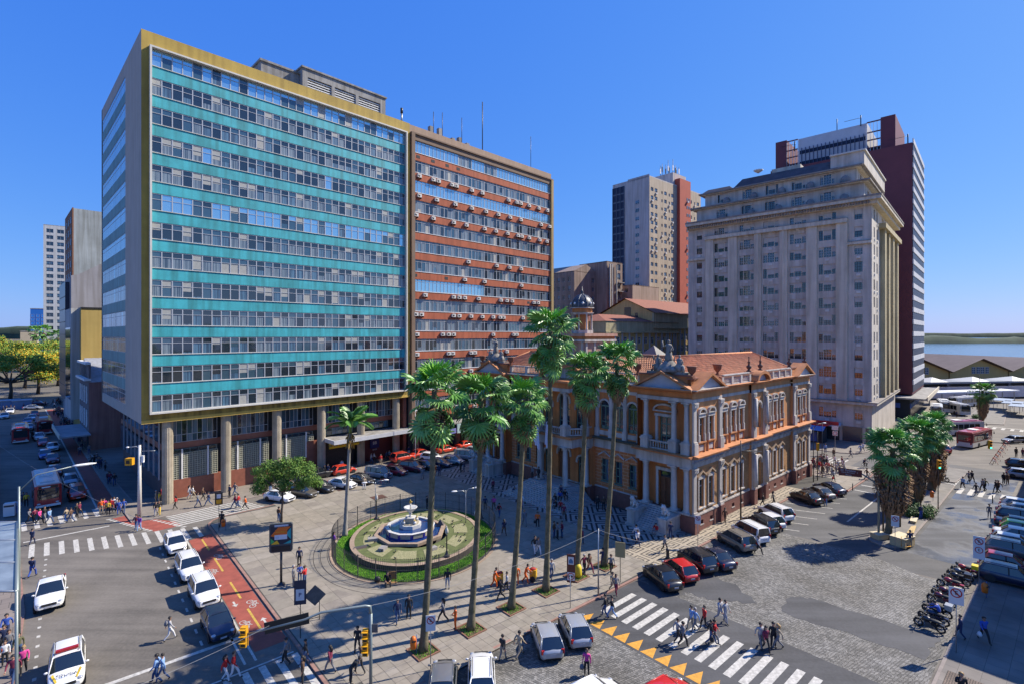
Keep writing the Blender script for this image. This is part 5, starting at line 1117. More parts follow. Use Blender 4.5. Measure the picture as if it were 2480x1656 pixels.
mb = MB(); mb.add([(0,0,42.4),(12,0,42.4),(6,0,45),(0,20,42.4),(12,20,42.4),(6,20,45)],[(0,1,2),(0,3,5,2),(1,2,5,4),(3,4,5)],br1); X.part(mb,'gable'); X.finish()
X = block('stair_tower',(31.5,168),41.3,8.5,12,46,br1,'narrow brown stair tower with pipes and glazed landings',14,[6.5],[],ww=1.8,wh=2.2,fh=3.1)
mb = MB()
for x in (1.0,2.2,4.6): mb.tube([(x,-.5,0),(x,-.5,45)],.28,concrete,6)
mb.box(4.0,8.4,-.3,0,0,44,MATS['grey_blue_band']) if False else None
for k in range(14): mb.box(5.2,8.3,-1.2,0,3.0*k,3.0*k+.3,concrete)
X.part(mb,'pipes'); X.finish()
mb = MB();
X = block('low_concrete_block',(41,172),41.3,16,16,38.5,M('pink_beige_render',(.42,.32,.25),.85,var=.12,streak=.25),'plain pinkish block with a blank sunlit wall at the foot of the cream tower',12,[],[2.5,5.5,8.5,11.5],wh=1.5,fh=3); X.finish()
yl1 = M('yellow_render',(.66,.47,.18),.8,var=.15,scale=.3,streak=.2); yl2 = M('pale_yellow_band',(.50,.44,.26),.8,var=.15,streak=.25); tilr = M('dull_red_tiles',(.26,.09,.055),.85,var=.3,scale=1.5)
X = Bld('yellow_public_building',(25,135),41.3,'long yellow building with grey pilasters and low red tiled roof behind the palace','building')
gw = win_mesh('yb',1.5,1.9,white,(g_dark,g_mid),.09,.05,(1.2,),(0,)); mb = MB(); xs = [2.2+3.3*i for i in range(10)]; ys = [3+3.3*i for i in range(4)]
mb.wall(0,36,0,24.8,[(x-.75,x+.75,z,z+1.9) for x in xs for z in (12.0,15.5,19.0)],yl1,.25); left(mb); mb.wall(0,15,0,24.8,[(y-.75,y+.75,z,z+1.9) for y in ys for z in (12.0,15.5,19.0)],yl1,.25); FR(mb)
mb.box(.3,36,.3,15,0,24.5,DI); mb.box(-.8,36,-.8,15,22.0,22.4,yl2); mb.box(-.3,36,-.3,15,22.4,25.2,yl2)
for i in range(11): mb.box(.3+3.3*i,.8+3.3*i,-.25,0,0,22,M('grey_pilaster',(.42,.42,.42),.8))
mb.add([(-.5,-.5,25.2),(36,-.5,25.2),(36,15.5,25.2),(-.5,15.5,25.2),(6,7.5,27.4),(36,7.5,27.4)],[(0,1,5,4),(2,3,4,5),(3,0,4)],tilr); X.part(mb,'wall')
for z in (12.0,15.5,19.0):
 for x in xs: X.win(gw,x,.2,z)
 for y in ys: X.win(gw,.2,y,z,'L')
X.finish()
X = Bld('yellow_gabled_building',(42,150),41.3,'taller yellow wing with gable and grid of grey framed windows, left of the stepped tower','building')
mb = MB(); xs = [2.5+2.7*i for i in range(12)]; mb.wall(0,36,0,28,[(x-.8,x+.8,z,z+2.0) for x in xs for z in (9.6,13,16.4,19.8)],yl1,.25)
mb.add([(0,0,0),(0,20,0),(0,20,28),(0,10,32.6),(0,0,28)],[(0,1,2,3,4)],yl1); mb.box(-.8,36,-.8,0,23.4,23.8,yl2); mb.box(-.3,36,-.3,.3,23.8,28,yl2); mb.box(.3,36,.3,19.5,0,27.5,DI)
mb.add([(-.6,-.8,28),(36,-.8,28),(36,10,32.8),(-.6,10,32.8),(-.6,20.8,28),(36,20.8,28)],[(0,1,2,3),(3,2,5,4)],tilr); mb.box(-.06,0,8,10.5,27,30,g_dark); mb.box(-.06,0,5.5,6.6,26.8,28.2,g_dark)
for i in range(13): mb.box(1+2.7*i,1.35+2.7*i,-.3,0,0,23.4,M('grey_pilaster',(0,0,0)))
X.part(mb,'wall')
for z in (9.6,13,16.4,19.8):
 for x in xs: X.win(gw,x,.2,z)
X.finish()
# ---- left side of the picture,along the side street
grw = M('grey_party_wall',(.33,.32,.33),.9,var=.12,scale=.2,streak=.25); navyg = M('navy_curtain_glass',(.02,.025,.05),.3,spec=.5)
X = Bld('grey_party_wall_building',BF(0,80),BLA,'large blank grey party wall with dark glazed street front, left of the office slab','building')
mb = MB(); mb.add([(0,0,0),(45,0,0),(45,0,44),(9,0,41),(1.2,0,35.6),(0,0,35.3)],[(0,1,2,3,4,5)],grw); mb.quad((0,0,0),(0,18.5,0),(0,18.5,35),(0,0,35.3),grw); mb.box(-.8,0,3.5,18.4,6.5,34,navyg)
for k in range(9): mb.box(-.86,-.8,3.5,18.4,6.5+3*k,6.7+3*k,dark)
mb.quad((0,18.5,0),(45,18.5,0),(45,18.5,35),(0,18.5,35),grw); mb.quad((0,0,35.3),(0,18.5,35),(45,18.5,44),(45,0,44),grw); X.part(mb,'wall')
X = Bld('yellow_party_wall_building',BF(0,61),BLA,'narrow building with mustard yellow blank side wall between pink house and grey wall','building')
mb = MB(); mb.box(0,30,0,14,0,26.9,M('ochre_wall',(.46,.33,.10),.85,var=.12,scale=.3,streak=.12)); mb.box(-.05,30,-.15,14,26.9,27.2,dark); mb.box(-1.4,0,2,14,4,27.0,M('light_grey_render',(.45,.45,.44),.8,streak=.3)); mb.box(-1.45,-1.4,3,13,8,23,g_dark); X.part(mb,'wall')
X = Bld('pink_house',BF(-.2,46.8),BLA,'old three-storey pink house with white framed windows and grey tin roof','house')
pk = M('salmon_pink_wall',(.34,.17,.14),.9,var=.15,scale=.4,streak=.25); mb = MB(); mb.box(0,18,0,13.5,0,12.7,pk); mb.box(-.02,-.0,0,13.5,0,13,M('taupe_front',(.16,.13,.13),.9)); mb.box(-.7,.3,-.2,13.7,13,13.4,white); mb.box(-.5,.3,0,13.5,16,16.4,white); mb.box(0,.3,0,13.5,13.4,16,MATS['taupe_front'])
mb.add([(0,-.1,12.7),(18,-.1,12.7),(18,7,17.0),(0,7,17.0),(0,13.5,12.7),(18,13.5,12.7)],[(0,1,2,3),(3,2,5,4),(0,3,4)],M('grey_tin_roof',(.30,.31,.33),.6,var=.2,streak=.2)); mb.box(8,8.6,5,5.6,15,19,dark); X.part(mb,'wall')
ph = win_mesh('ph',1.4,3.2,white,(g_dark,),.22,.1,(2.2,),(0,))
for y in (2.2,5.6,9.0,12.0):
 for z in (4.2,8.6): X.win(ph,-.05,y,z,'L')
X.finish()
mb = MB(); mb.box(-4.2,0,-3,13,3.2,3.45,M('grey_awning',(.3,.3,.31),.7,var=.3)); mb.box(-4.35,-4.2,-3,13,3.1,3.9,M('cream_awning_edge',(.55,.52,.42),.7)); mb.box(-.3,0,0,13,0,3.2,MATS['shop_glass']); mb.build('shop_canopy',X.root)
X = Bld('brown_grey_tower',(-130,150),BLA,'slim tower with brown windowed front and blank pale grey side, upper left','tower block')
mb = MB(); mb.box(0,40,0,22,0,59,M('pale_grey_wall',(.36,.39,.38),.85,var=.25,scale=.12,streak=.3)); X.part(mb,'wall'); mb = MB(); mb.box(-.3,0,0,22,20,59.2,M('rust_brown_front',(.22,.09,.04),.8)); X.part(mb,'front')
for k in range(11):
 for y in (4,10,16): X.win(win_mesh('bg',3,1.8,alu,(g_mid,),.1,.05,(),(0,)),-.35,y,22+3.3*k,'L')
X.finish()
X = block('white_grid_tower',(-227,245),BLA-8,15,14,75,M('white_concrete_grid',(.56,.56,.55),.8,var=.1,streak=.15),'tall white tower with a regular grid of windows, far left skyline',22,[2.3,6.2,9.6,12.9],[3,6.5,10],ww=2.6,wh=1.9,fh=3.15,z0=5); X.finish()
mb = MB()
def simple(name,x,y,w,d,h,m,label,a=BLA,win=None):
 X = Bld(name,(x,y),a,label,'building'); mb = MB(); mb.box(0,w,0,d,0,h,m); mb.box(-.2,w+.2,-.2,d+.2,h,h+.5,concrete)
 X.part(mb,'wall')
 if win:
  me = win_mesh('s'+win[0].name+str(win[3]),win[1],win[2],alu,(win[0],),.12,.1,(),())
  for k in range(int(h/win[3])-1):
   for i in range(int(w/(win[1]+1.2))): X.win(me,1.4+(win[1]+1.2)*i,-.05,2+win[3]*k)
   for i in range(int(d/(win[1]+1.2))): X.win(me,-.05,1.4+(win[1]+1.2)*i,2+win[3]*k,'L')
  X.finish(60)
simple('dark_brown_tower',-300,325,22,16,62,M('dark_brown_concrete',(.09,.07,.07),.8),'dark brown tower just left of the white grid tower',BLA-8,(g_dark,2.2,1.6,3.2))
simple('blue_glass_building',-400,420,34,26,43,M('bright_blue_glass',(.02,.16,.50),.2,metal=.3,spec=1),'bright blue glass office building far left',BLA-10,(M('blue_pane',(.04,.25,.65),.1,metal=.4),2.0,2.4,3.1))
simple('pale_tower',-372,455,14,12,66,M('white_concrete_grid',(0,0,0)),'thin pale tower behind the blue glass building',BLA-10,(g_dark,2.2,1.6,3.2))
simple('cream_low_building',-262,300,40,20,30,M('cream_wall',(.5,.42,.30),.85,var=.1),'cream low building above the flowering trees',BLA-6)
simple('white_low_building',-232,268,46,20,22.5,white,'white low building behind the small palms',BLA-6)
simple('small_cream_house',-350,360,9,9,24,M('cream_wall',(0,0,0)),'small cream rooftop structure at the far left horizon',BLA-6)
# ---- port sheds,flood wall and train line by the river
yw = M('yellow_shed_wall',(.46,.33,.12),.85,var=.2,scale=.1); shr = M('brown_sheet_roof',(.15,.11,.10),.8,var=.3,scale=.1)
for i,lb in enumerate(('port shed with yellow gable nearest the maroon tower','middle port shed with yellow gable and dark roof','right-hand port shed cut by the picture edge')):
 X = Bld('port_shed',(162+i*31,218+i*5),8,lb,'warehouse',group='gabled port sheds on the waterfront'); mb = MB()
 mb.add([(0,0,0),(30,0,0),(30,0,5.5),(15,0,10.8),(0,0,5.5)],[(0,1,2,3,4)],yw); mb.add([(-1,-2,5.2),(15,-2,11.2),(31,-2,5.2),(-1,60,5.2),(15,60,11.2),(31,60,5.2)],[(0,1,4,3),(1,2,5,4)],shr); mb.quad((0,0,0),(0,60,0),(0,60,5.5),(0,0,5.5),yw); X.part(mb,'wall')
 for x in (12.0,14.4,16.6,19.0): X.win(win_mesh('sh',1.9,3.0,alu,(g_mid,),.15,.08,(1.0,2.0),(0,)),x,-.1,4.4)
 X.finish()
r_ = empty('train_viaduct',(139,168,0),R(8),'grey elevated train canopy running in front of the port sheds','railway')
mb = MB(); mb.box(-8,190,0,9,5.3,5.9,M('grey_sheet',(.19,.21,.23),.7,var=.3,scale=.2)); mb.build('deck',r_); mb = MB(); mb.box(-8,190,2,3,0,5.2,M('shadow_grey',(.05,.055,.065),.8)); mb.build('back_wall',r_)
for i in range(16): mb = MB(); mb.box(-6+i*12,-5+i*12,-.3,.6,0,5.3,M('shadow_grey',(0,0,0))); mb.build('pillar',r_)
for i in range(12): mb = MB(); mb.add([(i*16,0,5.9),(i*16+7,0,5.9),(i*16+5,4,7.2),(i*16,9,5.9),(i*16+7,9,5.9)],[(0,1,2),(1,4,2),(4,3,2),(3,0,2)],M('pale_skylight',(.5,.5,.45),.5)); mb.build('skylight',r_)
for i in range(7): mb = MB(); mb.box(-2+i*24,-1.8+i*24+22,-.6,-.4,.6,4.3,M('pale_mural',(.5,.47,.46),.8,var=.25,scale=.15)); mb.build('mural_panel',r_)
mb = MB(); mb.box(0,45,0,5,3.6,4.0,white)
for i in range(10): mb.box(i*4.8,i*4.8+.2,.3,.5,0,3.6,steel)
mb.build('bus_station_canopy',None,(118,152,0),R(12),label='long white bus station canopy beyond the maroon tower',cat='canopy')
for i,(x,y,w) in enumerate(((141,143,8),(138,137,8),(134,131,9))):
 mb = MB(); mb.box(0,w,0,4,2.6,2.75,M('translucent_shelter',(.34,.38,.42),.4)); [mb.tube([(a,b_,0),(a,b_,2.6)],.06,steel,5) for a in (.4,w-.4) for b_ in (.4,3.6)]
 mb.build('bus_shelter',None,(x,y,.12),R(40),label='grey bus shelter %s on the far bus island' % ('furthest back','in the middle','nearest the crossing')[i],cat='bus shelter')
X = Bld('market_hall',TF(7.3,-27.9),THA-180,'two-storey yellow market hall on the right pavement','building')
mb = MB(); mb.box(-150,0,0,40,0,13.0,yl1); mb.box(-150.5,.6,-.6,40.5,13.0,13.7,yl2); X.part(mb,'wall'); me = win_mesh('mk',1.8,3,grn,(g_dark,),.14,.06,(2,),(0,))
for i in range(30):
 for z in (1.5,8): X.win(me,-2.5-i*4.5,-.03,z)
X.finish()
# ---------------------------------------------------------------- palms,trees,grass
lf = [M('palm_leaf_%d' % i,c,.42,var=.35,scale=1.6,spec=.55) for i,c in enumerate([(.12,.30,.055),(.19,.38,.08),(.08,.19,.045)])]
lf_y = M('palm_leaf_new',(.22,.48,.05),.42,var=.2,spec=.5)
dead = M('dead_palm_leaf',(.26,.155,.08),.9,var=.4,scale=4)
trk = M('palm_trunk',(.17,.14,.09),.95,var=.45,scale=2.5,streak=.2,bump=.6,bscale=9,col2=(.07,.075,.035))
def fan_leaf(pet,rad,m,droop,n=18,seed=0):
 r = random.Random(seed); b = MB(); b.tube([(0,0,0),(pet*.55,0,.04),(pet,0,-.02)],[.028,.02,.012],m,4)
 pts = []; inn = []
 for i in range(n+1):
  a = R(-125+250*i/n); z = .05 if i % 2 else -.03; inn.append((pet+rad*.58*math.cos(a),rad*.58*math.sin(a),z-.05*abs(math.sin(a))))
 for i in range(n):
  a = R(-125+250*(i+.5)/n); q = rad*r.uniform(.9,1.08); d = droop*r.uniform(.6,1.4)
  tip = (pet+q*math.cos(a)*.97,q*math.sin(a)*.97,-.02-d*.5); mid = (pet+rad*.8*math.cos(a),rad*.8*math.sin(a),.02-d*.12); t2 = (pet+q*1.02*math.cos(a),q*1.02*math.sin(a),-.1-d)
  b.add([(pet-.02,0,0),inn[i],mid,inn[i+1]],[(0,1,2),(0,2,3)],m); w = (Vector(inn[i+1])-Vector(inn[i]))*.16
  b.add([inn[i],mid,inn[i+1],tuple(Vector(tip)+w),tuple(Vector(tip)-w),t2],[(0,1,4),(1,3,4),(1,2,3),(4,3,5)],m)
 return b.mesh('leaf')
FL = [fan_leaf(.95,1.0,lf[0],.34,seed=1),fan_leaf(1.05,1.02,lf[1],.28,seed=2),fan_leaf(.85,.95,lf[2],.45,seed=3),fan_leaf(.8,.9,lf_y,.08,seed=4)]
def trunk_mesh(base,top,r0,r1,m=trk,n=34,bulge=.0):
 b = MB(); pts = []; rr = []; base = Vector(base); top = Vector(top)
 for i in range(n+1):
  t = i/n; p = base.lerp(top,t); p.x += math.sin(t*3.1)*bulge; pts.append(p - base); k = r0+(r1-r0)*min(1,t*1.1); k *= 1+.45*max(0,1-t*9); rr.append(k*(1+.07*math.sin(i*2.3)))
 b.tube(pts,rr,m,10); return b
def fan_palm(base,top,label,R_=2.3,nleaf=52,beard=1.6,bw=.55,r0=.24,group='fan palms in a row along the plaza edge',seed=1,scale=1.0):
 r = random.Random(seed); base = Vector(base); top = Vector(top)
 root = empty('fan_palm',tuple(base),0,label,'palm tree',group)
 trunk_mesh(base,top,r0,r0*.72,bulge=.12).build('trunk',root)
 c = top-base; b = MB(); nb = int(420*max(1,beard/2))
 for i in range(nb):
  a = r.random()*2*math.pi; t = r.random(); z0 = -1.2-t*beard*1.15; rad = r0*.8+bw*(math.sin(min(1,(t*.9+.15))*math.pi)**.7)*r.uniform(.7,1.15)
  l = r.uniform(.5,1.1)*min(1.3,max(.7,beard*.35)); w = r.uniform(.04,.11); ca,sa = math.cos(a),math.sin(a); px,py = -sa*w,ca*w
  x0,y0 = c.x+ca*rad*.35,c.y+sa*rad*.35; x1,y1 = c.x+ca*rad,c.y+sa*rad; x2,y2 = c.x+ca*rad*.9,c.y+sa*rad*.9; z = c.z+z0
  b.add([(x0-px,y0-py,z),(x0+px,y0+py,z),(x1+px,y1+py,z-l*.45),(x1-px,y1-py,z-l*.45),(x2,y2,z-l)],[(0,1,2,3),(3,2,4)],dead)
 b.build('dead_leaf_skirt',root,kind='stuff')
 k = min(1.22,R_/1.9)*scale; far = max(0,R_-2.5)*.4
 for i in range(nleaf):
  t = (i+.5)/nleaf; el = R(80-128*min(1,t*1.25)-max(0,t-.6)*62+r.uniform(-8,8)); az = i*2.39996+r.uniform(-.25,.25)
  me = FL[3] if t < .2 else FL[r.choice((0,1,0,1,2))] if t < .75 else FL[2 if r.random() < .5 else 1]
  dz = -max(0,t-.45)*2.6*k; oo = .12+far
  inst('leaf',me,root,(c.x+oo*math.cos(az)*math.cos(el),c.y+oo*math.sin(az)*math.cos(el),c.z+.15+oo*math.sin(el)+dz),rot=Euler((r.uniform(-.6,.6),-el,az),'XYZ'),scale=k*r.uniform(.8,1.15)*(.95 if t > .1 else .8))
 return root
P_ = lambda px,py,z=.12: gp(px,py,z)
def at_depth(px,py,d): return Vector(((px-CX)*d/FOC,d,CAM_H-(py-HY)*d/FOC))
pal = [((1025,1575),(1052,955),2.35,'leftmost fan palm of the plaza row, nearest the orange bin',1.3,.55),
       ((1140,1523),(1166,975),2.3,'second fan palm from the left in the plaza row, beside the sweeper in orange',1.5,.5),
       ((1238,1472),(1270,978),2.1,'third fan palm from the left in the plaza row',1.4,.5),
       ((1322,1430),(1333,812),2.5,'tallest fan palm of the plaza row, rising over the palace roofline',1.0,.5),
       ((1396,1395),(1420,905),2.1,'fan palm with its base behind the yellow bin, fifth in the plaza row',1.7,.5),
       ((1463,1370),(1495,885),2.2,'rightmost fan palm of the plaza row, in front of the palace corner',1.6,.5)]
pit_e = M('bare_soil',(.12,.075,.045),.95,var=.4,scale=3); pit_k = M('brick_edging',(.22,.11,.07),.9,var=.3,scale=4)
gr_m = [M('grass_blades_%d' % i,c,.8,var=.3,scale=2) for i,c in enumerate([(.22,.50,.03),(.16,.40,.03),(.28,.55,.05)])]
for i,(bpx,tpx,rr,lb,bd,bw) in enumerate(pal):
 b0 = P_(*bpx); t0 = at_depth(tpx[0],tpx[1],b0.y+.2)
 fan_palm(b0,t0+Vector((0,0,.35)),lb,rr,40,bd*1.3,bw*1.2,seed=10+i)
 pt = MB(); x,y = tf_inv(b0); F = lambda a,c,z=.125: tuple(TF(x+a,y+c,z))
 pt.add([F(-.75,-.75,.13),F(.75,-.75,.13),F(.75,.75,.13),F(-.75,.75,.13)],[(0,1,2,3)],pit_e)
 for a,c,e,f in ((-.85,.85,-.85,-.75),(-.85,.85,.75,.85),(-.85,-.75,-.75,.75),(.75,.85,-.75,.75)):
  pt.add([F(a,e,.12),F(c,e,.12),F(c,f,.12),F(a,f,.12),F(a,e,.2),F(c,e,.2),F(c,f,.2),F(a,f,.2)],[(4,5,6,7),(0,1,5,4),(1,2,6,5),(2,3,7,6),(3,0,4,7)],pit_k)
 pt.build('tree_pit',kind='structure')
 g = MB(); r = random.Random(i)
 for q in range(500):
  a,c = r.uniform(-.7,.7),r.uniform(-.7,.7); p = TF(x+a,y+c,.13); h = r.uniform(.04,.12); t = r.random()*6.28
  if (a+c) > .5 and i > 3: continue
  g.add([(p.x,p.y,.13),(p.x+.05*math.cos(t),p.y+.05*math.sin(t),.13),(p.x+.03*math.cos(t+1),p.y+.03*math.sin(t+1),.13+h)],[(0,1,2)],gr_m[q%3])
 g.build('grass',None,kind='stuff')
for i,(bpx,tpx,rr,bd,bw,lb) in enumerate((((2150,1302),(2162,1083),3.1,5.2,1.55,'broad fan palm with long dead-leaf skirt at the tip of the median'),((2207,1232),(2222,1050),2.8,6.0,.95,'fan palm behind the green shrub on the median'),((2252,1185),(2262,1030),2.8,6.0,1.35,'fan palm furthest back on the median, beside the motorcycle'))):
 b0 = P_(*bpx); fan_palm(b0,at_depth(tpx[0],tpx[1],b0.y),lb,rr,58,bd,bw*.9,.32,'shaggy fan palms on the median',30+i)
b0 = P_(2372,1028); fan_palm(b0,at_depth(2380,945,b0.y),'distant pair-like fan palm on the far bus island',2.9,44,4.5,.9,.3,'distant palms',40)
for i,(px,py,d,h) in enumerate(((85,803,232,7),(106,800,238,6),(141,812,225,8))):
 t = at_depth(px,py,d); fan_palm((t.x,t.y,0),t,('leftmost','middle','rightmost')[i]+' of the three distant palms above the flowering trees',4.4,34,2,.6,.25,'distant palms',50+i)
def feather_leaf(L,m,seed):
 r = random.Random(seed); b = MB(); sp = [(L*t*(1-.12*t),0,L*(.30*t-.62*t*t)) for t in [q/12 for q in range(13)]]; b.tube(sp,[.03]*6+[.02]*7,m,4)
 for i in range(1,46):
  t = i/46; x,z = L*t*(1-.12*t),L*(.30*t-.62*t*t); l = .62*math.sin(math.pi*(.12+.85*t))**.6*L/2.6
  for s_ in (-1,1):
   w = .03; dx = l*.5+r.uniform(-.05,.05); b.add([(x-w,0,z),(x+w,0,z),(x+dx+w,s_*l*.75,z-l*.16),(x+dx*1.5,s_*l,z-l*.5)],[(0,1,2),(0,2,3)],m)
 return b.mesh('frond')
kb = P_(835,1297); kt = at_depth(848,1022,kb.y); kr = empty('feather_palm',tuple(kb),0,'slim pale-trunked feather palm on the grass by the fountain fence','palm tree')
trunk_mesh(kb,kt-Vector((0,0,1.1)),.22,.15,M('pale_palm_trunk',(.30,.28,.25),.85,var=.25,scale=1.2,streak=.2)).build('trunk',kr)
b = MB(); c = kt-kb; b.tube([(c.x,c.y,c.z-1.2),(c.x,c.y,c.z-.3),(c.x,c.y,c.z+.2)],[.16,.15,.07],M('green_crownshaft',(.14,.2,.05),.5),9); b.build('crownshaft',kr)
FF = [feather_leaf(2.9,lf[0],1),feather_leaf(2.7,lf[1],2)]; r = random.Random(4)
for i in range(15):
 inst('frond',FF[i%2],kr,tuple(c+Vector((0,0,-.1))),rot=Euler((r.uniform(-.3,.3),-R(66-i*4.5),i*2.4),'XYZ'),scale=r.uniform(.9,1.1))
b = MB()
for i in range(90):
 a = r.random()*6.28; q = r.uniform(.1,.5); z = r.uniform(-2.6,-1.3); b.add([(c.x+.1*math.cos(a),c.y+.1*math.sin(a),c.z+z+.4),(c.x+q*math.cos(a),c.y+q*math.sin(a),c.z+z),(c.x+q*math.cos(a+.2),c.y+q*math.sin(a+.2),c.z+z-.3)],[(0,1,2)],M('palm_fruit',(.22,.14,.03),.8))
b.build('seed_clusters',kr)
def leaf_cloud(b,blobs,n,size,mats,seed=0,flat=.8):
 r = random.Random(seed); vol = [q[3]**2 for q in blobs]
 for i in range(n):
  x,y,z,R0 = r.choices(blobs,vol)[0]; u = Vector((r.gauss(0,1),r.gauss(0,1),r.gauss(0,1))).normalized(); k = R0*r.uniform(.35,1.18)
  p = Vector((x,y,z))+Vector((u.x*k,u.y*k,u.z*k*flat)); s_ = size*r.uniform(.6,1.4)
  nn = (u+Vector((r.gauss(0,.6),r.gauss(0,.6),r.gauss(0,.6)+.4))).normalized(); e1 = nn.cross(Vector((r.gauss(0,1),r.gauss(0,1),.3))).normalized(); e2 = nn.cross(e1)
  m = mats[int(r.random()**1.5*len(mats))]
  b.add([p-e1*s_,p-e2*s_*.5,p+e1*s_,p+e2*s_*.5],[(0,1,2,3)],m)
bark = M('tree_bark',(.085,.065,.05),.95,var=.35,scale=3,bump=.5)
tl = [M('needle_green_%d' % i,c,.7,var=.3,scale=2) for i,c in enumerate([(.09,.20,.02),(.06,.14,.015),(.15,.24,.03)])]
tb = P_(681,1265); tr = empty('small_tree',tuple(tb),0,'small crooked tree with rounded green foliage clumps in the plaza','tree'); b = MB(); D = tb.y
cl = [((640,1160),1.0),((652,1130),1.0),((676,1148),1.15),((690,1122),1.0),((712,1140),1.1),((722,1118),.8),((745,1135),1.0),((750,1160),.95),((690,1170),.9),((628,1180),.9),((765,1168),.8),((728,1172),.7),((622,1140),.6)]
fork = at_depth(684,1190,D)-tb; b.tube([(0,0,0),(.05,0,1.2),(.15,0,2.2),tuple(fork)],[.16,.13,.12,.10],bark,8); bl = []
for j,((px,py),rr) in enumerate(cl):
 p = at_depth(px,py,D+random.Random(j).uniform(-1.2,1.2))-tb; bl.append((p.x,p.y,p.z,rr)); m_ = (Vector(fork)+p)/2+Vector((0,0,-.2)); b.tube([fork,m_,p],[.07,.05,.03],bark,5)
b.build('trunk',tr); b = MB(); leaf_cloud(b,bl,15000,.10,tl,5); b.build('crown',tr,kind='stuff')
tg = [M('tipu_green_%d' % i,c,.75,var=.35,scale=.4) for i,c in enumerate([(.15,.30,.03),(.09,.20,.025),(.23,.34,.03),(.5,.36,.03)])]
tgy = [M('blossom_yellow',(.72,.45,.02),.75,var=.3),M('tipu_yellow_green',(.40,.38,.03),.75,var=.3),tg[0],tg[2]]
def park_tree(px,d,base_z,label,blobs,mats,n,seed):
 x = (px-CX)*d/FOC; root = empty('park_tree',(x,d,0),0,label,'tree','spreading trees in the square at the far left'); r = random.Random(seed); b = MB()
 b.tube([(0,0,0),(.3,0,3),(0,0,6)],[.6,.45,.4],bark,8)
 for bx,by,bz,br in blobs[::2]: b.tube([(0,0,5.5),(bx*.5,by*.5,(bz+5)/2),(bx,by,bz)],[.3,.2,.1],bark,5)
 b.build('trunk',root); b = MB(); leaf_cloud(b,blobs,n,.30,mats,seed,.55); b.build('crown',root,kind='stuff')
def dome(w,h0,h1,k,seed,dep=9):
 r = random.Random(seed); return [((q:=r.uniform(-1,1))*w,r.uniform(-1,1)*dep,h0+(h1-h0)*(1-q*q)*r.uniform(.45,1),r.uniform(2.2,3.8)) for _ in range(k)]
park_tree(25,170,0,'dark green spreading tree at the left edge, nearest the street',dome(13,8,15,22,1),tg,11000,1)
park_tree(92,186,0,'spreading tree covered in yellow blossom beside the dark glass front',dome(9,5,16.5,22,2),tgy+tg[:1],11000,2)
park_tree(60,205,0,'green and gold tree crown rising behind the two front park trees',dome(17,11,19.5,26,3),tg+tgy[1:2],12000,3)
park_tree(15,225,0,'pale crown at the left edge behind the other park trees',dome(12,11,20,16,4),tg+tgy[:2],7000,4)
park_tree(140,215,0,'dark tree between the blossom tree and the building, behind',dome(8,4,15,16,5),tg[:2],7000,5)
for i,(p,n) in enumerate(((P_(2225,1248),1),)):
 b = MB(); leaf_cloud(b,[(-1.1,0,.5,.8),(0,.4,.7,.95),(1.1,0,.55,.8),(.4,-.5,.45,.8),(2,.8,.5,.7)],3500,.10,[M('shrub_green_%d' % q,c,.6,var=.3,scale=3) for q,c in enumerate([(.05,.14,.02),(.07,.17,.025),(.03,.08,.02)])],9); b.build('leafy_shrub',None,tuple(p),label='low bright green shrub round the second median palm',cat='shrub')
b = MB(); leaf_cloud(b,[(0,0,.5,.7),(1.2,.5,.5,.7),(3,1.5,.5,.6)],1200,.13,[M('shrub_green_0',(0,0,0))],11); b.build('leafy_shrub',None,tuple(P_(2362,1012)),label='small rounded shrubs under the distant bus island palm',cat='shrub')
# ---------------------------------------------------------------- fountain garden
fy = Vector((EX,EY,0)); fe = empty('fountain_garden',(EX,EY,.12),0,'raised oval fountain garden with stone rim, pebble beds and grass border','garden')
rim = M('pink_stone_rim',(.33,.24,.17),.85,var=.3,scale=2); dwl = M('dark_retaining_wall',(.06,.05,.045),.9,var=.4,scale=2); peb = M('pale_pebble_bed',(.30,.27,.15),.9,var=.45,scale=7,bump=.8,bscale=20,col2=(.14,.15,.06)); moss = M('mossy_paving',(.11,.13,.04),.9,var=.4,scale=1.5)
def ring(b,a0,b0,a1,b1,z0,z1,m,n=72,t0=0,t1=360):
 vs = []
 for i in range(n+1):
  t = R(t0+(t1-t0)*i/n); vs += [(a0*math.cos(t),b0*math.sin(t),z0),(a1*math.cos(t),b1*math.sin(t),z1)]
 b.add(vs,[(2*i,2*i+2,2*i+3,2*i+1) for i in range(n)],m)
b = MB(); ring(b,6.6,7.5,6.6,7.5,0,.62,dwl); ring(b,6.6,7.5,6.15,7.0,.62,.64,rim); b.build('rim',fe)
b = MB(); ring(b,8.0,9.15,6.5,7.4,.03,.05,M('lawn_soil',(.05,.09,.02),.95,var=.3,scale=2)); b.build('lawn',fe)
b = MB(); r = random.Random(3)
for i in range(52000):
 t = r.random()*6.283; k = r.uniform(0,1); a = 6.65+(8.0-6.65)*k; c = 7.55+(9.15-7.55)*k; x,y = a*math.cos(t),c*math.sin(t)
 if r.random() < .3 and y > 0 and x > 2: continue
 h = r.uniform(.05,.13); q = r.random()*6.28; b.add([(x,y,.03),(x+.05*math.cos(q),y+.05*math.sin(q),.03),(x+r.uniform(-.04,.04),y+r.uniform(-.04,.04),.03+h)],[(0,1,2)],gr_m[i%3])
b.build('grass_blades',fe,kind='stuff')
b = MB(); ring(b,6.15,7.0,3.2,3.6,.60,.60,moss); b.build('garden_floor',fe)
for i in range(10):
 b = MB(); ring(b,5.3,6.1,3.9,4.3,.62,.625,peb,10,i*36+3,i*36+30); b.build('pebble_bed',fe)
b = MB(); r = random.Random(8)
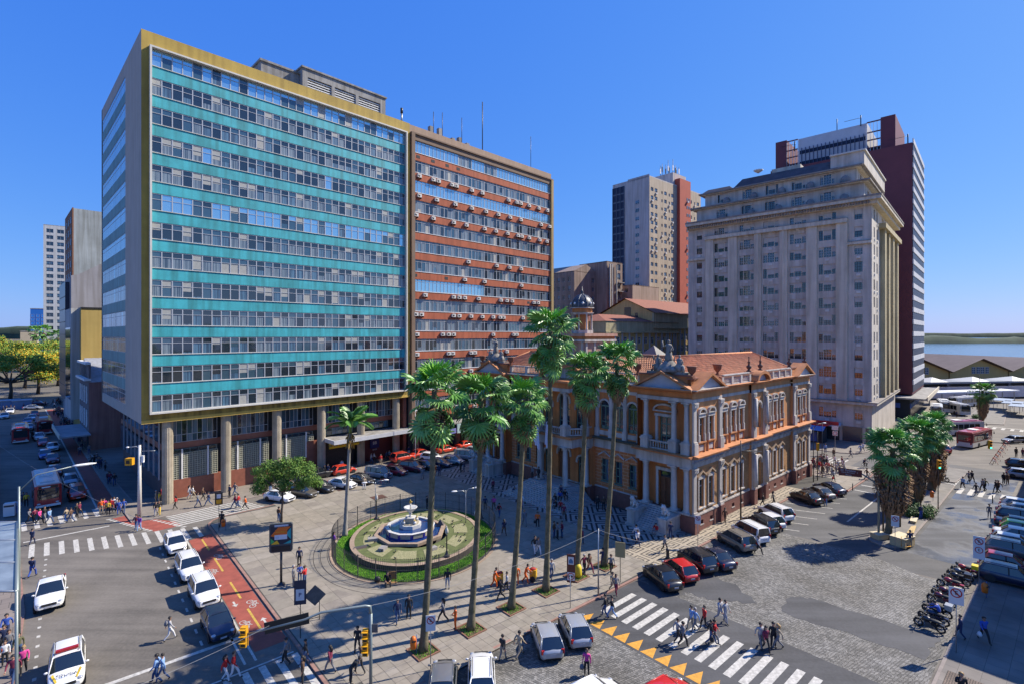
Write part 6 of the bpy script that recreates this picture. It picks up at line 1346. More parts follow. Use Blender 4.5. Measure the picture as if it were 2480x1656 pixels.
for i in range(46):
 t = r.random()*6.28; k = r.uniform(.6,.9); x,y = 6.6*k*math.cos(t),7.5*k*math.sin(t); b.T = Matrix.Translation((x,y,.63)) @ Matrix.Rotation(r.random()*6.28,4,'Z')
 b.ball((0,0,.09),(.13,.07,.07),dark,6,4); b.ball((.11,0,.17),(.04,.035,.04),dark,5,3)
b.T = None; b.build('pigeons',None,(EX,EY,.12),label='dark pigeons scattered over the pebble beds round the fountain',cat='pigeons',kind='stuff')
tileb = M('cobalt_tiles',(.025,.025,.22),.25,var=.3,scale=6,spec=.7); poolw = M('pool_water',(.01,.04,.14),.05,spec=.8); cream_p = M('cream_tile_panel',(.40,.35,.25),.5,var=.3,scale=8); whs = M('white_glazed_stone',(.58,.57,.53),.45,var=.2,scale=4)
fo = empty('fountain',(EX-.7,EY+.3,.74),0,'octagonal blue-tiled fountain with white bowl and gilt finial','fountain'); fo.scale = (1,1,.68)
def ngon(r,n,a0=0,ky=1.05): return [(r*math.cos(R(a0+360*i/n)),r*ky*math.sin(R(a0+360*i/n))) for i in range(n)]
b = MB(); o8,i8 = ngon(3.75,8,22.5),ngon(3.35,8,22.5)
for i in range(8):
 j = (i+1)%8; b.add([(*o8[i],0),(*o8[j],0),(*o8[j],.42),(*o8[i],.42),(*i8[j],.42),(*i8[i],.42),(*i8[j],0),(*i8[i],0)],[(0,1,2,3),(3,2,4,5),(5,4,6,7)],rim)
b.build('outer_kerb',fo); b = MB(); b.add([(*p,.2) for p in i8],[tuple(range(8))],poolw); b.build('moat_water',fo)
o12,i12 = ngon(2.5,12,15),ngon(2.25,12,15)
for i in range(12):
 j = (i+1)%12; b = MB(); b.add([(*o12[i],0),(*o12[j],0),(*o12[j],1.15),(*o12[i],1.15)],[(0,1,2,3)],tileb)
 mx_,my_ = (Vector(o12[i])+Vector(o12[j]))/2; d = (Vector(o12[j])-Vector(o12[i])); nrm = Vector((mx_,my_)).normalized()*.02
 p0 = Vector(o12[i])+d*.12+nrm; p1 = Vector(o12[i])+d*.88+nrm; b.add([(*p0,.4),(*p1,.4),(*p1,1.0),(*p0,1.0)],[(0,1,2,3)],cream_p)
 b.add([(*o12[i],1.15),(*o12[j],1.15),(*i12[j],1.15),(*i12[i],1.15),(*i12[i],.4),(*i12[j],.4),(*[q*1.03 for q in o12[i]],1.12),(*[q*1.03 for q in o12[j]],1.12)],[(0,1,2,3),(3,2,5,4),(6,7,1,0)],whs); b.build('basin_panel',fo)
b = MB(); b.add([(*p,.95) for p in i12],[tuple(range(12))],poolw); b.build('basin_water',fo)
b = MB(); b.prism(ngon(1.15,8,22.5,1),.9,1.5,whs); b.prism(ngon(.95,8,22.5,1),1.5,1.6,cream_p); b.box(-.42,.42,-.42,.42,1.6,2.35,cream_p); b.box(-.5,.5,-.5,.5,2.35,2.45,whs)
for a in range(4):
 x,y = .8*math.cos(R(45+90*a)),.8*math.sin(R(45+90*a)); b.ball((x,y,1.8),(.18,.18,.25),whs,8,6); b.ball((x,y,2.1),.1,M('gilt',(.5,.33,.06),.4,metal=.5),8,6)
b.build('pedestal',fo)
b = MB(); b.lathe([(.25,2.45),(.12,2.6),(.1,2.8),(.2,2.95),(.12,3.05),(.3,3.3),(.55,3.6),(.68,3.85),(.72,3.95),(.66,3.95),(.4,3.7),(.1,3.6)],0,0,whs,20); b.build('bowl',fo)
b = MB(); b.lathe([(.09,3.6),(.06,4.2),(.12,4.3),(.05,4.5)],0,0,whs,10); b.lathe([(.08,4.5),(.14,4.65),(.06,4.8),(.1,4.9),(.02,5.1)],0,0,MATS['gilt'],8); b.tube([(-.2,0,4.75),(.2,0,4.75)],.05,MATS['gilt'],6); b.build('gilt_finial',fo)
for k,(px,py,lb) in enumerate(((912,1256,'ornate dark lamp post at the back left of the fountain garden'),(1082,1347,'ornate dark lamp post at the front right of the fountain garden'))):
 p = gp(px,py,.74); q = empty('garden_lamp',tuple(p),0,lb,'lamp post','garden lamps'); b = MB(); b.lathe([(.3,0),(.3,.1),(.16,.25),(.1,.5),(.065,.6),(.055,1.9),(.09,2.0),(.04,2.1)],0,0,dark,10); b.build('post',q)
 b = MB(); b.lathe([(.06,2.1),(.17,2.3),(.15,2.55),(.05,2.75),(.02,2.9)],0,0,M('milk_glass',(.5,.48,.42),.3),10); b.build('lantern',q)
stonep = M('dark_plaque',(.08,.07,.065),.6)
for k,(px,py,w,lb) in enumerate(((903,1308,1.0,'grey stone block leaning beside the fountain steps'),(927,1331,.8,'pale stone slab lying in front of the fountain'),(1050,1330,.5,'small square stone block in the pebbles right of the palm'))):
 p = gp(px,py,.72); b = MB(); b.box(-w/2,w/2,-.3,.3,0,.3,M('grey_stone_block',(.3,.28,.26),.85,var=.3)); b.build('stone_block',None,tuple(p),.3+k,label=lb,cat='stone block')
p = gp(1068,1276,.72); b = MB(); b.add([(-.6,-.3,0),(.5,-.4,0),(.6,.5,0),(-.4,.5,0),(-.1,.0,.95)],[(0,1,4),(1,2,4),(2,3,4),(3,0,4)],stonep); b.build('stone_pyramid',None,tuple(p),label='dark pyramid-shaped stone marker at the back right of the fountain',cat='monument')
p = gp(877,1342,.15); b = MB(); b.add([(-.7,-.4,0),(.7,-.4,0),(.7,.4,.0),(-.7,.4,0),(-.7,-.35,.35),(.7,-.35,.35),(.7,.4,.75),(-.7,.4,.75)],[(0,1,5,4),(1,2,6,5),(2,3,7,6),(3,0,4,7)],M('grey_stone_block',(0,0,0))); b.add([(-.5,-.25,.42),(.5,-.25,.42),(.5,.25,.685),(-.5,.25,.685)],[(0,1,2,3)],M('bronze_plaque',(.12,.09,.07),.4,metal=.5)); b.build('plaque_stone',None,tuple(p),.55,label='sloping stone with bronze plaque on the grass, left side of the garden',cat='plaque')
fe2 = empty('garden_fence',(EX,EY,.12),0,'tall oval iron railing round the fountain garden','fence'); b = MB(); n = 300; fmn = M('weathered_iron',(.10,.09,.08),.6,metal=.3)
for i in range(n):
 t = 2*math.pi*i/n; x,y = EA*math.cos(t),EB*math.sin(t); b.box(x-.010,x+.010,y-.010,y+.010,.1,2.0,fmn)
 b.add([(x-.03,y,2.0),(x+.03,y,2.0),(x,y,2.16)],[(0,1,2)],fmn)
b.build('bars',fe2,kind='stuff')
for z in (.25,1.1,1.85):
 b = MB(); pts = [(EA*math.cos(2*math.pi*i/96),EB*math.sin(2*math.pi*i/96),z) for i in range(97)]; b.tube(pts,.018,fmn,4,caps=False); b.build('rail',fe2)
for i in range(28):
 t = 2*math.pi*i/28; b = MB(); b.box(-.03,.03,-.03,.03,0,2.1,fmn); b.build('post',fe2,(EA*math.cos(t),EB*math.sin(t),0))
b = MB()
for k in (1.045,1.12,1.195): ring(b,EA*k,EB*k,EA*k+.06,EB*k+.06,.004,.004,M('dark_paving_line',(.04,.035,.03),.9),96,95,285)
ring(b,EA*1.0,EB*1.0,EA*1.03,EB*1.03,.0,.05,rim); ring(b,EA*1.03,EB*1.03,EA*1.03,EB*1.03,.05,-.1,rim); ring(b,EA*1.032,EB*1.032,EA*1.25,EB*1.25,.002,.002,slabm[1]); b.build('paved_ring',None,(EX,EY,.12),kind='structure')
# ---------------------------------------------------------------- vehicles
PC = {}
def paint_m(n,c,metal=.0):
 if n not in PC: PC[n] = M('car_paint_'+n,c,.35,metal=metal,spec=.5,coat=.9)
 return PC[n]
paints = dict(white=(.72,.72,.70),black=(.012,.012,.015),red=(.50,.018,.015),taxi=(.60,.05,.02),silver=(.36,.38,.40),grey=(.16,.165,.17),brown=(.10,.085,.065),navy=(.012,.02,.055),green=(.10,.42,.03),crimson=(.38,.015,.03),blue=(.03,.08,.3),wine=(.15,.015,.03),champagne=(.20,.18,.15))
for k,v in paints.items(): paint_m(k,v,.25 if k in ('silver','grey','champagne','navy','brown') else 0)
tyre = M('tyre_rubber',(.018,.018,.018),.85); rimm = M('alloy_rim',(.38,.38,.40),.35,metal=.7); cgl = M('car_glass',(.012,.018,.022),.05,spec=1.0,coat=.6); red_l = M('tail_light_red',(.35,.008,.01),.25,spec=.7); clr_l = M('headlight_glass',(.45,.47,.5),.12,spec=.9,metal=.3); platem = M('number_plate',(.40,.40,.42),.5); blk = M('black_plastic',(.02,.02,.02),.6)
CS = dict(  # L,W,H,belt,xr0,xr1,xf0,xf1,hood z,deck z,wheel r,axle front,axle rear,sill
 hatch=(3.85,1.68,1.48,.92,-1.78,-1.30,1.02,.32,.88,.95,.30,1.22,-1.22,.24),sedan=(4.35,1.72,1.45,.92,-1.55,-.92,1.02,.30,.86,1.00,.31,1.32,-1.28,.24),
 suv=(4.35,1.80,1.70,1.06,-2.05,-1.68,1.08,.42,1.04,1.08,.35,1.32,-1.30,.34),wagon=(4.25,1.68,1.48,.92,-2.02,-1.60,1.00,.34,.88,.94,.30,1.25,-1.22,.24),
 mpv=(4.25,1.74,1.82,1.05,-2.0,-1.92,1.42,.72,1.02,1.06,.32,1.32,-1.30,.28),pickup=(5.2,1.86,1.78,1.08,-.75,-.62,1.15,.50,1.06,1.00,.38,1.65,-1.55,.42))
def car_meshes(st):
 L,W,H,zb,xr0,xr1,xf0,xf1,zh,zd,wr,af,ar,zs = CS[st]; hw = W/2; pm = PC['white']; out = {}
 b = MB()
 xs = [(-L/2,.62,zs+.18,zb-.22,zb-.2),(-L/2+.06,.86,zs+.08,zb-.10,zd-.06),(-L/2+.30,.97,zs,zb-.02,zd),(ar,1,zs,zb,zd if st != 'pickup' else zb-.05),(-.2,1,zs-.02,zb,zb+.02),(xf0-.1,1,zs-.02,zb-.01,zb+.02),(xf0+.12,.99,zs,zb-.05,zh+.02),(af,.98,zs,zb-.08,zh-.02),(L/2-.42,.93,zs,zh-.15,zh-.10),(L/2-.14,.84,zs+.02,zh-.24,zh-.20),(L/2-.02,.70,zs+.08,zh-.34,zh-.32)]
 sec = []
 for x,k,z0,z1,zt in xs:
  h = hw*k; zm = z0+(z1-z0)*.5
  half = [(h*.86,z0),(h*.97,z0+.08),(h,zm),(h*.975,z1-.07),(h*.92,z1),(h*.6,(z1+zt)/2+.015),(0,zt+.02)]
  sec.append([(x,y,z) for y,z in half]+[(x,-y,z) for y,z in half[-2::-1]])
 n = len(sec[0]); b.add([p for s_ in sec for p in s_],[(j*n+i,j*n+i+1,(j+1)*n+i+1,(j+1)*n+i) for j in range(len(sec)-1) for i in range(n-1)],pm,True)
 b.add(sec[0],[tuple(range(n))],pm); b.add(sec[-1],[tuple(range(n-1,-1,-1))],pm)
 m = len(sec); b.add([s_[0] for s_ in sec]+[s_[-1] for s_ in sec],[(j,j+1,m+j+1,m+j) for j in range(m-1)],blk)
 hr,hb = hw*.74,hw*.93; zr = H-.07; NX,NY = 5,6; rv = []
 for i in range(NX+1):
  t = i/NX; x = xr1+(xf1-xr1)*t; bul = .07*(1-(2*t-1)**2*.5)
  for j in range(NY+1): y = -hr+2*hr*j/NY; rv.append((x,y,zr+bul*(1-(y/hr)**2)**.5 if abs(y) < hr-1e-6 else zr))
 b.add(rv,[(i*(NY+1)+j,(i+1)*(NY+1)+j,(i+1)*(NY+1)+j+1,i*(NY+1)+j+1) for i in range(NX) for j in range(NY)],pm,True)
 for s_ in (-1,1):
  b.tube([(xf0,s_*hb,zb-.02),(xf1,s_*hr,zr)],.035,pm,5); b.tube([(xr1,s_*hr,zr),(xf1,s_*hr,zr)],.035,pm,5); b.tube([(xr0,s_*hb,zb-.02),(xr1,s_*hr,zr)],.04,pm,5)
  cw = {'hatch':.35,'sedan':.38,'suv':.25,'wagon':.22,'mpv':.2,'pickup':.2}[st]
  def sp(x,t): return (x,s_*(hb+(hr-hb)*t+.012),zb+(zr-zb)*t)
  b.add([sp(xr0,0),sp(xr0+cw,0),sp(xr1+cw*.7,1),sp(xr1,1)],[(0,1,2,3)],pm)
  for xp in ((-.12,) if st != 'mpv' else (-.9,.1)): b.add([sp(xp-.05,0),sp(xp+.05,0),sp(xp+.03,1),sp(xp-.07,1)],[(0,1,2,3)],blk)
  for ax in (af,ar):     # wheel arch
   pts = [(ax+(wr+.07)*math.cos(R(a)),s_*(hw+.006),max(zs-.02,wr+(wr+.07)*math.sin(R(a)))) for a in range(-20,201,20)]; b.add(pts,[tuple(range(len(pts)))],blk)
  b.add([(af-.3,s_*(hw+.004),zs+.08),(ar+.3,s_*(hw+.004),zs+.08),(ar+.3,s_*(hw+.004),zs),(af-.3,s_*(hw+.004),zs)],[(0,1,2,3)],blk)
  b.add([(-.13,s_*(hw+.003),zs+.1),(-.11,s_*(hw+.003),zs+.1),(-.11,s_*(hw*.98+.003),zb-.05),(-.13,s_*(hw*.98+.003),zb-.05)],[(0,1,2,3)],blk)
  if st in ('suv','wagon','mpv'): b.tube([(xr1+.1,s_*hr*.88,H+.03),(xf1-.1,s_*hr*.88,H+.03)],.022,blk,5)
 b.box(L/2-.06,L/2+.015,-.45,.45,zs+.28,zs+.42,blk); b.box(L/2-.10,L/2-.005,-.38,.38,zh-.38,zh-.28,blk)
 if st == 'pickup':
  b.box(-L/2+.12,xr0-.08,-hw*.86,hw*.86,zb-.01,zb+.012,blk)
 out['body'] = b.mesh('body')
 def glass(name,pts,k=4):
  g = MB(); g.add(pts,[tuple(range(len(pts)))],cgl,False); return g.mesh(name)
 e = .01
 g = MB(); ww = []
 for j in range(5):
  q = -1+j*.5; ww += [(xf0+.05*(1-q*q)+e,q*hb*.96,zb-.03),(xf1+.05*(1-q*q)+e,q*hr*.96,zr+.03*(1-q*q))]
 g.add(ww,[(2*j,2*j+2,2*j+3,2*j+1) for j in range(4)],cgl,True); out['windscreen'] = g.mesh('windscreen')
 g = MB(); ww = []
 for j in range(5):
  q = -1+j*.5; ww += [(xr0-.05*(1-q*q),q*hb*.94,zb-.02),(xr1-.04*(1-q*q),q*hr*.94,zr+.03*(1-q*q))]
 g.add(ww,[(2*j,2*j+1,2*j+3,2*j+2) for j in range(4)],cgl,True); out['rear_window'] = g.mesh('rear_window')
 for s_,nm in ((-1,'right'),(1,'left')): out['side_window_'+nm] = glass('side_window',[(xr0,s_*hb,zb-.02),(xf0,s_*hb,zb-.02),(xf1,s_*hr,zr),(xr1,s_*hr,zr)])
 g = MB(); g.T = Matrix.Rotation(R(90),4,'X'); g.lathe([(wr*.72,-.09),(wr*.95,-.09),(wr,-.05),(wr,.05),(wr*.95,.09),(wr*.72,.09)],0,0,tyre,16); g.lathe([(wr*.68,.06),(wr*.68,.085),(wr*.6,.07),(.05,.075)],0,0,rimm,10); g.lathe([(wr*.68,-.06),(wr*.68,-.085),(wr*.6,-.07),(.05,-.075)],0,0,rimm,10); g.T = None; out['wheel'] = g.mesh('wheel')
 g = MB(); g.ball((0,0,0),(.17,.16,.085),clr_l,8,5); out['headlight'] = g.mesh('headlight')
 g = MB(); g.box(-.05,.06,-.09,.09,-.13,.13,red_l); out['tail_light'] = g.mesh('tail_light')
 g = MB(); g.box(-.01,.01,-.2,.2,-.06,.06,platem); out['number_plate'] = g.mesh('number_plate')
 g = MB(); g.ball((0,0,0),(.06,.11,.07),pm,7,5); out['wing_mirror'] = g.mesh('wing_mirror')
 return out
CM = {}
def car(st,pos,hdg,pc,label,group=None,sc_=1.0,name='parked_car'):
 """pos = ground centre, hdg = world heading of the bonnet in degrees"""
 if st not in CM: CM[st] = car_meshes(st)
 me = CM[st]; L,W,H,zb,xr0,xr1,xf0,xf1,zh,zd,wr,af,ar,zs = CS[st]; pm = PC[pc]; z = .024
 r = empty(name,(pos[0],pos[1],z),R(hdg),label,'car' if st != 'pickup' else 'pickup truck',group)
 if sc_ != 1: r.scale = (sc_,)*3
 inst('body',me['body'],r,mats={0: pm})
 for k in ('windscreen','rear_window'): inst(k,me[k],r)
 inst('side_window',me['side_window_left'],r); inst('side_window',me['side_window_right'],r)
 hw = W/2
 for s_ in (-1,1):
  for ax in (af,ar): inst('wheel',me['wheel'],r,(ax,s_*(hw-.085),wr))
  inst('headlight',me['headlight'],r,(L/2-.20,s_*hw*.70,zh-.24),rz=-s_*R(25)); inst('tail_light',me['tail_light'],r,(-L/2+.09,s_*hw*.80,zb-.13 if st not in ('suv','mpv') else zb-.05),rz=s_*R(22))
  inst('wing_mirror',me['wing_mirror'],r,(xf0-.12,s_*(hw+.06),zb+.07),mats={0: pm})
 inst('number_plate',me['number_plate'],r,(-L/2-.012,0,zb-.32)); inst('number_plate',me['number_plate'],r,(L/2+.022,0,zs+.18))
 return r
def carp(st,px,py,hdg,pc,label,group=None,**k): return car(st,gp(px,py),hdg,pc,label,group,**k)
g1 = 'cars parked at an angle between the plaza and the street'
for a in ((('sedan',677,1212),-23,'white','white saloon at the near left end of the angled row, behind the small tree'),(('wagon',735,1201),-23,'brown','old brown-grey estate car second in the angled row'),(('sedan',776,1189),-23,'black','black saloon between the brown estate and the white saloon'),
          (('sedan',829,1180),-23,'white','white saloon partly behind the feather palm trunk'),(('sedan',873,1170),-23,'black','black saloon with a pale bonnet glint right of the feather palm'),(('mpv',917,1157),-23,'silver','silver van-like car with roof bars in the angled row'),
          (('hatch',958,1149),-23,'crimson','crimson hatchback beside the silver van-like car'),(('suv',998,1141),-23,'wine','dark red small off-roader left of the first palm trunk'),(('wagon',1030,1136),-25,'black','black estate car just left of the first palm trunk'),
          (('sedan',1064,1129),-25,'navy','dark navy saloon just right of the first palm trunk'),(('hatch',1098,1123),-25,'silver','silver hatchback behind the two men in dark coats'),(('mpv',1130,1113),-25,'silver','silver van-like car at the foot of the left lion stairs'),(('hatch',1152,1100),-25,'silver','pale small car at the far right end of the angled row')):
 (st,px,py),h,c,lb = a; carp(st,px,py,h,c,lb,g1)
g2 = 'red taxis waiting along the office kerb'
carp('suv',768,1158,45.7,'black','black off-roader with silver side strip, nearest vehicle on the office kerb')
for st,px,py,lb in (('hatch',832,1147,'red taxi hatchback standing under the yellow bank sign'),('suv',975,1117,'red taxi estate with white doors glint, left of the flagpole'),('sedan',1020,1106,'red taxi saloon right behind the flagpole'),('sedan',1080,1095,'red taxi saloon with white arrow mark, second from the far end'),('sedan',1128,1084,'red taxi saloon at the far end of the taxi rank')): carp(st,px,py,45.7,'taxi',lb,g2,name='taxi')
carp('hatch',1044,1115,-23,'white','white car squeezed behind the black estate near the first palm')
g3 = 'cars parked nose-in along the palace'
for st,px,py,c,lb in (('sedan',1603,1411,'black','black saloon nearest the crossing in the palace row'),('hatch',1646,1394,'red','bright red hatchback in the palace parking row'),('suv',1687,1372,'black','black crossover right of the red hatchback'),('sedan',1732,1364,'navy','dark blue saloon right of the black crossover'),
 ('suv',1782,1323,'champagne','brown-grey small off-roader standing alone on the setts'),('mpv',1816,1304,'white','tall white people carrier next to the brown-grey off-roader'),('suv',1842,1284,'black','black off-roader with roof bars between two white cars'),('hatch',1861,1272,'white','white hatchback behind the black off-roader'),('suv',1878,1254,'white','white crossover at the far end of the white cars'),
 ('sedan',1953,1214,'black','glossy black saloon with sun glint on its rear window'),('sedan',1982,1203,'grey','dark grey saloon between the black and the blue-black saloons'),('sedan',2008,1192,'navy','blue-black saloon at the far end of the palace row')): carp(st,px,py,106,c,lb,g3)
carp('hatch',1324,1566,99,'silver','silver-blue hatchback left of the pair at the crossing'); carp('hatch',1392,1541,99,'silver','silver hatchback with dark glass roof, right of the pair at the crossing')
carp('wagon',1166,1655,94,'white','white estate car with roof bars cut by the bottom edge'); carp('hatch',1073,1672,94,'grey','dark grey hatchback at the bottom edge left of the white estate')
carp('hatch',1618,1712,32,'red','bright red hatchback crossing at the bottom edge'); carp('hatch',1440,1712,32,'white','white car showing only its roof at the bottom edge')
g4 = 'cars waiting beside the cycle lane'
for st,px,py,c,lb in (('hatch',424,1330,'white','white hatchback first in the queue by the cycle lane'),('suv',458,1391,'white','white boxy off-roader with ribbed roof, second in the queue'),('suv',494,1451,'white','white compact off-roader with black roof bars, third in the queue'),('hatch',527,1528,'navy','dark blue hatchback with chrome grille at the stop line')): carp(st,px,py,-48.7,c,lb,g4)
carp('pickup',123,1455,-50,'white','white pickup truck driving on the left road')
pol = carp('suv',163,1640,-50,'white','white police car with red light bar and yellow stripes, bottom left',name='police_car'); pol['category'] = 'police car'
b = MB(); b.box(-.12,.12,-.55,.55,1.74,1.86,M('lightbar_red',(.30,.01,.01),.3)); b.build('light_bar',pol)
b = MB(); ys = M('stripe_yellow',(.55,.38,.03),.5)
for s_ in (-1,1): b.add([(.0+1.25,s_*.62,1.075),(1.4,s_*.72,1.06),(2.05,s_*.5,.88),(1.95,s_*.42,.90)],[(0,1,2,3)],ys); b.add([(-1.9,s_*.912,.75),(1.3,s_*.912,.75),(1.3,s_*.912,.95),(-1.9,s_*.912,.95)],[(0,1,2,3)],ys)
b.build('stripes',pol); text('POLICIA',.27,blk,pol,(1.72,0,1.075),(0,R(6),R(90)),'bonnet_lettering')
g5 = 'cars queuing in the side street'
for st,px,py,c,lb,gg in (('suv',186,1205,'taxi','red off-roader first in the side street queue beside the bus',1),('hatch',171,1172,'silver','pale car beside the cycle lane behind the red off-roader',1),('sedan',132,1148,'wine','purple-red saloon behind the big front bus',1),('sedan',127,1118,'wine','maroon taxi in the middle of the side street queue',1),('hatch',109,1108,'blue','blue hatchback in the side street queue',1),('sedan',128,1089,'white','white saloon in the middle of the side street queue',1),
 ('sedan',105,1077,'red','red saloon between two white cars in the side street',1),('hatch',95,1064,'white','white car just in front of the middle bus',1),('hatch',70,1040,'silver','pale blue small car between the two far buses',1),('sedan',67,1025,'blue','blue saloon level with the middle bus',1),('sedan',78,1016,'white','white and blue car ahead of the blue saloon, far up the street',1),('hatch',84,1007,'red','red car furthest up the queue',1),
 ('sedan',24,1000,'white','white car in the far left lane, further one',1),('sedan',11,1012,'white','white car in the far left lane, nearer one',1)): carp(st,px,py,-45,c,lb,g5,name='queuing_car')
carp('sedan',80,991,20,'silver','silver saloon crossing at the far end of the side street'); carp('sedan',94,981,20,'wine','dark red car crossing at the far end of the side street')
g6 = 'cars parked nose-in along the market pavement'
for st,px,py,c,lb in (('hatch',2414,1226,'white','white hatchback at the far end of the market rank'),('sedan',2418,1238,'silver','silver-blue saloon second from the far end of the market rank'),('suv',2412,1256,'navy','navy crossover with roof bars in the market rank'),('sedan',2407,1270,'navy','dark teal saloon left of the green car'),('hatch',2413,1283,'green','lime green hatchback in the market rank'),
 ('sedan',2403,1297,'white','white-roofed dark saloon right after the green car'),('hatch',2388,1315,'white','white hatchback with dark rear window in the market rank'),('suv',2383,1334,'grey','grey off-roader with white roof and roof bars'),('hatch',2364,1362,'crimson','crimson hatchback behind the parking signs'),('suv',2366,1395,'navy','dark navy off-roader with roof bars nearest the pavement bin')):
 p = gp(px,py); d = Vector((math.cos(R(-44)),math.sin(R(-44)))); p = (p.x+d.x*2.15,p.y+d.y*2.15); r = car(st,p,-44,c,lb,g6)
carp('wagon',2455,1072,-175,'silver','silver estate car turning at the far right'); carp('hatch',2474,1133,-40,'black','black hatchback at the right edge by the folding barriers'); carp('hatch',2478,1158,-40,'silver','silver hatchback at the right edge below the black one')
carp('hatch',2278,1095,80,'red','small red car half hidden behind the median palms')
def bus(pos,hdg,L,c_lo,c_hi,label,wrap=None,name='city_bus',roof=None,txt=None):
 r = empty(name,(pos[0],pos[1],.02),R(hdg),label,'bus'); W,H = 2.5,3.05; hw = W/2; b = MB()
 def rounded(x0,x1,z0,z1,m,ins=.12):
  pts = [(x0+ins,-hw),(x1-ins,-hw),(x1,-hw+ins*2),(x1,hw-ins*2),(x1-ins,hw),(x0+ins,hw),(x0,hw-ins),(x0,-hw+ins)]; b.prism(pts,z0,z1,m)
 rounded(-L/2,L/2,.32,1.15,c_lo); rounded(-L/2,L/2,1.15,2.95,c_hi); b.box(-L/2+.3,L/2-.3,-hw+.2,hw-.2,2.95,3.1,roof or c_hi); b.box(-1.5,.2,-.7,.7,3.1,3.28,white); b.box(L/2-2.5,L/2-1.3,-.7,.7,3.1,3.2,roof or c_hi); b.build('body',r)
 for s_ in (-1,1):
  nw = int((L-1.6)/1.35)
  for i in range(nw): x = -L/2+.8+i*1.35; g = MB(); y = s_*(hw+.012); g.add([(x,y,1.35),(x+1.22,y,1.35),(x+1.22,y,2.5),(x,y,2.5)],[(0,1,2,3)],cgl); g.build('window',r)
  for ax in (L/2-2.4,-L/2+3.0): g = MB(); g.T = Matrix.Rotation(R(90),4,'X'); g.lathe([(.3,-.13),(.48,-.13),(.5,-.08),(.5,.08),(.48,.13),(.3,.13)],0,0,tyre,14); g.lathe([(.28,.1),(.28,.12),(.05,.12)],0,0,rimm,8); g.lathe([(.28,-.1),(.28,-.12),(.05,-.12)],0,0,rimm,8); g.T = None; g.build('wheel',r,(ax,s_*(hw-.1),.5))
  g = MB(); g.ball((L/2+.01,s_*.85,.75),(.06,.2,.12),clr_l,8,5); g.build('headlight',r); g = MB(); g.box(-L/2-.02,-L/2+.02,s_*1.0-.12,s_*1.0+.12,.8,1.2,red_l); g.build('tail_light',r)
  g = MB(); g.tube([(L/2,s_*1.2,2.7),(L/2+.3,s_*1.4,2.6),(L/2+.3,s_*1.4,2.3)],.04,blk,5); g.ball((L/2+.3,s_*1.4,2.2),(.06,.1,.2),blk,6,4); g.build('mirror',r)
 g = MB(); x = L/2+.015; g.add([(x,-1.0,1.25),(x,1.0,1.25),(x,1.0,2.55),(x,-1.0,2.55)],[(0,1,2,3)],cgl); g.build('windscreen',r)
 g = MB(); g.add([(x,-.9,2.6),(x,.9,2.6),(x,.9,2.88),(x,-.9,2.88)],[(0,1,2,3)],M('led_sign_housing',(.01,.01,.01),.4)); g.add([(x+.004,-.6,2.68),(x+.004,.2,2.68),(x+.004,.2,2.82),(x+.004,-.6,2.82)],[(0,1,2,3)],M('led_strip',(.6,.7,.75),.5)); g.build('destination_sign',r)
 if txt: text(txt,.26,M('led_text',(.75,.8,.85),.5,emit=1.0),r,(x+.012,0,2.73),(R(90),0,R(90)))
 g = MB(); g.box(x-.05,x+.05,-1.15,1.15,.34,.6,white); g.build('bumper',r)
 g = MB(); xb = -L/2-.015; g.add([(xb,-.95,1.5),(xb,.95,1.5),(xb,.95,2.5),(xb,-.95,2.5)],[(0,1,2,3)],wrap or cgl); g.build('rear_window',r); return r
bred = M('bus_red',(.38,.025,.03),.4,var=.12,coat=.5); bwhite = M('bus_white',(.55,.54,.52),.45,var=.15,coat=.3); bmar = M('bus_maroon',(.13,.015,.025),.4)
def busf(px,py,hdg,L,*a,**k):    # px,py = ground under the front bumper
 p = gp(px,py); d = Vector((math.cos(R(hdg)),math.sin(R(hdg)))); return bus((p.x-d.x*L/2,p.y-d.y*L/2),hdg,L,*a,**k)
busf(117,1232,-45,10.5,bred,bred,'big red city bus with pale roof at the front of the side street',roof=bwhite); busf(109,1053,-45,10.5,bred,bred,'red bus in the middle lane, further up the side street'); busf(50,1074,-45,10.5,bred,bred,'red bus in the left lane of the side street')
p = gp(2360,1078); bus((p.x,p.y),30,9.5,bwhite,bmar,'maroon and white bus seen from behind on the right junction',roof=bred)
p = gp(2322,1052); bus((p.x,p.y),8,10,bwhite,bwhite,'white and purple-red bus passing behind the median palms',roof=M('bus_purple',(.25,.04,.12),.4))
busf(2339,1007,-102,9,bwhite,bwhite,'white bus facing the camera at the far bus stop'); busf(2292,1000,-125,10,bwhite,bwhite,'white bus with dark front, left of the facing bus'); busf(2268,1012,-130,9,bwhite,bwhite,'white bus roof just above the median palms'); p = gp(2335,984); bus((p.x,p.y),-160,11,bwhite,bwhite,'white articulated-looking bus furthest back at the stop')
chrome = M('chrome',(.5,.5,.5),.2,metal=.9)
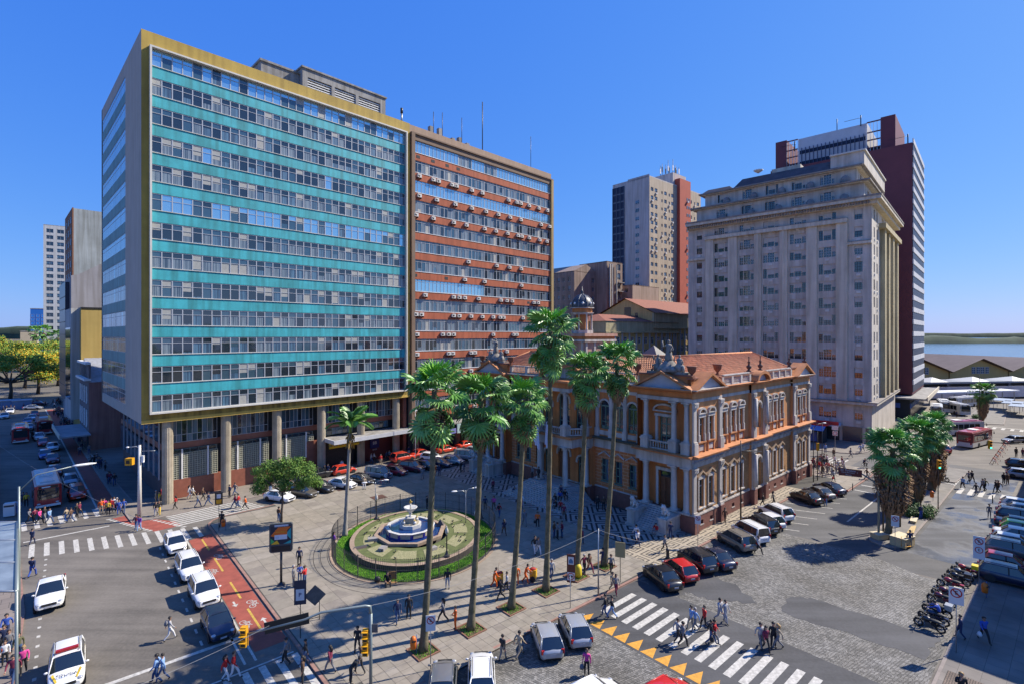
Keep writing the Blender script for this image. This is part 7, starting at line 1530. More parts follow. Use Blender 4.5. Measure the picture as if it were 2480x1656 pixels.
def moto_mesh():
 out = {}; w = MB(); w.T = Matrix.Rotation(R(90),4,'X'); w.lathe([(.20,-.04),(.28,-.065),(.32,0),(.28,.065),(.20,.04),(.20,-.04)],0,0,tyre,18,caps=False); w.T = None
 for a in range(0,360,60): w.tube([(0,0,0),(.25*math.cos(R(a)),0,.25*math.sin(R(a)))],.012,chrome,4)
 out['wheel'] = w.mesh('wheel')
 b = MB(); b.tube([(-.62,0,.31),(-.15,0,.38),(.15,0,.45),(.42,0,.85)],.035,blk,6); b.tube([(.1,0,.42),(-.1,0,.75),(-.5,0,.78)],.03,blk,6); b.box(-.24,.24,-.17,.17,.24,.62,M('engine_metal',(.2,.2,.2),.4,metal=.8)); b.tube([(.0,-.15,.32),(-.6,-.18,.34)],.045,chrome,7); out['frame'] = b.mesh('frame')
 b = MB(); b.tube([(.66,.09,.31),(.45,.09,.9)],.025,chrome,6); b.tube([(.66,-.09,.31),(.45,-.09,.9)],.025,chrome,6); b.box(.48,.85,-.09,.09,.62,.68,blk); b.ball((.5,0,.95),(.12,.16,.14),blk,8,5); out['fork'] = b.mesh('fork')
 b = MB(); b.tube([(.30,.36,1.02),(.40,.2,1.0),(.44,0,.95),(.40,-.2,1.0),(.30,-.36,1.02)],.018,blk,6); b.ball((.34,.33,1.16),(.02,.06,.045),blk,6,4); b.ball((.34,-.33,1.16),(.02,.06,.045),blk,6,4); out['handlebar'] = b.mesh('handlebar')
 b = MB(); b.ball((.52,0,.88),(.09,.09,.09),clr_l,8,6); out['headlight'] = b.mesh('headlight')
 b = MB(); b.ball((.17,0,.80),(.32,.19,.18),PC['red'],10,6); b.box(-.85,-.45,-.1,.1,.6,.68,PC['red']); b.box(-.42,-.12,-.2,.2,.5,.72,PC['red']); out['tank'] = b.mesh('tank')
 b = MB(); b.ball((-.30,0,.80),(.46,.17,.10),blk,10,6); out['seat'] = b.mesh('seat')
 b = MB(); b.box(-.95,-.5,-.23,.23,.84,1.22,PC['white']); out['box'] = b.mesh('luggage_box'); return out
MO = moto_mesh()
def moto(px,py,hdg,c,label,boxc=None,group='motorcycles parked in a rank by the market pavement'):
 p = gp(px,py); r = empty('motorcycle',(p.x,p.y,.02),R(hdg),label,'motorcycle',group); r.rotation_euler = (R(-8),0,R(hdg))
 for x in (-.62,.66): inst('wheel',MO['wheel'],r,(x,0,.31))
 for k in ('frame','fork','handlebar','headlight','seat'): inst(k,MO[k],r)
 inst('tank',MO['tank'],r,mats={0: PC[c]})
 if boxc: inst('luggage_box',MO['box'],r,mats={0: boxc})
 return r
for px,py,h,c,lb,bx in ((2252,1524,128,'black','black motorcycle at the near end of the rank, no box',None),(2262,1508,130,'navy','dark motorcycle with the rider in blue on it',None),(2270,1490,127,'black','motorcycle with grey square box, third from the near end',paint_m('boxgrey',(.4,.4,.37))),(2281,1464,129,'wine','maroon motorcycle behind the no-parking sign',None),(2291,1450,131,'wine','maroon motorcycle with cream top box by the sign',paint_m('boxcream',(.55,.48,.28))),
 (2303,1426,128,'crimson','dark crimson motorcycle with long seat in the middle of the rank',None),(2318,1413,130,'black','black motorcycle with dark box, third from the far end',PC['black']),(2326,1402,126,'grey','grey motorcycle second from the far end',None),(2336,1392,130,'red','red motorcycle with yellow and black delivery box at the far end',syel)): moto(px,py,h,c,lb,bx)
moto(2281,1166,-15,'black','lone black motorcycle standing on the hatched marking behind the median',None,None); moto(78,1060,-45,'black','motorcycle between the two far buses in the side street',None,None)
# ---------------------------------------------------------------- people
skinm = [M('skin_%d' % i,c,.6) for i,c in enumerate([(.42,.24,.16),(.30,.16,.10),(.13,.065,.04)])]
CLO = {}
def cl(n):
 if n not in CLO:
  c = dict(black=(.02,.02,.022),navy=(.02,.03,.08),blue=(.03,.08,.35),jeans=(.05,.09,.19),lblue=(.20,.33,.55),white=(.62,.62,.62),grey=(.17,.17,.18),lgrey=(.36,.36,.37),red=(.45,.02,.02),wine=(.17,.02,.05),pink=(.6,.06,.25),orange=(.80,.13,.01),yellow=(.62,.42,.03),purple=(.14,.04,.28),green=(.05,.16,.06),brown=(.11,.06,.035),beige=(.36,.29,.2),turq=(.05,.45,.5),olive=(.10,.10,.05))[n]
  CLO[n] = M('cloth_'+n,c,.9)
 return CLO[n]
hairm = {k: M('hair_'+k,c,.6) for k,c in dict(dark=(.012,.009,.007),brown=(.05,.025,.012),blond=(.32,.2,.08),grey=(.3,.29,.28)).items()}
H0 = 1.72
def person_mesh(name,J,extra=None):
 """J: joint dict; grows one continuous skin, then adds fingers and nose"""
 nm = ['pelvis','belly','chest','neck','jaw','brow','crown','lsh','lel','lwr','lpa','rsh','rel','rwr','rpa','lhip','lkn','lan','lto','rhip','rkn','ran','rto']
 rad = dict(pelvis=.135,belly=.12,chest=.15,neck=.052,jaw=.078,brow=.098,crown=.07,lsh=.07,lel=.048,lwr=.034,lpa=.036,lhip=.09,lkn=.066,lan=.048,lto=.042)
 E = [('pelvis','belly'),('belly','chest'),('chest','neck'),('neck','jaw'),('jaw','brow'),('brow','crown'),('chest','lsh'),('lsh','lel'),('lel','lwr'),('lwr','lpa'),('chest','rsh'),('rsh','rel'),('rel','rwr'),('rwr','rpa'),('pelvis','lhip'),('lhip','lkn'),('lkn','lan'),('lan','lto'),('pelvis','rhip'),('rhip','rkn'),('rkn','ran'),('ran','rto')]
 me = bpy.data.meshes.new('tmp'); me.from_pydata([J[k] for k in nm],[(nm.index(a),nm.index(b)) for a,b in E],[]); o = bpy.data.objects.new('tmp',me); COL.objects.link(o)
 mod = o.modifiers.new('s','SKIN'); sub = o.modifiers.new('u','SUBSURF'); sub.levels = 1; sub.render_levels = 1
 sv = me.skin_vertices[0].data
 for i,k in enumerate(nm):
  r = rad.get(k,rad.get('l'+k[1:],.05)); sv[i].radius = (r,r*.8 if k in ('chest','belly','pelvis') else r)
 sv[0].use_root = True
 bpy.context.view_layer.update(); dg = bpy.context.evaluated_depsgraph_get(); em = bpy.data.meshes.new_from_object(o.evaluated_get(dg)); bpy.data.objects.remove(o)
 vs = [tuple(v.co) for v in em.vertices]; fs = [tuple(p.vertices) for p in em.polygons]
 seg = [(Vector(J[a]),Vector(J[b]),a,b) for a,b in E]
 def cat(c):
  best = None; bd = 9
  for a,b,na,nb in seg:
   d = b-a; t = max(0,min(1,(c-a).dot(d)/max(1e-6,d.length_squared))); q = (c-(a+d*t)).length
   if q < bd: bd = q; best = (nb,t)
  k,t = best
  if k in ('neck',) and t > .75: return 0
  if k in ('jaw','brow','crown','lpa','rpa'): return 0
  if k in ('lhip','lkn','rhip','rkn') or (k == 'belly' and t < .25): return 2
  if k in ('lan','ran'): return 2 if t < .93 else 3
  if k in ('lto','rto'): return 3
  return 1
 b = MB(); b.mats = [skinm[0],cl('grey'),cl('jeans'),blk]; b.v = vs
 for f in fs:
  c = sum((Vector(vs[i]) for i in f),Vector())/len(f); b.f.append(list(f)); b.fm.append(cat(c)); b.sm.append(True)
 for s_ in ('l','r'):       # fingers
  p = Vector(J[s_+'pa']); d = (p-Vector(J[s_+'wr'])).normalized(); sd = d.cross(Vector((0,0,1))); sd = (sd if sd.length > .2 else Vector((1,0,0))).normalized(); fw = d.cross(sd)
  for q,L in ((-.03,.06),(-.01,.075),(.01,.07),(.03,.055)): a = p+sd*q+d*.01; b.tube([a,a+d*L*.6,a+d*L+fw*.02],[.010,.009,.006],skinm[0],4)
  a = p-d*.03+sd*.03; b.tube([a,a+sd*.03+d*.03,a+sd*.035+d*.06],[.011,.01,.007],skinm[0],4)
 hd = Vector(J['brow']); f = Vector(J.get('face',(1,0,0))).normalized(); sd = f.cross(Vector((0,0,1))).normalized()
 b.tube([hd+f*.085+Vector((0,0,.0)),hd+f*.115+Vector((0,0,-.035))],[.010,.018],skinm[0],5)
 for s_ in (-1,1): b.ball(hd+f*.088+sd*.035*s_+Vector((0,0,.005)),.011,blk,5,4); b.ball(hd+sd*.098*s_+Vector((0,0,-.01)),(.02,.02,.03),skinm[0],5,4)
 b.ball(hd+f*.088+Vector((0,0,-.065)),(.008,.022,.007),M('lips',(.25,.08,.06),.6),5,4)
 me = b.mesh('person'); return me,(hd,f)
def hair_mesh(hd,f,long=False):
 b = MB(); c = hd+Vector((0,0,.02))-f*.012; n,k = 10,5; vs = []
 for j in range(k+1):
  t = R(100)*j/k
  for i in range(n):
   a = 2*math.pi*i/n; d = Vector((math.cos(a),math.sin(a),0)); fr_ = d.dot(f); tt = t*(.62 if fr_ > .5 else 1.0); r = .112
   vs.append(c+Vector((d.x*r*math.sin(tt),d.y*r*math.sin(tt),r*1.08*math.cos(tt))))
 b.add(vs,[(j*n+i,(j+1)*n+i,(j+1)*n+(i+1)%n,j*n+(i+1)%n) for j in range(k) for i in range(n)],hairm['dark'],True)
 if long: b.tube([c-f*.06,c-f*.1+Vector((0,0,-.14)),c-f*.10+Vector((0,0,-.30))],[.09,.085,.04],hairm['dark'],8)
 return b.mesh('hair')
def pose(**k):
 J = dict(pelvis=(0,0,.94),belly=(0,0,1.08),chest=(0,0,1.28),neck=(0,0,1.47),jaw=(.015,0,1.53),brow=(.02,0,1.61),crown=(.01,0,1.67),
             lsh=(0,.185,1.39),lel=(-.03,.23,1.12),lwr=(.04,.24,.88),lpa=(.06,.24,.80),rsh=(0,-.185,1.39),rel=(-.03,-.23,1.12),rwr=(.04,-.24,.88),rpa=(.06,-.24,.80),
             lhip=(0,.095,.88),lkn=(.02,.11,.48),lan=(-.02,.12,.08),lto=(.14,.13,.04),rhip=(0,-.095,.88),rkn=(.02,-.11,.48),ran=(-.02,-.12,.08),rto=(.14,-.13,.04))
 J.update(k); return J
def lean(J,a,keep=('lhip','lkn','lan','lto','rhip','rkn','ran','rto','pelvis')):
 c,s_ = math.cos(a),math.sin(a); o = {}
 for k,v in J.items():
  if k in keep or k == 'face': o[k] = v
  else: x,z = v[0],v[2]-.94; o[k] = (x*c+z*s_,v[1],.94-x*s_+z*c)
 return o
walk = dict(lkn=(.22,.10,.50),lan=(.33,.10,.10),lto=(.48,.10,.10),rkn=(-.06,-.10,.48),ran=(-.36,-.10,.14),rto=(-.26,-.10,.04),lel=(-.16,.24,1.15),lwr=(-.20,.25,.92),lpa=(-.2,.25,.85),rel=(.10,-.23,1.13),rwr=(.26,-.21,.94),rpa=(.32,-.2,.88))
walk2 = dict(rkn=(.18,-.10,.50),ran=(.22,-.10,.09),rto=(.37,-.10,.06),lkn=(0,.10,.48),lan=(-.26,.10,.12),lto=(-.14,.10,.04),lel=(.06,.23,1.13),lwr=(.20,.22,.95),lpa=(.25,.21,.88),rel=(-.12,-.24,1.14),rwr=(-.14,-.25,.9),rpa=(-.14,-.25,.83))
sit = dict(pelvis=(0,0,.10),belly=(.02,0,.25),chest=(.06,0,.46),neck=(.09,0,.64),jaw=(.12,0,.70),brow=(.14,0,.78),crown=(.13,0,.84),lsh=(.07,.185,.56),lel=(.14,.25,.32),lwr=(.36,.16,.28),lpa=(.42,.12,.27),rsh=(.07,-.185,.56),rel=(.14,-.25,.32),rwr=(.36,-.16,.28),rpa=(.42,-.12,.27),
           lhip=(.05,.10,.08),lkn=(.46,.16,.16),lan=(.50,.15,-.30),lto=(.63,.16,-.34),rhip=(.05,-.10,.08),rkn=(.46,-.16,.16),ran=(.50,-.15,-.30),rto=(.63,-.16,-.34))
ride = dict(sit); ride.update(chest=(.14,0,.46),neck=(.22,0,.62),jaw=(.26,0,.68),brow=(.28,0,.76),crown=(.27,0,.82),lsh=(.16,.185,.55),rsh=(.16,-.185,.55),lel=(.36,.27,.40),rel=(.36,-.27,.40),lwr=(.58,.28,.32),rwr=(.58,-.28,.32),lpa=(.63,.28,.31),rpa=(.63,-.28,.31),lan=(.30,.16,-.36),lto=(.43,.16,-.40),ran=(.30,-.16,-.36),rto=(.43,-.16,-.40))
POSES = dict(stand=pose(),walk=pose(**walk),walk2=pose(**walk2),
  phone=pose(rel=(.06,-.25,1.14),rwr=(.22,-.12,1.36),rpa=(.2,-.1,1.44)),talk=pose(lel=(.05,.26,1.14),lwr=(.28,.16,1.18),lpa=(.35,.13,1.2),rel=(.04,-.25,1.13),rwr=(.24,-.10,1.10),rpa=(.3,-.06,1.1)),
  fold=pose(lel=(.08,.26,1.14),lwr=(.20,.02,1.16),lpa=(.2,-.05,1.17),rel=(.08,-.26,1.14),rwr=(.20,-.02,1.12),rpa=(.2,.05,1.12)),
  push=lean(pose(**dict(walk2,lel=(.14,.24,1.16),lwr=(.36,.2,1.10),lpa=(.43,.18,1.1),rel=(.14,-.24,1.16),rwr=(.36,-.2,1.10),rpa=(.43,-.18,1.1))),.30),
  bend=lean(pose(lel=(.1,.24,1.12),lwr=(.3,.2,1.0),lpa=(.36,.18,.98),rel=(.1,-.24,1.12),rwr=(.3,-.2,1.0),rpa=(.36,-.18,.98)),.85),sit=pose(**sit),ride=pose(**ride))
PM = {}
for k,J in POSES.items():
 me,(hd,f) = person_mesh(k,J); PM[k] = (me,hair_mesh(hd,f),hair_mesh(hd,f,True))
ppl = 0
def person(px,py,ps,hdg,top,bot,label,hair='dark',long=False,skin=0,sc_=1.0,z=.12,group=None,shoes=None,loc=None):
 me,h1,h2 = PM[ps]; p = loc if loc is not None else gp(px,py,z)
 r = random.Random(int(px*7+py)); s_ = sc_*r.uniform(.96,1.05)
 o = inst('person',me,None,(p[0],p[1],p[2] if len(p) > 2 else z),R(hdg),scale=(s_*(g := r.uniform(.95,1.22)),s_*g,s_),mats={0: skinm[skin],1: cl(top),2: cl(bot)},label=label,cat='person',group=group)
 if shoes: o.material_slots[3].link = 'OBJECT'; o.material_slots[3].material = shoes
 inst('hair',h2 if long else h1,o,mats={0: hairm[hair]}); return o
def bag(kind,owner,off,m,label):
 c,s_ = math.cos(owner.rotation_euler[2]),math.sin(owner.rotation_euler[2]); p = owner.location; b = MB()
 if kind == 'backpack': b.ball((0,0,0),(.11,.16,.22),m,10,7); b.ball((-.09,0,-.05),(.05,.11,.12),m,8,5)
 else: b.lathe([(.12,-.32),(.15,-.2),(.10,-.05),(.02,.0)],0,0,m,9); b.tube([(0,-.05,-.03),(0,0,.08),(0,.05,-.03)],.008,m,4)
 b.build(kind,None,(p[0]+c*off[0]-s_*off[1],p[1]+s_*off[0]+c*off[1],p[2]+off[2]),owner.rotation_euler[2],label=label,cat='bag' if kind != 'backpack' else 'backpack')
Z0 = .02
rows = [ # px,py,pose,heading,top,trousers,label,opts
 (78,1318,'walk2',100,'navy','navy','man in dark clothes walking away past the left end of the crossing',dict(z=Z0)),
 (78,1396,'walk2',100,'navy','blue','man in navy top and bright blue trousers walking away along the left kerb',dict(z=Z0)),
 (411,1549,'walk',40,'lgrey','white','man in pale grey clothes with backpack hurrying across the left road',dict(z=Z0,skin=1)),
 (380,1652,'walk2',200,'lblue','jeans','man in pale blue shirt at the bottom edge left of centre',dict(z=Z0)),(394,1650,'walk',200,'lblue','jeans','second person in pale blue walking with the first at the bottom edge',dict(z=Z0)),
 (546,1650,'walk2',10,'red','white','person in red top and white trousers on the bottom crossing, left one',dict(z=Z0,long=True)),(566,1645,'walk',10,'red','white','person in red top and white trousers on the bottom crossing, right one',dict(z=Z0)),
 (693,1607,'walk2',190,'grey','black','man in grey tee and dark trousers stepping onto the bottom crossing',dict(z=Z0)),(740,1609,'walk',190,'black','jeans','man in black jacket and jeans at the lower kerb of the red lane',dict(skin=1)),(733,1655,'stand',200,'brown','black','person in brown at the very bottom of the plaza kerb',dict(long=True)),
 (800,1628,'walk',160,'wine','grey','person in dark red jacket striding by the lower left plaza',dict(long=True)),(866,1575,'walk2',-90,'black','black','man in black jacket walking down beside the signal mast',dict(skin=1)),(872,1630,'walk',150,'grey','black','woman in grey shawl striding just left of the signal mast',dict(long=True,hair='brown')),(849,1655,'bend',30,'black','black','person in black bending down at the bottom of the plaza',dict()),
 (963,1507,'walk2',-70,'navy','jeans','man in dark jacket and blue jeans in the palm shadow',dict()),(990,1496,'stand',-80,'black','black','person in long black coat beside the man in jeans',dict(long=True)),(1073,1506,'walk',170,'grey','black','woman in grey jacket striding behind the leftmost palm',dict(long=True)),
 (1103,1524,'talk',200,'orange','orange','street sweeper in orange overalls standing between the first two palms',dict()),(1084,1424,'stand',-95,'black','lgrey','man in black coat and grey trousers standing at the front of the fountain fence',dict(skin=2)),
 (711,1418,'stand',10,'grey','grey','grey-haired man in dark grey suit in the group under the digital sign',dict(hair='grey')),(726,1410,'talk',-60,'blue','jeans','man in blue jacket in the middle of the group under the digital sign',dict()),(738,1417,'talk',170,'red','jeans','man in blue and red jacket at the right of the group under the sign',dict(hair='brown')),(725,1370,'stand',-80,'navy','black','man in dark jacket standing behind the group of three',dict()),
 (809,1329,'fold',30,'purple','black','woman in purple jacket leaning by the left side of the fountain fence',dict(long=True)),(675,1262,'stand',60,'brown','jeans','man in brown jacket and jeans behind the small tree trunk',dict()),(537,1275,'walk2',100,'black','black','person in black with backpack at the north-west tip of the plaza',dict()),
 (338,1285,'walk2',-90,'purple','lblue','woman in purple plaid top and pale jeans crossing below the white lamp mast',dict(z=Z0,long=True)),(330,1282,'walk',-90,'wine','jeans','woman in dark plaid top next to the purple one below the lamp mast',dict(z=Z0,long=True)),
 (594,1234,'walk',200,'orange','black','person in orange jacket and black trousers on the upper crossing',dict(z=Z0)),(577,1229,'walk2',200,'red','jeans','man in red checked shirt on the upper crossing',dict(z=Z0)),(569,1229,'walk',200,'wine','jeans','person in dark red next to the checked shirt on the upper crossing',dict(z=Z0)),
 (556,1204,'stand',-120,'navy','black','person in navy by the second round column',dict()),(569,1198,'walk',-120,'grey','jeans','person in grey jacket right of the one in navy by the second column',dict()),
 (459,1206,'walk2',30,'white','white','woman in white on the office pavement by the red granite wall, left one',dict(long=True)),(467,1206,'walk',30,'white','beige','woman in white on the office pavement by the red granite wall, right one',dict(long=True)),(479,1227,'walk',10,'grey','jeans','man in grey walking on the office pavement above the crossing',dict()),(491,1210,'walk2',20,'brown','black','person in brown jacket by the granite wall',dict()),(505,1224,'walk',200,'navy','jeans','person in navy walking left on the office pavement',dict()),
 (425,1232,'walk2',200,'red','black','person in red and black top at the foot of the first round column',dict(long=True)),(378,1218,'stand',200,'beige','beige','person in beige coat in the waiting cluster left of the first column',dict(hair='grey')),(386,1220,'stand',200,'yellow','beige','person in yellow and beige in the waiting cluster left of the first column',dict()),(391,1212,'stand',210,'red','black','person in bright red jacket left of the first column',dict()),(399,1214,'stand',200,'red','yellow','second person in bright red with yellow skirt by the first column',dict(long=True)),(378,1248,'walk2',-60,'black','lgrey','person in black jacket in front of the waiting cluster',dict()),(385,1246,'walk',-60,'black','yellow','person with yellow coat over black at the office corner kerb',dict(long=True)),
 (245,1243,'stand',-60,'orange','beige','person in peach top at the left end of the corner crowd',dict(long=True)),(252,1241,'stand',-60,'pink','beige','person in pink in the corner crowd at the side street',dict(long=True)),(262,1246,'stand',-70,'yellow','black','person in bright yellow in the corner crowd',dict()),(269,1240,'stand',-70,'red','black','person in red between the yellow and the white tops in the corner crowd',dict()),(276,1236,'stand',-60,'white','jeans','person in white at the back of the corner crowd',dict()),(283,1238,'stand',-70,'lgrey','black','person in pale grey at the back of the corner crowd',dict(hair='grey')),(288,1244,'walk2',-60,'blue','blue','person in bright blue left one of two at the corner kerb',dict(long=True)),(300,1242,'walk',-60,'blue','jeans','person in bright blue right one of two at the corner kerb',dict()),
 (160,1264,'walk2',180,'beige','lblue','person in beige jacket and pale jeans crossing the side street',dict(z=Z0)),(172,1264,'walk',180,'brown','jeans','person in brown jacket right of the beige one crossing the side street',dict(z=Z0)),(186,1252,'walk2',0,'black','black','person in black crossing right in front of the red off-roader',dict(z=Z0)),(193,1250,'walk',0,'wine','black','person in dark red in front of the red off-roader',dict(z=Z0,long=True)),
 (120,1266,'walk',0,'lblue','jeans','person in pale blue in front of the big red bus',dict(z=Z0)),(108,1262,'walk2',0,'black','grey','person in black in front of the big red bus',dict(z=Z0)),(96,1268,'walk',0,'pink','black','person in pink at the left end of the side street crossing',dict(z=Z0,long=True)),(84,1264,'walk2',180,'wine','black','person in dark wine clothes left of the pink one',dict(z=Z0)),(72,1266,'walk',0,'grey','black','person in grey at the far left of the side street crossing',dict(z=Z0)),
 (44,1243,'stand',-60,'lblue','blue','person in pale blue top by the white cabinet at the left',dict(long=True)),(56,1224,'stand',-50,'navy','black','person in navy under the bus stop roofs',dict()),(64,1226,'stand',-50,'yellow','black','person in yellow and black beside the navy one at the bus stop',dict(long=True)),
 (10,1575,'walk2',-60,'navy','black','person in navy at the left pavement edge, highest of the bottom-left crowd',dict()),(16,1546,'walk',-60,'blue','navy','person in bright blue at the left picture edge under the glass roof',dict()),(22,1585,'walk2',-50,'grey','jeans','person in grey carrying an orange bag on the left pavement',dict(hair='brown')),(12,1612,'stand',-50,'white','black','woman in white top and black trousers on the left pavement',dict(long=True,hair='brown')),(45,1594,'stand',-40,'olive','jeans','man in olive jacket and jeans at the foot of the lamp post',dict()),(57,1630,'walk2',-50,'pink','black','woman with pink scarf on the bottom-left pavement',dict(long=True,hair='blond')),(32,1655,'walk',-70,'wine','jeans','person with purple backpack at the bottom-left corner',dict(long=True)),
 (1196,1422,'push',10,'orange','orange','street sweeper in orange pushing the left yellow cart by the fence',dict()),(1251,1415,'stand',90,'orange','orange','street sweeper in long orange coat standing between the two carts',dict()),(1272,1411,'push',-10,'orange','orange','street sweeper in orange pushing the right yellow cart',dict()),(1336,1400,'walk2',-80,'lgrey','jeans','man in pale patterned shirt walking right of the tall palm',dict(hair='grey')),
 (1213,1452,'walk',200,'black','black','person in black striding in front of the second palm shadow',dict(long=True)),(1228,1434,'walk2',190,'lgrey','black','person in pale grey bending forward by the third palm',dict()),
 (1221,1295,'walk',110,'navy','brown','person in navy and pink scarf walking at the edge of the palace shadow',dict(long=True)),(1296,1340,'walk2',-70,'black','white','woman in black top and white trousers in the palace shadow, left',dict(long=True)),(1304,1342,'walk',-70,'grey','white','woman in grey top and white trousers in the palace shadow, right',dict(long=True)),
 (1342,1301,'stand',-30,'brown','jeans','man in brown jacket in the group of three on the shaded plaza',dict()),(1350,1305,'talk',20,'grey','black','man in grey jacket with his back to us in the group of three',dict()),(1361,1301,'stand',200,'wine','jeans','man in dark red jacket at the right of the group of three',dict()),(1408,1317,'walk2',60,'wine','navy','person in dark wine jacket beside the fifth palm trunk',dict()),(1302,1274,'stand',-100,'orange','black','person in rust-coloured top with dark bag in the palace shadow',dict(long=True)),(1270,1272,'walk',-80,'grey','grey','person in grey coat in the middle of the shaded plaza',dict(hair='blond')),
 (1175,1234,'stand',100,'navy','black','man in navy walking away on the shaded plaza, left of the pink one',dict()),(1196,1233,'walk2',-100,'pink','brown','woman in magenta top and brown trousers on the shaded plaza',dict(long=True)),(1209,1252,'walk',70,'red','jeans','person in bright red top with backpack and jeans on the shaded plaza',dict()),(1262,1230,'walk2',90,'white','purple','woman in white top and purple trousers near the foot of the grand stairs',dict(long=True)),(1246,1192,'sit',-90,'navy','navy','person in navy sitting at the left end of the grand stairs',dict(z=.3)),(1194,1190,'stand',-60,'wine','black','dark dressed person on the mosaic left of the stairs',dict()),
 (1366,1256,'stand',-80,'wine','brown','person in dark brown standing on the mosaic below the stairs',dict()),(1447,1232,'stand',-90,'black','black','pair member in black by the brown plinth right of the stairs',dict()),(1462,1234,'stand',-90,'brown','black','pair member in brown by the brown plinth right of the stairs',dict(long=True)),
 (1034,1232,'stand',0,'black','black','dark figure behind the far fence of the fountain, left one',dict()),(1042,1233,'stand',180,'black','black','dark figure behind the far fence of the fountain, right one',dict()),(1155,1262,'walk2',-30,'white','jeans','person in white top by the double lamp at the right of the fence',dict()),(1160,1255,'walk',-30,'lblue','black','person in pale blue with backpack by the double lamp',dict()),
 (1116,1143,'stand',150,'black','black','left man of two in dark coats by the silver cars',dict()),(1124,1142,'stand',200,'navy','navy','right man of two in dark coats by the silver cars',dict()),(1052,1151,'stand',-90,'orange','orange','sweeper in yellow and orange beside the parked navy saloon',dict()),(1064,1151,'stand',-100,'navy','navy','person in navy right of the sweeper by the parked cars',dict(long=True)),(1023,1160,'walk2',-90,'grey','grey','person in grey by the black estate car, left of the palm trunk',dict()),(941,1168,'stand',-90,'navy','navy','person in dark blue beside the silver van-like car',dict()),(882,1184,'stand',-60,'beige','white','person in beige top and white trousers in front of the black saloon',dict(hair='grey')),(703,1191,'walk2',-80,'turq','turq','person in turquoise behind the white saloon under the tree',dict()),(655,1190,'stand',-100,'wine','lblue','person in dark red top and pale jeans left of the tree',dict()),
 (828,1139,'stand',100,'white','navy','person in white top seen at the roller shutter under the bank sign',dict()),(786,1150,'stand',-60,'black','black','person in black at the fourth round column, left',dict(hair='grey')),(794,1149,'stand',-90,'navy','jeans','person in navy at the fourth round column, right',dict()),(899,1121,'walk2',20,'lgrey','jeans','person in pale grey on the office pavement beyond the feather palm, left',dict()),(906,1119,'walk',20,'white','black','person in white on the office pavement beyond the feather palm, right',dict()),(922,1124,'stand',-60,'red','beige','person in bright red left of the taxi estate',dict()),(936,1115,'stand',-60,'navy','black','person in navy behind the taxi estate, left',dict()),(943,1114,'stand',-70,'grey','black','person in dark grey behind the taxi estate, right',dict()),(970,1100,'stand',-60,'pink','wine','woman in pink behind the taxi estate roof',dict(long=True)),(990,1103,'stand',-60,'navy','white','person in navy left of the flagpole by the taxis',dict()),(1098,1082,'stand',-60,'navy','black','person in navy between the two far taxis',dict()),(1052,1096,'stand',-60,'purple','wine','person in purple beside the first palm trunk by the taxis',dict(long=True)),(1128,1068,'stand',-60,'black','black','dark person at the shop behind the last taxi',dict()),
 (1541,1311,'walk2',120,'white','navy','man in white shirt walking to the lion stairs, further one',dict()),(1544,1323,'walk',-80,'white','navy','man in white shirt with blue backpack in the shadow edge',dict()),(1624,1303,'phone',80,'navy','navy','man in dark clothes on the phone by the right lion pedestal',dict()),(1610,1336,'walk',-70,'grey','black','person in grey with arms apart at the shadow edge by the stairs',dict()),(1756,1265,'walk2',-80,'brown','brown','person in brown cape on the patterned pavement',dict(long=True)),(1848,1227,'walk',150,'black','black','person in black by the side door of the palace',dict()),(1873,1222,'walk2',-40,'beige','black','person in beige skirt by the side door of the palace',dict(long=True)),(1590,1225+60,'sit',-140,'red','grey','person in red sitting on the side stairs between the lions',dict(z=.6)),
 (1415,1387,'walk2',-60,'wine','black','woman in burgundy coat left of the pair under the fifth palm',dict(hair='grey')),(1428,1386,'walk',-60,'brown','wine','person in brown and yellow carrying a coat by the fifth palm',dict(long=True)),(1460,1371,'fold',100,'navy','navy','man in navy leaning at the rightmost palm',dict()),(1480,1386,'walk2',-80,'grey','black','man in grey jacket right of the rightmost palm',dict(hair='brown')),(1484,1432,'walk',-70,'beige','beige','man in beige clothes near the palace kerb, left of a pair',dict()),(1492,1440,'walk2',-70,'grey','wine','woman with black bag near the palace kerb, right of a pair',dict(long=True)),
 (1466,1494,'walk2',160,'black','jeans','man in black coat starting over the big crossing, left',dict(z=Z0)),(1482,1497,'walk',160,'black','lblue','man in dark jacket and jeans starting over the big crossing, right',dict(z=Z0)),
 (1641,1555,'walk',10,'lgrey','black','man in pale grey shirt leading the group on the big crossing',dict(z=Z0)),(1654,1564,'walk2',10,'grey','black','man in grey second in the group on the big crossing',dict(z=Z0)),(1674,1524,'walk2',190,'lblue','beige','man in light blue shirt on the big crossing',dict(z=Z0)),(1684,1528,'walk',190,'lblue','grey','person in pale blue right behind on the big crossing',dict(z=Z0,hair='grey')),(1706,1523,'walk2',190,'red','black','person in bright red top on the big crossing',dict(z=Z0)),(1722,1560,'walk',-20,'black','jeans','man in black with dark bag in front of the red top',dict(z=Z0,skin=1)),(1731,1558,'walk2',-20,'red','grey','person in dark red at the front of the crossing group',dict(z=Z0)),(1744,1504,'walk',-60,'lgrey','lgrey','man in light grey clothes at the upper right of the crossing group, left',dict(z=Z0)),(1757,1508,'walk2',-60,'lgrey','lgrey','man in light grey clothes at the upper right of the crossing group, right',dict(z=Z0)),
 (1421,1635,'stand',-110,'pink','black','woman in black with bright pink scarf on the setts at the bottom',dict(z=Z0,long=True,hair='brown')),(1217,1598,'walk2',60,'black','grey','man in black walking by the white estate car',dict(z=Z0)),(1258,1590,'walk',40,'beige','beige','person in faded beige clothes left of the silver-blue hatchback',dict(z=Z0)),
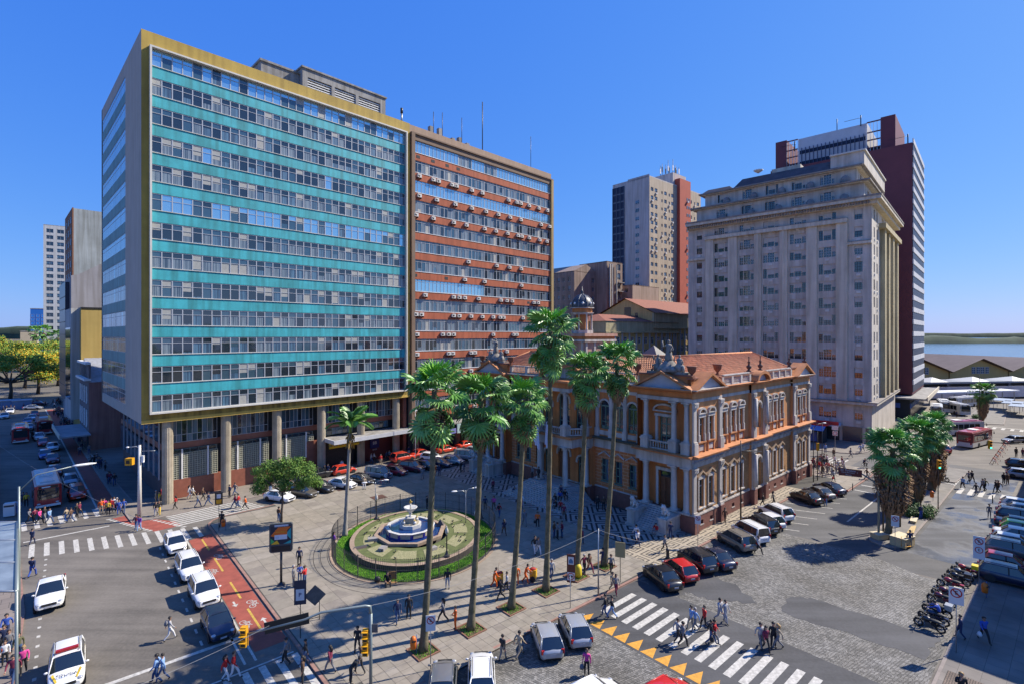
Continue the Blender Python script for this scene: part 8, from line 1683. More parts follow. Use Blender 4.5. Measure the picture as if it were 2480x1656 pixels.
 (1842,1567,'walk2',-80,'lgrey','grey','man in light grey at the left of the group on the setts',dict(z=Z0)),(1855,1578,'walk',-90,'wine','black','person in patterned black top in the group on the setts',dict(z=Z0,long=True)),(1873,1566,'stand',-90,'black','black','person in black in the middle of the group on the setts',dict(z=Z0)),(1884,1570,'walk',170,'beige','grey','woman in beige at the right of the group on the setts',dict(z=Z0,long=True,hair='blond')),
 (2326,1545,'walk2',150,'navy','navy','man in dark clothes holding an orange bottle by the no-parking sign',dict()),(2383,1553,'walk',-100,'blue','black','man in bright blue jacket with white bag on the shaded market pavement',dict(skin=1)),(2328,1700,'phone',-110,'black','black','blonde woman in black at the bottom right with a white bag',dict(hair='blond',long=True)),
 (1837,1341,'walk',-60,'lgrey','black','person in pale jacket walking behind the white people carrier',dict(z=Z0)),(1999,1224,'stand',-90,'brown','lblue','person in rust top and jeans behind the dark saloons',dict(z=Z0)),(2204,1324,'stand',-100,'navy','beige','man in navy cap and beige trousers at the tip of the median',dict()),(2396,1254,'stand',-120,'grey','grey','man in dark grey walking along the market rank of cars',dict(z=Z0)),
 (2332,1182,'walk2',200,'lblue','black','person in turquoise-blue jacket on the median crossing',dict(z=Z0)),(2346,1168,'walk',10,'grey','black','person in grey at the back left of the median crossing',dict(z=Z0)),(2354,1168,'walk2',10,'black','black','person in black at the back left of the median crossing',dict(z=Z0)),(2364,1199,'walk',190,'black','grey','person in black striding on the near side of the median crossing',dict(z=Z0)),(2380,1188,'walk2',190,'grey','black','person with grey backpack in the middle of the median crossing',dict(z=Z0)),(2386,1188,'walk',190,'olive','black','person in olive beside the grey backpack on the median crossing',dict(z=Z0)),(2412,1193,'walk2',180,'black','black','person in black at the right end of the median crossing',dict(z=Z0)),(2418,1192,'walk',180,'brown','black','person in brown at the right end of the median crossing',dict(z=Z0)),(2431,1171,'stand',-90,'black','black','two dark figures by the road edge, left one',dict(z=Z0)),(2440,1173,'stand',-90,'brown','brown','two dark figures by the road edge, right one',dict(z=Z0)),
 (2461,1106,'stand',-90,'black','black','man in black by the folding barriers on the right road',dict(z=Z0)),(2477,1107,'stand',-90,'wine','navy','person in dark red at the right edge by the barriers',dict(z=Z0)),(2230,1255,'stand',-80,'navy','blue','person in navy behind the median shrub',dict()),(2317,1010,'stand',-90,'navy','black','person in dark blue at the bus stop left of the facing bus',dict(z=Z0)),
 (2019,1108,'stand',-90,'brown','black','man in brown standing at the far kerb by the kiosk',dict()),(2060,1107,'walk2',-40,'grey','grey','man in grey-green on the far kerb right of the kiosk',dict()),(2084,1096,'walk',200,'lblue','lgrey','pale dressed person furthest along the far pavement',dict()),(2090,1092,'walk2',200,'white','lgrey','second pale dressed person on the far pavement',dict()),(2019,1164,'walk2',-60,'lgrey','black','woman in pale jacket with red bag right of the palace corner',dict(long=True)),(1999,1096,'stand',-90,'lblue','jeans','person in pale blue below the kiosk awning',dict()),
]
BG = {411:('backpack',cl('grey'),'grey backpack of the hurrying man on the left road'),32:('backpack',cl('purple'),'purple backpack at the bottom-left corner'),1544:('backpack',cl('blue'),'blue backpack on the man in white at the shadow edge'),1209:('backpack',cl('black'),'dark backpack on the person in bright red on the shaded plaza'),2380:('backpack',cl('grey'),'grey backpack on the median crossing'),
 2383:('shopping_bag',cl('white'),'white plastic bag carried by the man in bright blue'),2328:('shopping_bag',cl('white'),'white plastic bag of the blonde woman at the bottom right'),22:('shopping_bag',cl('orange'),'orange bag carried on the bottom-left pavement'),2019:('shopping_bag',cl('red'),'red bag carried right of the palace corner'),1722:('shopping_bag',cl('black'),'dark bag on the big crossing'),1421:('shopping_bag',cl('grey'),'grey bag of the woman with pink scarf'),1302:('shopping_bag',cl('black'),'dark bag carried in the palace shadow')}
for (px,py,ps,h,tp,bt,lb,kw) in rows:
 o = person(px,py,ps,h,tp,bt,lb,**kw)
 if px in BG and not (px == 2019 and py < 1150): k,m,bl = BG[px]; bag(k,o,(-.2,0,1.25) if k == 'backpack' else (.05,-.3,.72),m,bl)
r = random.Random(12); gcr = 'crowd waiting at the crossing beyond the palace corner'
for i in range(30):
 x,y = 36.5+r.uniform(0,8),1.2-r.uniform(0,5.6)*r.random(); p = TF(x,y,.12)
 if i < 6: x,y = 36+i*.9,-1.5-i*.3; p = TF(x,y,.12)
 person(2000+i,1130,r.choice(('stand','walk','walk2','stand')),r.uniform(0,360),r.choice(('black','navy','grey','white','wine','brown','lgrey','red','beige')),r.choice(('black','jeans','navy','grey')),'pedestrian in the dense crowd at the crossing past the palace corner',loc=p,group=gcr)
gst = 'pedestrians on the shaded side street pavement'
for i in range(56):
 y = 8+r.random()**.8*112; x = r.uniform(-1.4,-.3)+y*.006; p = BF(x if i%4 else x-.8,y,.12)
 person(100+i,1100,r.choice(('walk','walk2','stand')),r.choice((135,-45))+r.uniform(-20,20),r.choice(('black','navy','grey','brown','wine','black')),r.choice(('black','jeans','navy')),'dark dressed pedestrian on the shaded side street pavement',loc=p,group=gst)
gst2 = 'people crossing at the far end of the side street'
for i in range(40):
 p = BF(r.uniform(-20,4),r.uniform(124,142),.02); person(300+i,1000,r.choice(('walk','walk2')),r.uniform(0,360),r.choice(('black','navy','grey','red','white','brown')),'black','tiny pedestrian at the far end of the side street by the square',loc=p,group=gst2)
def sitter(o_,u,h,top,bot,label,**k):
 n = 13; zs = .12+1.88*(6.4-o_)/3.3; p = frp(T.root,-o_,u,zs); person(int(o_*100),int(u*100),'sit',THA+180+h,top,bot,label,loc=p,**k)
sitter(4.9,15.6,0,'black','navy','man in black sitting high on the grand stairs'); sitter(5.6,14.8,0,'black','black','man in dark clothes sitting low on the grand stairs'); sitter(4.3,14.5+.9,40,'blue','black','person in bright blue jacket sitting on the right side of the grand stairs'); sitter(5.5,13.9+.3,40,'red','black','person in bright red jacket sitting low on the right of the grand stairs'); sitter(4.0,14.9,60,'black','black','person in dark clothes sitting by the right pilaster of the stairs'); sitter(3.6,15.9,30,'navy','black','person in navy sitting at the top right of the grand stairs')
for u,o_,tp,lb in ((21.9,3.3,'grey','man in grey suit standing at the top left of the grand stairs'),(20.9,3.1,'black','man in dark suit at the top of the grand stairs beside the column')): person(1,int(u),'stand',THA+180,tp,'black',lb,loc=frp(T.root,-o_+.4,u,2.0))
p = gp(938,1408,.32); person(938,1408,'sit',-70,'black','black','person in black sitting against a cardboard sheet at the fountain fence',loc=p)
b = MB(); b.box(-.45,.45,-.03,.03,0,.75,M('cardboard',(.28,.15,.06),.9)); b.box(-.45,.45,-.6,-.03,0,.03,MATS['cardboard']); b.build('cardboard_sheet',None,tuple(gp(948,1404,.13)),.3,label='brown cardboard sheet propped against the fountain fence',cat='cardboard')
b = MB(); b.ball((0,0,.25),(.3,.22,.28),blk,9,6); b.build('black_bag',None,tuple(gp(914,1409,.12)),label='bulky black bag beside the person sitting at the fence',cat='bag')
def bicycle(p,hdg,m,label):
 r_ = empty('bicycle',(p[0],p[1],p[2]),R(hdg),label,'bicycle')
 for x in (-.5,.52):
  b = MB(); pts = [(x+.33*math.cos(R(a)),0,.34+.33*math.sin(R(a))) for a in range(0,361,24)]; b.tube(pts,.018,blk,4,caps=False)
  for a in range(0,360,45): b.tube([(x,0,.34),(x+.32*math.cos(R(a)),0,.34+.32*math.sin(R(a)))],.004,steel,3)
  b.build('wheel',r_)
 b = MB();
 for q in (((-.5,0,.34),(-.05,0,.30)),((-.05,0,.30),(-.18,0,.80)),((-.5,0,.34),(-.16,0,.72)),((-.16,0,.72),(.36,0,.78)),((-.05,0,.30),(.38,0,.68)),((.52,0,.34),(.36,0,.92))): b.tube(list(q),.02,m,5)
 b.build('frame',r_); b = MB(); b.ball((-.19,0,.84),(.13,.07,.04),blk,7,4); b.build('saddle',r_); b = MB(); b.tube([(.3,.25,.98),(.36,0,.95),(.3,-.25,.98)],.014,blk,5); b.build('handlebar',r_)
p = gp(2094,1133,Z0); bicycle(p,-95,blk,'dark bicycle ridden by the cyclist on the right junction'); person(1,1,'ride',-95,'navy','black','cyclist in navy riding over the right junction',loc=(p.x,p.y+.15,p.z+.78))
p = gp(2109,1162,Z0); bicycle(p,-20,M('bike_white',(.5,.5,.5),.5),'bicycle pushed by two people at the end of the palace pavement'); person(2,3,'walk',-20,'brown','grey','person in brown pushing a bicycle at the pavement end',loc=(p.x-.3,p.y+.4,Z0)); person(4,3,'walk2',-20,'beige','lgrey','person in beige walking beside the pushed bicycle',loc=(p.x+1.4,p.y+.2,Z0))
p = gp(924,1173,Z0); bicycle(p,-20,PC['red'],'red and white bicycle leaning by the silver van-like car')
p = gp(2266,1506,Z0); person(5,5,'ride',128,'blue','black','rider in bright blue jacket sitting on a motorcycle in the rank',loc=(p.x+.15,p.y-.2,.78))
p = gp(78,1060,Z0); person(6,6,'ride',-45,'black','black','motorcyclist between the two far red buses',loc=(p.x,p.y,.75))
def cart(px,py,hdg,label):
 p = gp(px,py,.12); r_ = empty('cleaning_cart',tuple(p),R(hdg),label,'cleaning cart','yellow sweeping carts'); ym = M('cart_yellow',(.60,.36,.02),.6)
 b = MB(); b.prism([(-.28,-.25),(.28,-.25),(.33,.25),(-.28,.25)],.3,1.0,ym); b.build('bin',r_); b = MB(); b.ball((0,0,1.02),(.3,.26,.14),M('red_sack',(.35,.03,.02),.8),9,5); b.build('sack',r_)
 for y in (-.32,.32): b = MB(); b.T = Matrix.Rotation(R(90),4,'X'); b.lathe([(.2,-.03),(.25,-.03),(.25,.03),(.2,.03)],0,0,tyre,12); b.T = None; b.build('wheel',r_,(0,y,.25))
 b = MB(); b.tube([(-.28,.2,.9),(-.55,.2,1.05),(-.55,-.2,1.05),(-.28,-.2,.9)],.02,steel,5); b.tube([(-.1,.2,.9),(.0,.25,1.8)],.015,M('broom_wood',(.3,.2,.1),.8),5); b.build('handle',r_)
cart(1210,1414,10,'yellow sweeping cart with red sack, left one by the fence'); cart(1291,1405,-10,'yellow sweeping cart with red sack, right one near the tall palm')
# ---------------------------------------------------------------- street furniture
amber = M('signal_yellow',(.62,.30,.01),.5); signw = M('sign_white',(.60,.60,.60),.5); signr = M('sign_red',(.42,.01,.01),.5); signk = M('sign_black',(.015,.015,.015),.5)
mast = M('mast_grey_green',(.22,.26,.25),.45,metal=.4)
def tfp(px,py,z=.12): return gp(px,py,z)
def sign_disc(parent,x,y,z,r,slash=True,letter='E',face=-90,plate=None):
 """round Brazilian parking sign lettering on a plate facing -y in local space"""
 b = MB();
 if plate: w,z0,z1 = plate; b.box(x-w,x+w,y,y+.03,z0,z1,signw)
 n = 24
 for i in range(n):
  a0,a1 = 2*math.pi*i/n,2*math.pi*(i+1)/n; ri = r*.78
  b.add([(x+r*math.cos(a0),y-.006,z+r*math.sin(a0)),(x+r*math.cos(a1),y-.006,z+r*math.sin(a1)),(x+ri*math.cos(a1),y-.006,z+ri*math.sin(a1)),(x+ri*math.cos(a0),y-.006,z+ri*math.sin(a0))],[(0,1,2,3)],signr)
 if slash: w = r*.1; c = r*.6; b.add([(x-c-w,y-.008,z+c-w),(x-c+w,y-.008,z+c+w),(x+c+w,y-.008,z-c+w),(x+c-w,y-.008,z-c-w)],[(0,1,2,3)],signr)
 b.build('plate',parent)
 if letter: text(letter,r*1.15,signk,parent,(x,y-.012,z),(R(90),0,0),'letter',.003)
def parking_sign(px,py,topz,w,h,face,label,n=1,tilt=0,poleh=None):
 p = tfp(px,py); r_ = empty('parking_sign',tuple(p),R(face),label,'sign'); b = MB(); b.tube([(0,.05,0),(0,.05,topz)],.03,steel,6); b.build('pole',r_)
 if n == 1: sign_disc(r_,0,0,topz-h*.32,w*.40,True,'E',plate=(w/2,topz-h,topz));
 else: sign_disc(r_,0,0,topz-h*.22,w*.38,True,'E',plate=(w/2,topz-h,topz)); sign_disc(r_,0,-.004,topz-h*.60,w*.36,False,'E')
 return r_
parking_sign(1043,1622,3.5,.62,1.0,10,'white no-parking sign with letter E at the lower kerb left of centre'); parking_sign(1690,1322,3.1,.55,.85,-25,'small no-parking sign at the palace corner')
parking_sign(2316,1580,4.4,.78,1.15,-35,'tilted no-parking sign beside the motorcycles'); parking_sign(2371,1428,4.5,.74,1.9,-40,'tall double parking sign with two E discs behind the pavement bin',2); parking_sign(2168,1330,3.4,.65,1.1,-30,'no-parking sign among the crates at the median tip')
def board_sign(name,px,py,z0,z1,w,face,m,label,cat='sign',poler=.03,wm=None):
 p = tfp(px,py); r_ = empty(name,tuple(p),R(face),label,cat); b = MB(); b.tube([(0,.05,0),(0,.05,z1)],poler,dark,6); b.build('pole',r_); b = MB(); b.box(-w/2,w/2,-.03,.03,z0,z1,m); b.build('board',r_); return r_
r_ = board_sign('bike_station_sign',530,1285,2.9,4.2,.75,20,signk,'black and yellow sign on a pole at the tip of the plaza'); b = MB(); b.box(-.25,.25,-.05,-.035,3.0,3.45,amber); b.box(-.2,.2,-.05,-.035,3.6,4.05,signw); b.build('symbol_panel',r_)
r_ = board_sign('parking_board',727,1545,2.4,4.1,.8,12,M('navy_board',(.02,.025,.05),.5),'dark board with white square and ring symbol left of the diamond sign'); b = MB(); b.box(-.28,.28,-.05,-.035,2.7,3.5,signw); b.build('symbol_panel',r_); text('P',.4,navy,r_,(0,-.06,3.1),(R(90),0,0))
r_ = board_sign('diamond_sign',770,1500,0,.01,.02,15,steel,'grey diamond-shaped warning sign seen from behind'); b = MB(); b.T = Matrix.Translation((-.2,-.05,1.9)) @ Matrix.Rotation(R(45),4,'Y'); b.box(-.55,.55,-.015,.015,-.55,.55,M('sign_back_grey',(.12,.115,.11),.6,var=.4,scale=3)); b.T = None; b.tube([(.1,.05,0),(.1,.05,2.0)],.03,dark,6); b.tube([(.1,.05,.2),(-1.1,.05,.05)],.025,dark,5); b.build('diamond_plate',r_)
r_ = board_sign('tourist_sign',1383,1415,.0+.2,2.6,.72,-15,M('sign_maroon',(.10,.02,.015),.5),'maroon information totem with white pictogram and round arrow plate by the fifth palm'); b = MB(); b.box(-.24,.24,-.045,-.032,1.75,2.4,signw)
b.build('pictogram_panel',r_); sign_disc(r_,0,-.05,.75,.3,False,None,plate=(.32,.4,1.08)); b = MB(); b.add([(-.2,-.075,.80),(.05,-.075,.80),(.05,-.075,.88),(.22,-.075,.75),(.05,-.075,.62),(.05,-.075,.70),(-.2,-.075,.70)],[tuple(range(7))],signk); b.add([(-.18,-.05,1.85),(.18,-.05,1.85),(.18,-.05,2.1),(0,-.05,2.28),(-.18,-.05,2.1)],[(0,1,2,3,4)],M('picto_blue',(.05,.15,.3),.5)); b.build('arrow',r_)
r_ = board_sign('turn_sign',1381,1472,.0,.02,.02,-10,steel,'thin pole sign at the kerb in front of the maroon totem'); b = MB(); b.tube([(0,.05,0),(0,.05,2.5)],.03,steel,6); b.build('post',r_)
board_sign('info_board',1502,1410,2.2,3.5,.85,-20,M('olive_gold_board',(.28,.23,.11),.6),'gold-brown rectangular board on a thin pole near the palace corner')
def bin_(px,py,label,m=None,z=.12,s=1.0):
 p = tfp(px,py,z); r_ = empty('waste_bin',tuple(p),R(20),label,'waste bin'); r_.scale = (s,)*3; m = m or M('bin_orange',(.60,.14,.01),.5)
 b = MB(); b.tube([(.22,0,0),(.22,0,1.35)],.025,M('bin_post_blue',(.06,.12,.3),.5),6); b.build('post',r_); b = MB(); b.lathe([(.12,.45),(.2,.5),(.22,.95),(.2,1.15),(.1,1.27),(.02,1.3)],0,0,m,12); b.build('body',r_); b = MB(); b.box(-.14,.14,-.23,-.19,.98,1.08,blk); b.build('slot',r_)
bin_(1001,1586,'orange litter bin on a post beside the leftmost palm'); bin_(541,1284,'small orange litter bin at the tip of the plaza'); bin_(2385,1448,'orange litter bin on the market pavement below the double sign'); bin_(2257,1212,'orange litter bin at the far part of the median')
b = MB(); yb = M('bag_yellow',(.68,.50,.02),.6); b.lathe([(.3,.1),(.36,.3),(.34,.9),(.2,1.15),(.05,1.2)],0,0,yb,7); b.build('yellow_bin',None,tuple(tfp(1400,1397)),.4,label='bright yellow bin bag holder against the fifth palm',cat='waste bin')
b = MB(); b.lathe([(.2,0),(.22,.1),(.16,.2),(.15,.7),(.2,.8),(.12,.95),(.02,1.0)],0,0,dark,10); b.build('bollard',None,tuple(tfp(1617,1351)),label='dark stubby cast bollard at the palace corner kerb',cat='bollard')
def cobra(name,px,py,h,arm,label,m=steel,heads=1,z=.12,lh=.6,cat='street lamp',r=.09):
 p = tfp(px,py,z); r_ = empty(name,tuple(p),0,label,cat); b = MB(); b.tube([(0,0,0),(0,0,h)],[r,r*.6],m,8); b.build('pole',r_)
 for a in arm:
  ax,ay,az = a; b = MB(); b.tube([(0,0,h-.3),(ax*.3,ay*.3,h+az*.7),(ax,ay,h+az)],.04,m,6); b.build('arm',r_); b = MB(); d = Vector((ax,ay,0)).normalized(); c = Vector((ax,ay,h+az))+d*lh*.4
  b.T = Matrix.Translation(c) @ Matrix.Rotation(math.atan2(ay,ax),4,'Z'); b.ball((0,0,0),(lh*.6,.17,.09),white,9,5); b.T = None; b.build('lamp_head',r_)
 return r_
cobra('street_lamp',909,1233,3.4,[(1.0,.25,.15),(-1.0,-.25,0)],'thin double-headed lamp between the angled cars and the fence',r=.05); cobra('street_lamp',1128,1278,4.2,[(1.0,.3,.2),(-1.0,-.3,0)],'thin double-headed lamp at the right side of the fountain fence',r=.05)
lp = cobra('camera_mast',338,1256,8.6,[(-1.1,-.2,-.2)],'thick white lamp mast with surveillance camera at the office corner',M('mast_white',(.55,.54,.50),.5),r=.24,lh=.3)
b = MB(); b.box(-1.5,-.8,-.3,.3,6.3,7.1,amber); b.box(-1.35,-.95,-.33,-.3,6.5,6.9,signk); b.build('yellow_plate',lp); b = MB(); b.tube([(0,0,7.9),(1.6,.3,7.9)],.03,steel,5); b.box(.25,.5,-.12,.12,6.6,7.4,white); b.build('bracket',lp)
cobra('street_lamp',46,1588,11.3,[(2.1,1.9,.9)],'tall grey lamp post at the left edge with arm over the road',mast,r=.10,lh=1.2)
l1 = cobra('street_lamp',1794,1258,9.2,[],'black post with long horizontal arm on the palace side pavement',dark,r=.10); b = MB(); b.tube([(0,0,8.0),(1.9,1.2,7.7),(3.6,2.3,7.4)],.05,dark,6); b.build('arm',l1)
for px,py,h,lb,hd in ((1970,1166,8.0,'street lamp with curved head at the far corner of the palace',True),(1980,1162,7.2,'black post with amber signal by the palace far corner',False),(1991,1155,8.3,'slim dark post right of the amber signal at the far corner',False)):
 q = cobra('street_lamp' if hd else 'signal_post',px,py,h,[(1.7,.5,.5)] if hd else [],lb,dark,r=.07,cat='street lamp' if hd else 'post')
 if not hd and px == 1980: b = MB(); b.box(-.15,.15,-.2,.1,4.4,5.5,amber); b.build('signal_head',q)
def palm_lamp(px,py,h,label):
 p = tfp(px,py); r_ = empty('four_arm_lamp',tuple(p),R(20),label,'street lamp','four-armed lamps on the median'); b = MB(); b.tube([(0,0,0),(0,0,h)],[.09,.06],dark,8); b.build('pole',r_)
 for k in range(4): b = MB(); b.T = Matrix.Rotation(R(90*k),4,'Z'); b.tube([(0,0,h-.1),(.4,0,h)],.03,dark,5); b.ball((.95,0,h+.02),(.55,.16,.07),dark,8,5); b.T = None; b.build('lamp_arm',r_)
palm_lamp(2139,1286,8.0,'four-armed lamp post behind the big median palm'); palm_lamp(2180,1274,8.3,'four-armed lamp post between the first two median palms')
cobra('street_lamp',2372,1030,12,[],'thin tall post beside the far island palm',dark,r=.07)
cobra('flag_mast',1006,1118,9.0,[],'thin white pole in front of the shops by the taxis',white,r=.05,cat='pole')
p = gp(898,1690,.12); r_ = empty('traffic_signal_mast',tuple(p),0,'grey signal mast with long arm over the red cycle lane','traffic light'); b = MB(); b.tube([(0,0,0),(0,0,5.0)],.10,mast,8); b.tube([(0,0,4.9),(-.05,0,5.42),(-.3,-.1,5.5),(-2.6,-.9,5.55),(-3.4,-1.15,5.3),(-6.3,-2.1,5.0)],[.09,.09,.08,.075,.07,.055],mast,8); b.build('mast',r_)
def sig3(parent,x,y,z,n=3,lit=None):
 b = MB(); b.box(x-.16,x+.16,y-.14,y+.14,z,z+.36*n,amber)
 for i in range(n): b.lathe([(.13,0),(.15,.16),(.14,.16),(.12,0)],0,0,amber,10) if False else b.box(x-.17,x+.17,y-.30,y-.14,z+.36*i+.28,z+.36*i+.31,amber); b.box(x-.11,x+.11,y-.155,y-.145,z+.36*i+.06,z+.36*i+.28,signk)
 if lit is not None: b.box(x-.11,x+.11,y-.165,y-.155,z+.06,z+.28,M('green_light',(.05,.9,.45),.4,emit=2.0))
 b.build('signal_head',parent)
sig3(r_,-6.35,-2.1,4.35,3); sig3(r_,-.28,-.1,2.6,2); sig3(r_,-.28,-.1,3.4,2)
b = MB(); b.T = Matrix.Translation((-4.3,-1.42,5.2)) @ Matrix.Rotation(math.atan2(-.95,-2.9),4,'Z') @ Matrix.Rotation(R(5),4,'Y'); b.box(-1.15,1.15,-.03,.03,-.28,.35,signk); b.T = None; b.build('direction_board',r_)
b = MB(); b.box(-.12,.42,-.05,-.02,3.9,4.4,M('sign_back_grey',(0,0,0))); b.build('pedestrian_plate',r_)
for px,py,h,lb in ((2272,1232,7.0,'signal post with green light on the median'),):
 q = cobra('signal_post',px,py,h-1.2,[],lb,dark,r=.06,cat='traffic light'); sig3(q,0,-.1,h-2.0,3,True)
p = gp(2470,1100,.12); q = empty('overhead_signal',tuple(at_depth(2396,1076,p.y-25)),0,'overhead traffic light showing green on a cable arm at the right','traffic light'); b = MB(); b.tube([(0,0,.3),(5,0,.1),(9,.2,0)],.05,dark,6); b.build('arm',q); b = MB(); b.tube([(9,.2,.0),(9,.2,-q.location.z)],.08,dark,6); b.build('pole',q); sig3(q,0,-.1,-.5,3,True)
p = gp(2128,1300,.12); q = empty('tourist_road_sign',tuple(p),0,'brown tourist information road sign hanging from a curved mast','sign'); d0 = p.y; top = at_depth(2085,1145,d0); tl = at_depth(2031,1131,d0); tr_ = at_depth(2087,1154,d0)
b = MB(); b.tube([(0,0,0),(0,0,4.6),(-.5,0,5.9),(-1.6,0,6.6),tuple(tr_-p+Vector((.0,.1,.35)))],[.12,.11,.09,.08,.07],mast,8); b.build('mast',q)
w_ = (tr_.x-tl.x); b = MB(); x1 = tr_.x-p.x; x0 = tl.x-p.x; z1 = tl.z-p.z; b.add([(x0,-.05,z1),(x1,-.05,z1-.30),(x1,-.05,z1-1.05),(x0,-.05,z1-.80)],[(0,1,2,3)],M('tourist_brown',(.16,.035,.025),.5)); b.add([(x0,.02,z1),(x1,.02,z1-.30),(x1,.02,z1-1.05),(x0,.02,z1-.80)],[(3,2,1,0)],steel); b.build('board',q)
sl_ = math.atan2(-.28,x1-x0)
text('Inf. Turisticas',.30,signw,q,((x0+x1)/2-.25,-.06,z1-.30),(R(90),-sl_,0),'lettering',.002); text('Tourist Information',.18,signw,q,((x0+x1)/2-.25,-.06,z1-.52),(R(90),-sl_,0),'lettering',.002); text('Mercado',.18,signw,q,((x0+x1)/2-.2,-.06,z1-.76),(R(90),-sl_,0),'lettering',.002)
text('i',.3,signw,q,(x1-.5,-.06,z1-.55),(R(90),-sl_,0),'lettering',.002)
for px,py in ((2046,1199),(2065,1187)): b = MB(); b.tube([(0,0,0),(0,0,1.0)],.06,dark,7); b.build('bollard',None,tuple(tfp(px,py)),label='thin dark bollard on the kerb, %s' % ('nearer the parked saloons' if px == 2046 else 'further from the parked saloons'),cat='bollard')
b = MB(); b.tube([(0,0,0),(0,0,1.0)],.06,dark,7); b.build('bollard',None,tuple(gp(2404,1217,.02)),label='thin dark bollard at the head of the market rank',cat='bollard')
p = tfp(681,1415); q = empty('digital_display',tuple(p),R(14),'digital city display with colourful screen on a black post','display'); b = MB(); b.tube([(0,0,0),(0,0,3.0)],.10,dark,8); b.add([(-.3,-.3,0),(.3,-.3,0),(.3,.3,0),(-.3,.3,0),(0,0,.35)],[(0,1,4),(1,2,4),(2,3,4),(3,0,4)],dark); b.build('post',q)
b = MB(); ins = .12; o_ = [(-.92+ins,2.85),(.92-ins,2.85),(.92,2.85+ins),(.92,5.3-ins),(.92-ins,5.3),(-.92+ins,5.3),(-.92,5.3-ins),(-.92,2.85+ins)]; n = 8
b.add([(x,-.14,z) for x,z in o_]+[(x,.14,z) for x,z in o_],[tuple(range(8)),tuple(range(15,7,-1))]+[(i,i+8,(i+1)%8+8,(i+1)%8) for i in range(8)],M('display_case',(.06,.065,.07),.5)); b.build('case',q)
b = MB(); y = -.15; sc1 = dict(o=M('scr_orange',(.75,.16,.02),.3),t=M('scr_teal',(.03,.35,.35),.3),g=M('scr_green',(.05,.40,.12),.3),y=M('scr_yellow',(.75,.45,.03),.3),d=M('scr_dark',(.02,.03,.05),.3),w=M('scr_white',(.6,.65,.7),.3),b=M('scr_blue',(.05,.2,.4),.3))
b.add([(-.8,y,3.55),(.8,y,3.55),(.8,y,5.1),(-.8,y,5.1)],[(0,1,2,3)],sc1['d']); b.add([(-.8,y-.004,4.3),(-.2,y-.004,5.0),(.8,y-.004,5.0),(.4,y-.004,4.6),(-.5,y-.004,4.2)],[(0,1,2,3,4)],sc1['o']); b.add([(.8,y-.004,4.9),(.8,y-.004,3.9),(.4,y-.004,4.4)],[(0,1,2)],sc1['t']); b.add([(.8,y-.004,3.85),(.2,y-.004,3.56),(.8,y-.004,3.56)],[(0,1,2)],sc1['t']); b.add([(-.8,y-.004,3.6),(-.8,y-.004,4.1),(-.5,y-.004,3.8)],[(0,1,2)],sc1['g']); b.add([(-.8,y-.005,3.56),(-.3,y-.005,3.9),(-.1,y-.005,3.56)],[(0,1,2)],sc1['y'])
b.add([(-.45,y-.006,4.3),(.5,y-.006,4.3),(.5,y-.006,4.8),(-.45,y-.006,4.8)],[(0,1,2,3)],sc1['o']); b.add([(-.5,y-.007,3.95),(.5,y-.007,3.95),(.5,y-.007,4.35),(-.5,y-.007,4.35)],[(0,1,2,3)],sc1['w']); b.add([(-.5,y,5.03),(.6,y,5.03),(.6,y,5.2),(-.5,y,5.2)],[(0,1,2,3)],sc1['w']); b.build('screen',q)
text('Porto Alegre',.15,sc1['y'],q,(0,y-.012,4.6),(R(90),0,0),'lettering',.001); text('11',.3,sc1['b'],q,(-.3,y-.012,4.12),(R(90),0,0),'lettering',.001); b = MB(); b.box(-.75,.75,-.16,-.14,2.95,3.4,signk); b.build('lower_panel',q)
glr = M('shelter_glass',(.22,.27,.30),.25,spec=.8,var=.3,scale=.8); redf = M('stall_red',(.40,.03,.02),.6);
q = empty('bus_stop_roof',tuple(BF(-14.2,14,0)),R(BLA+90),'long folded glass bus stop roof with red posts along the left side street','bus shelter')
for i in range(6):
 b = MB(); x = i*4.4; b.add([(x,-1.4,3.3),(x+4.3,-1.4,3.3),(x+4.3,1.6,3.9),(x,1.6,3.9),(x+2.1,.1,4.0)],[(0,1,4),(1,2,4),(2,3,4),(3,0,4)],glr); b.build('roof_panel',q); b = MB(); b.box(x-.1,x+.1,1.2,1.45,0,4.6,redf); b.build('post',q)
b = MB(); b.box(-.2,0,-1.5,1.6,3.0,3.5,redf); b.build('red_fascia',q)
for i,(x_,y_) in enumerate(((-14,60),(-15.5,42))):
 b = MB(); b.add([(-2,-2,2.6),(2,-2,2.6),(2,2,2.6),(-2,2,2.6),(0,0,3.6)],[(0,1,4),(1,2,4),(2,3,4),(3,0,4)],redf if i else M('awning_cream',(.5,.48,.42),.8)); b.add([(-2,-2,2.3),(2,-2,2.3),(2,-2,2.6),(-2,-2,2.6)],[(0,1,2,3)],redf); [b.tube([(a,c,0),(a,c,2.6)],.05,steel,5) for a in (-1.8,1.8) for c in (-1.8,1.8)]
 b.build('market_stall',None,tuple(BF(x_,y_,.12)),R(BLA),label='street stall with %s pyramid awning on the left pavement' % ('red' if i else 'cream and red'),cat='market stall')
for i,px in enumerate((25,53)): b = MB(); b.box(-2,2,-1.5,1.5,0,2.4,M('kiosk_blue',(.12,.22,.38),.6)); b.box(-2.2,2.2,-1.7,1.7,2.4,2.6,M('kiosk_roof',(.35,.42,.5),.6)); b.build('kiosk',None,tuple(gp(px,988,.02)),R(BLA),label='small blue-grey kiosk at the far end of the side street, %s one' % ('left','right')[i],cat='kiosk')
b = MB(); b.box(-.5,.5,-.35,.35,0,1.5,signw); b.box(-.45,.45,-.37,-.35,1.1,1.3,dark); b.build('street_cabinet',None,tuple(gp(24,1247,.12)),R(30),label='white utility cabinet at the left end of the side street crossing',cat='cabinet')
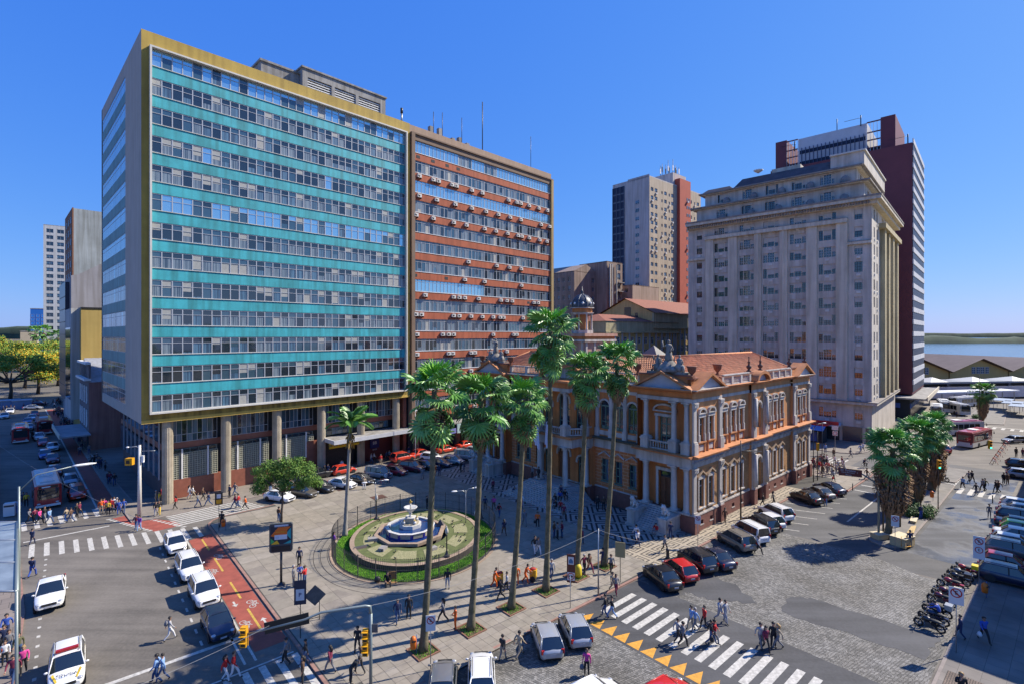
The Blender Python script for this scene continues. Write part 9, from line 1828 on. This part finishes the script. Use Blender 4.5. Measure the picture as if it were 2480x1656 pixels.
q = empty('glass_roof_kiosk',tuple(gp(5,1500,.12)),R(THA),'large kiosk with dirty glass roof cut by the left picture edge','kiosk'); h = 5.6; P = [at_depth(-60,1258,35),at_depth(42,1256,35),at_depth(40,1425,26.6),at_depth(-80,1435,26.6)]; o0 = q.location; Mi = Matrix.Rotation(-R(THA),4,'Z')
b = MB(); pts = [Mi @ (Vector((v.x,v.y,8.6))-o0) for v in (at_depth(-60,1258,35),at_depth(42,1256,35),at_depth(40,1425,25.5),at_depth(-80,1435,25.5))]; b.add(pts,[(0,1,2,3)],M('dirty_roof_glass',(.22,.26,.28),.3,var=.5,scale=.6,spec=.8));
for t in (0,.33,.66,1): b.tube([pts[0].lerp(pts[3],t),pts[1].lerp(pts[2],t)],.06,steel,5)
b.tube([pts[1],pts[2]],.10,mast,6); b.build('roof',q); b = MB()
for v in pts: b.tube([v,(v.x,v.y,0)],.08,mast,6)
b.build('posts',q)
crate = M('cream_board',(.50,.40,.22),.8,var=.2);
for px,py,w,d,h,rz,lb in ((2185,1318,1.9,1.4,.9,.5,'large cream box leaning on the median tip beside the big palm'),(2130,1302,1.3,1.0,.5,.2,'low cream crate left of the big median palm'),(2213,1262,1.6,.5,.25,.8,'yellow trestle lying by the median shrub')):
 p = tfp(px,py); b = MB(); b.box(-w/2,w/2,-d/2,d/2,0,h,crate); b.box(-w/2-.05,w/2+.05,-d/2-.05,d/2+.05,h,h+.04,M('cream_lid',(.58,.50,.33),.7)); b.build('crate',None,tuple(p),rz,label=lb,cat='box')
q = empty('yellow_cart',tuple(tfp(2190,1326)),.3,'small yellow tubular hand cart at the median tip','cart'); b = MB(); b.tube([(-.4,0,.2),(-.4,0,1.2),(.3,0,1.2),(.3,0,.2)],.03,amber,5); b.tube([(-.5,-.3,.25),(.5,-.3,.25)],.03,amber,5); b.build('frame',q)
for y_ in (-.2,.2): b = MB(); b.T = Matrix.Rotation(R(90),4,'X'); b.lathe([(.12,-.03),(.17,-.03),(.17,.03),(.12,.03)],0,0,tyre,10); b.T = None; b.build('wheel',q,(.3,y_,.17))
for i in range(3): p = TF(19.0+i*.15,-15.2-i*.16,.13+.03*i); b = MB(); b.box(-1.4,1.4,-.08,.08,0,.05,M('plank_wood',(.50,.36,.16),.8,var=.2)); b.build('plank',None,tuple(p),R(THA+2+i*2),label=('lowest','middle','topmost')[i]+' of three loose planks on the median kerb',cat='plank',group='loose planks on the median kerb')
for i in range(7):
 t = i/6; p = gp(2408+t*36,1122-t*52,.02); b = MB()
 for s_ in (-1,1): b.tube([(-.6,s_*.35,0),(-.5,0,1.0),(.5,0,1.0),(.6,s_*.35,0)],.035,M('barrier_red',(.35,.05,.03),.6),5)
 b.tube([(-.55,0,.55),(.55,0,.55)],.05,signw,5); b.build('folding_barrier',None,tuple(p),R(60),label='red and white folding barrier in the row across the right road',cat='barrier',group='row of folding barriers on the right road')
q = empty('newsstand',tuple(TF(61.5,6.5,.12)),R(THA),'shop kiosk with red and blue awning at the corner of the stepped building','kiosk'); b = MB(); b.box(0,2.6,0,9,0,2.8,DI); b.build('body',q); b = MB(); b.add([(-1.6,-.6,2.7),(-1.6,9.6,2.7),(0,9.6,3.5),(0,-.6,3.5)],[(0,1,2,3)],M('awning_blue',(.12,.25,.5),.6)); b.box(-.1,2.7,-.7,9.7,3.5,3.8,MATS['awning_red']); b.build('awning',q)
for y_,m in ((1,'shop_blue'),(4,'awning_red'),(6.5,'awning_blue')): b = MB(); b.box(-.1,0,y_,y_+1.6,.3,2.2,M(m,(0,0,0))); b.build('poster',q)
p = TF(53.5,2.0,.12); q = empty('road_signs_post',tuple(p),R(-40),'pole with white plate and round red sign by the newsstand','sign'); b = MB(); b.tube([(0,.05,0),(0,.05,5)],.05,steel,6); b.build('pole',q); sign_disc(q,0,-.02,3.7,.34,False,None,plate=(.4,3.3,4.1)); b = MB(); b.box(-.5,.5,-.03,0,4.3,5,signw); b.build('upper_plate',q)
def cable(a,b_,sag,label,r=.022):
 pts = [Vector(a).lerp(Vector(b_),i/14) - Vector((0,0,sag*4*(i/14)*(1-i/14))) for i in range(15)]; m = MB(); m.tube(pts,r,M('cable_grey',(.25,.25,.25),.6),4,caps=False); m.build('overhead_cable',None,label=label,cat='cable')
mt = r_.location+Vector((0,0,5.4)) if False else gp(898,1690,0)+Vector((0,0,5.5))
pc_ = tfp(1449,1441); b = MB(); b.tube([(0,0,0),(0,0,5.5)],[.07,.05],steel,7); b.build('cable_pole',None,tuple(pc_),label='slim grey pole in front of the rightmost palm carrying a cable',cat='pole')
cable(mt,pc_+Vector((0,0,5.4)),.6,'thin cable sagging from the signal mast to the slim pole by the palms',.012); cable(gp(338,1256,7.8),tuple(BF(-12,22,6.5)),.5,'thin cable from the white mast over the side street',.012)
cable(tuple(at_depth(652,1514,27.9)),tuple(at_depth(-80,1800,20)),.4,'thin cable from the signal arm to the bottom left',.012); cable(pc_+Vector((0,0,5.4)),tuple(gp(1690,1322,3.0)),.4,'thin cable from the slim pole to the palace corner',.010)
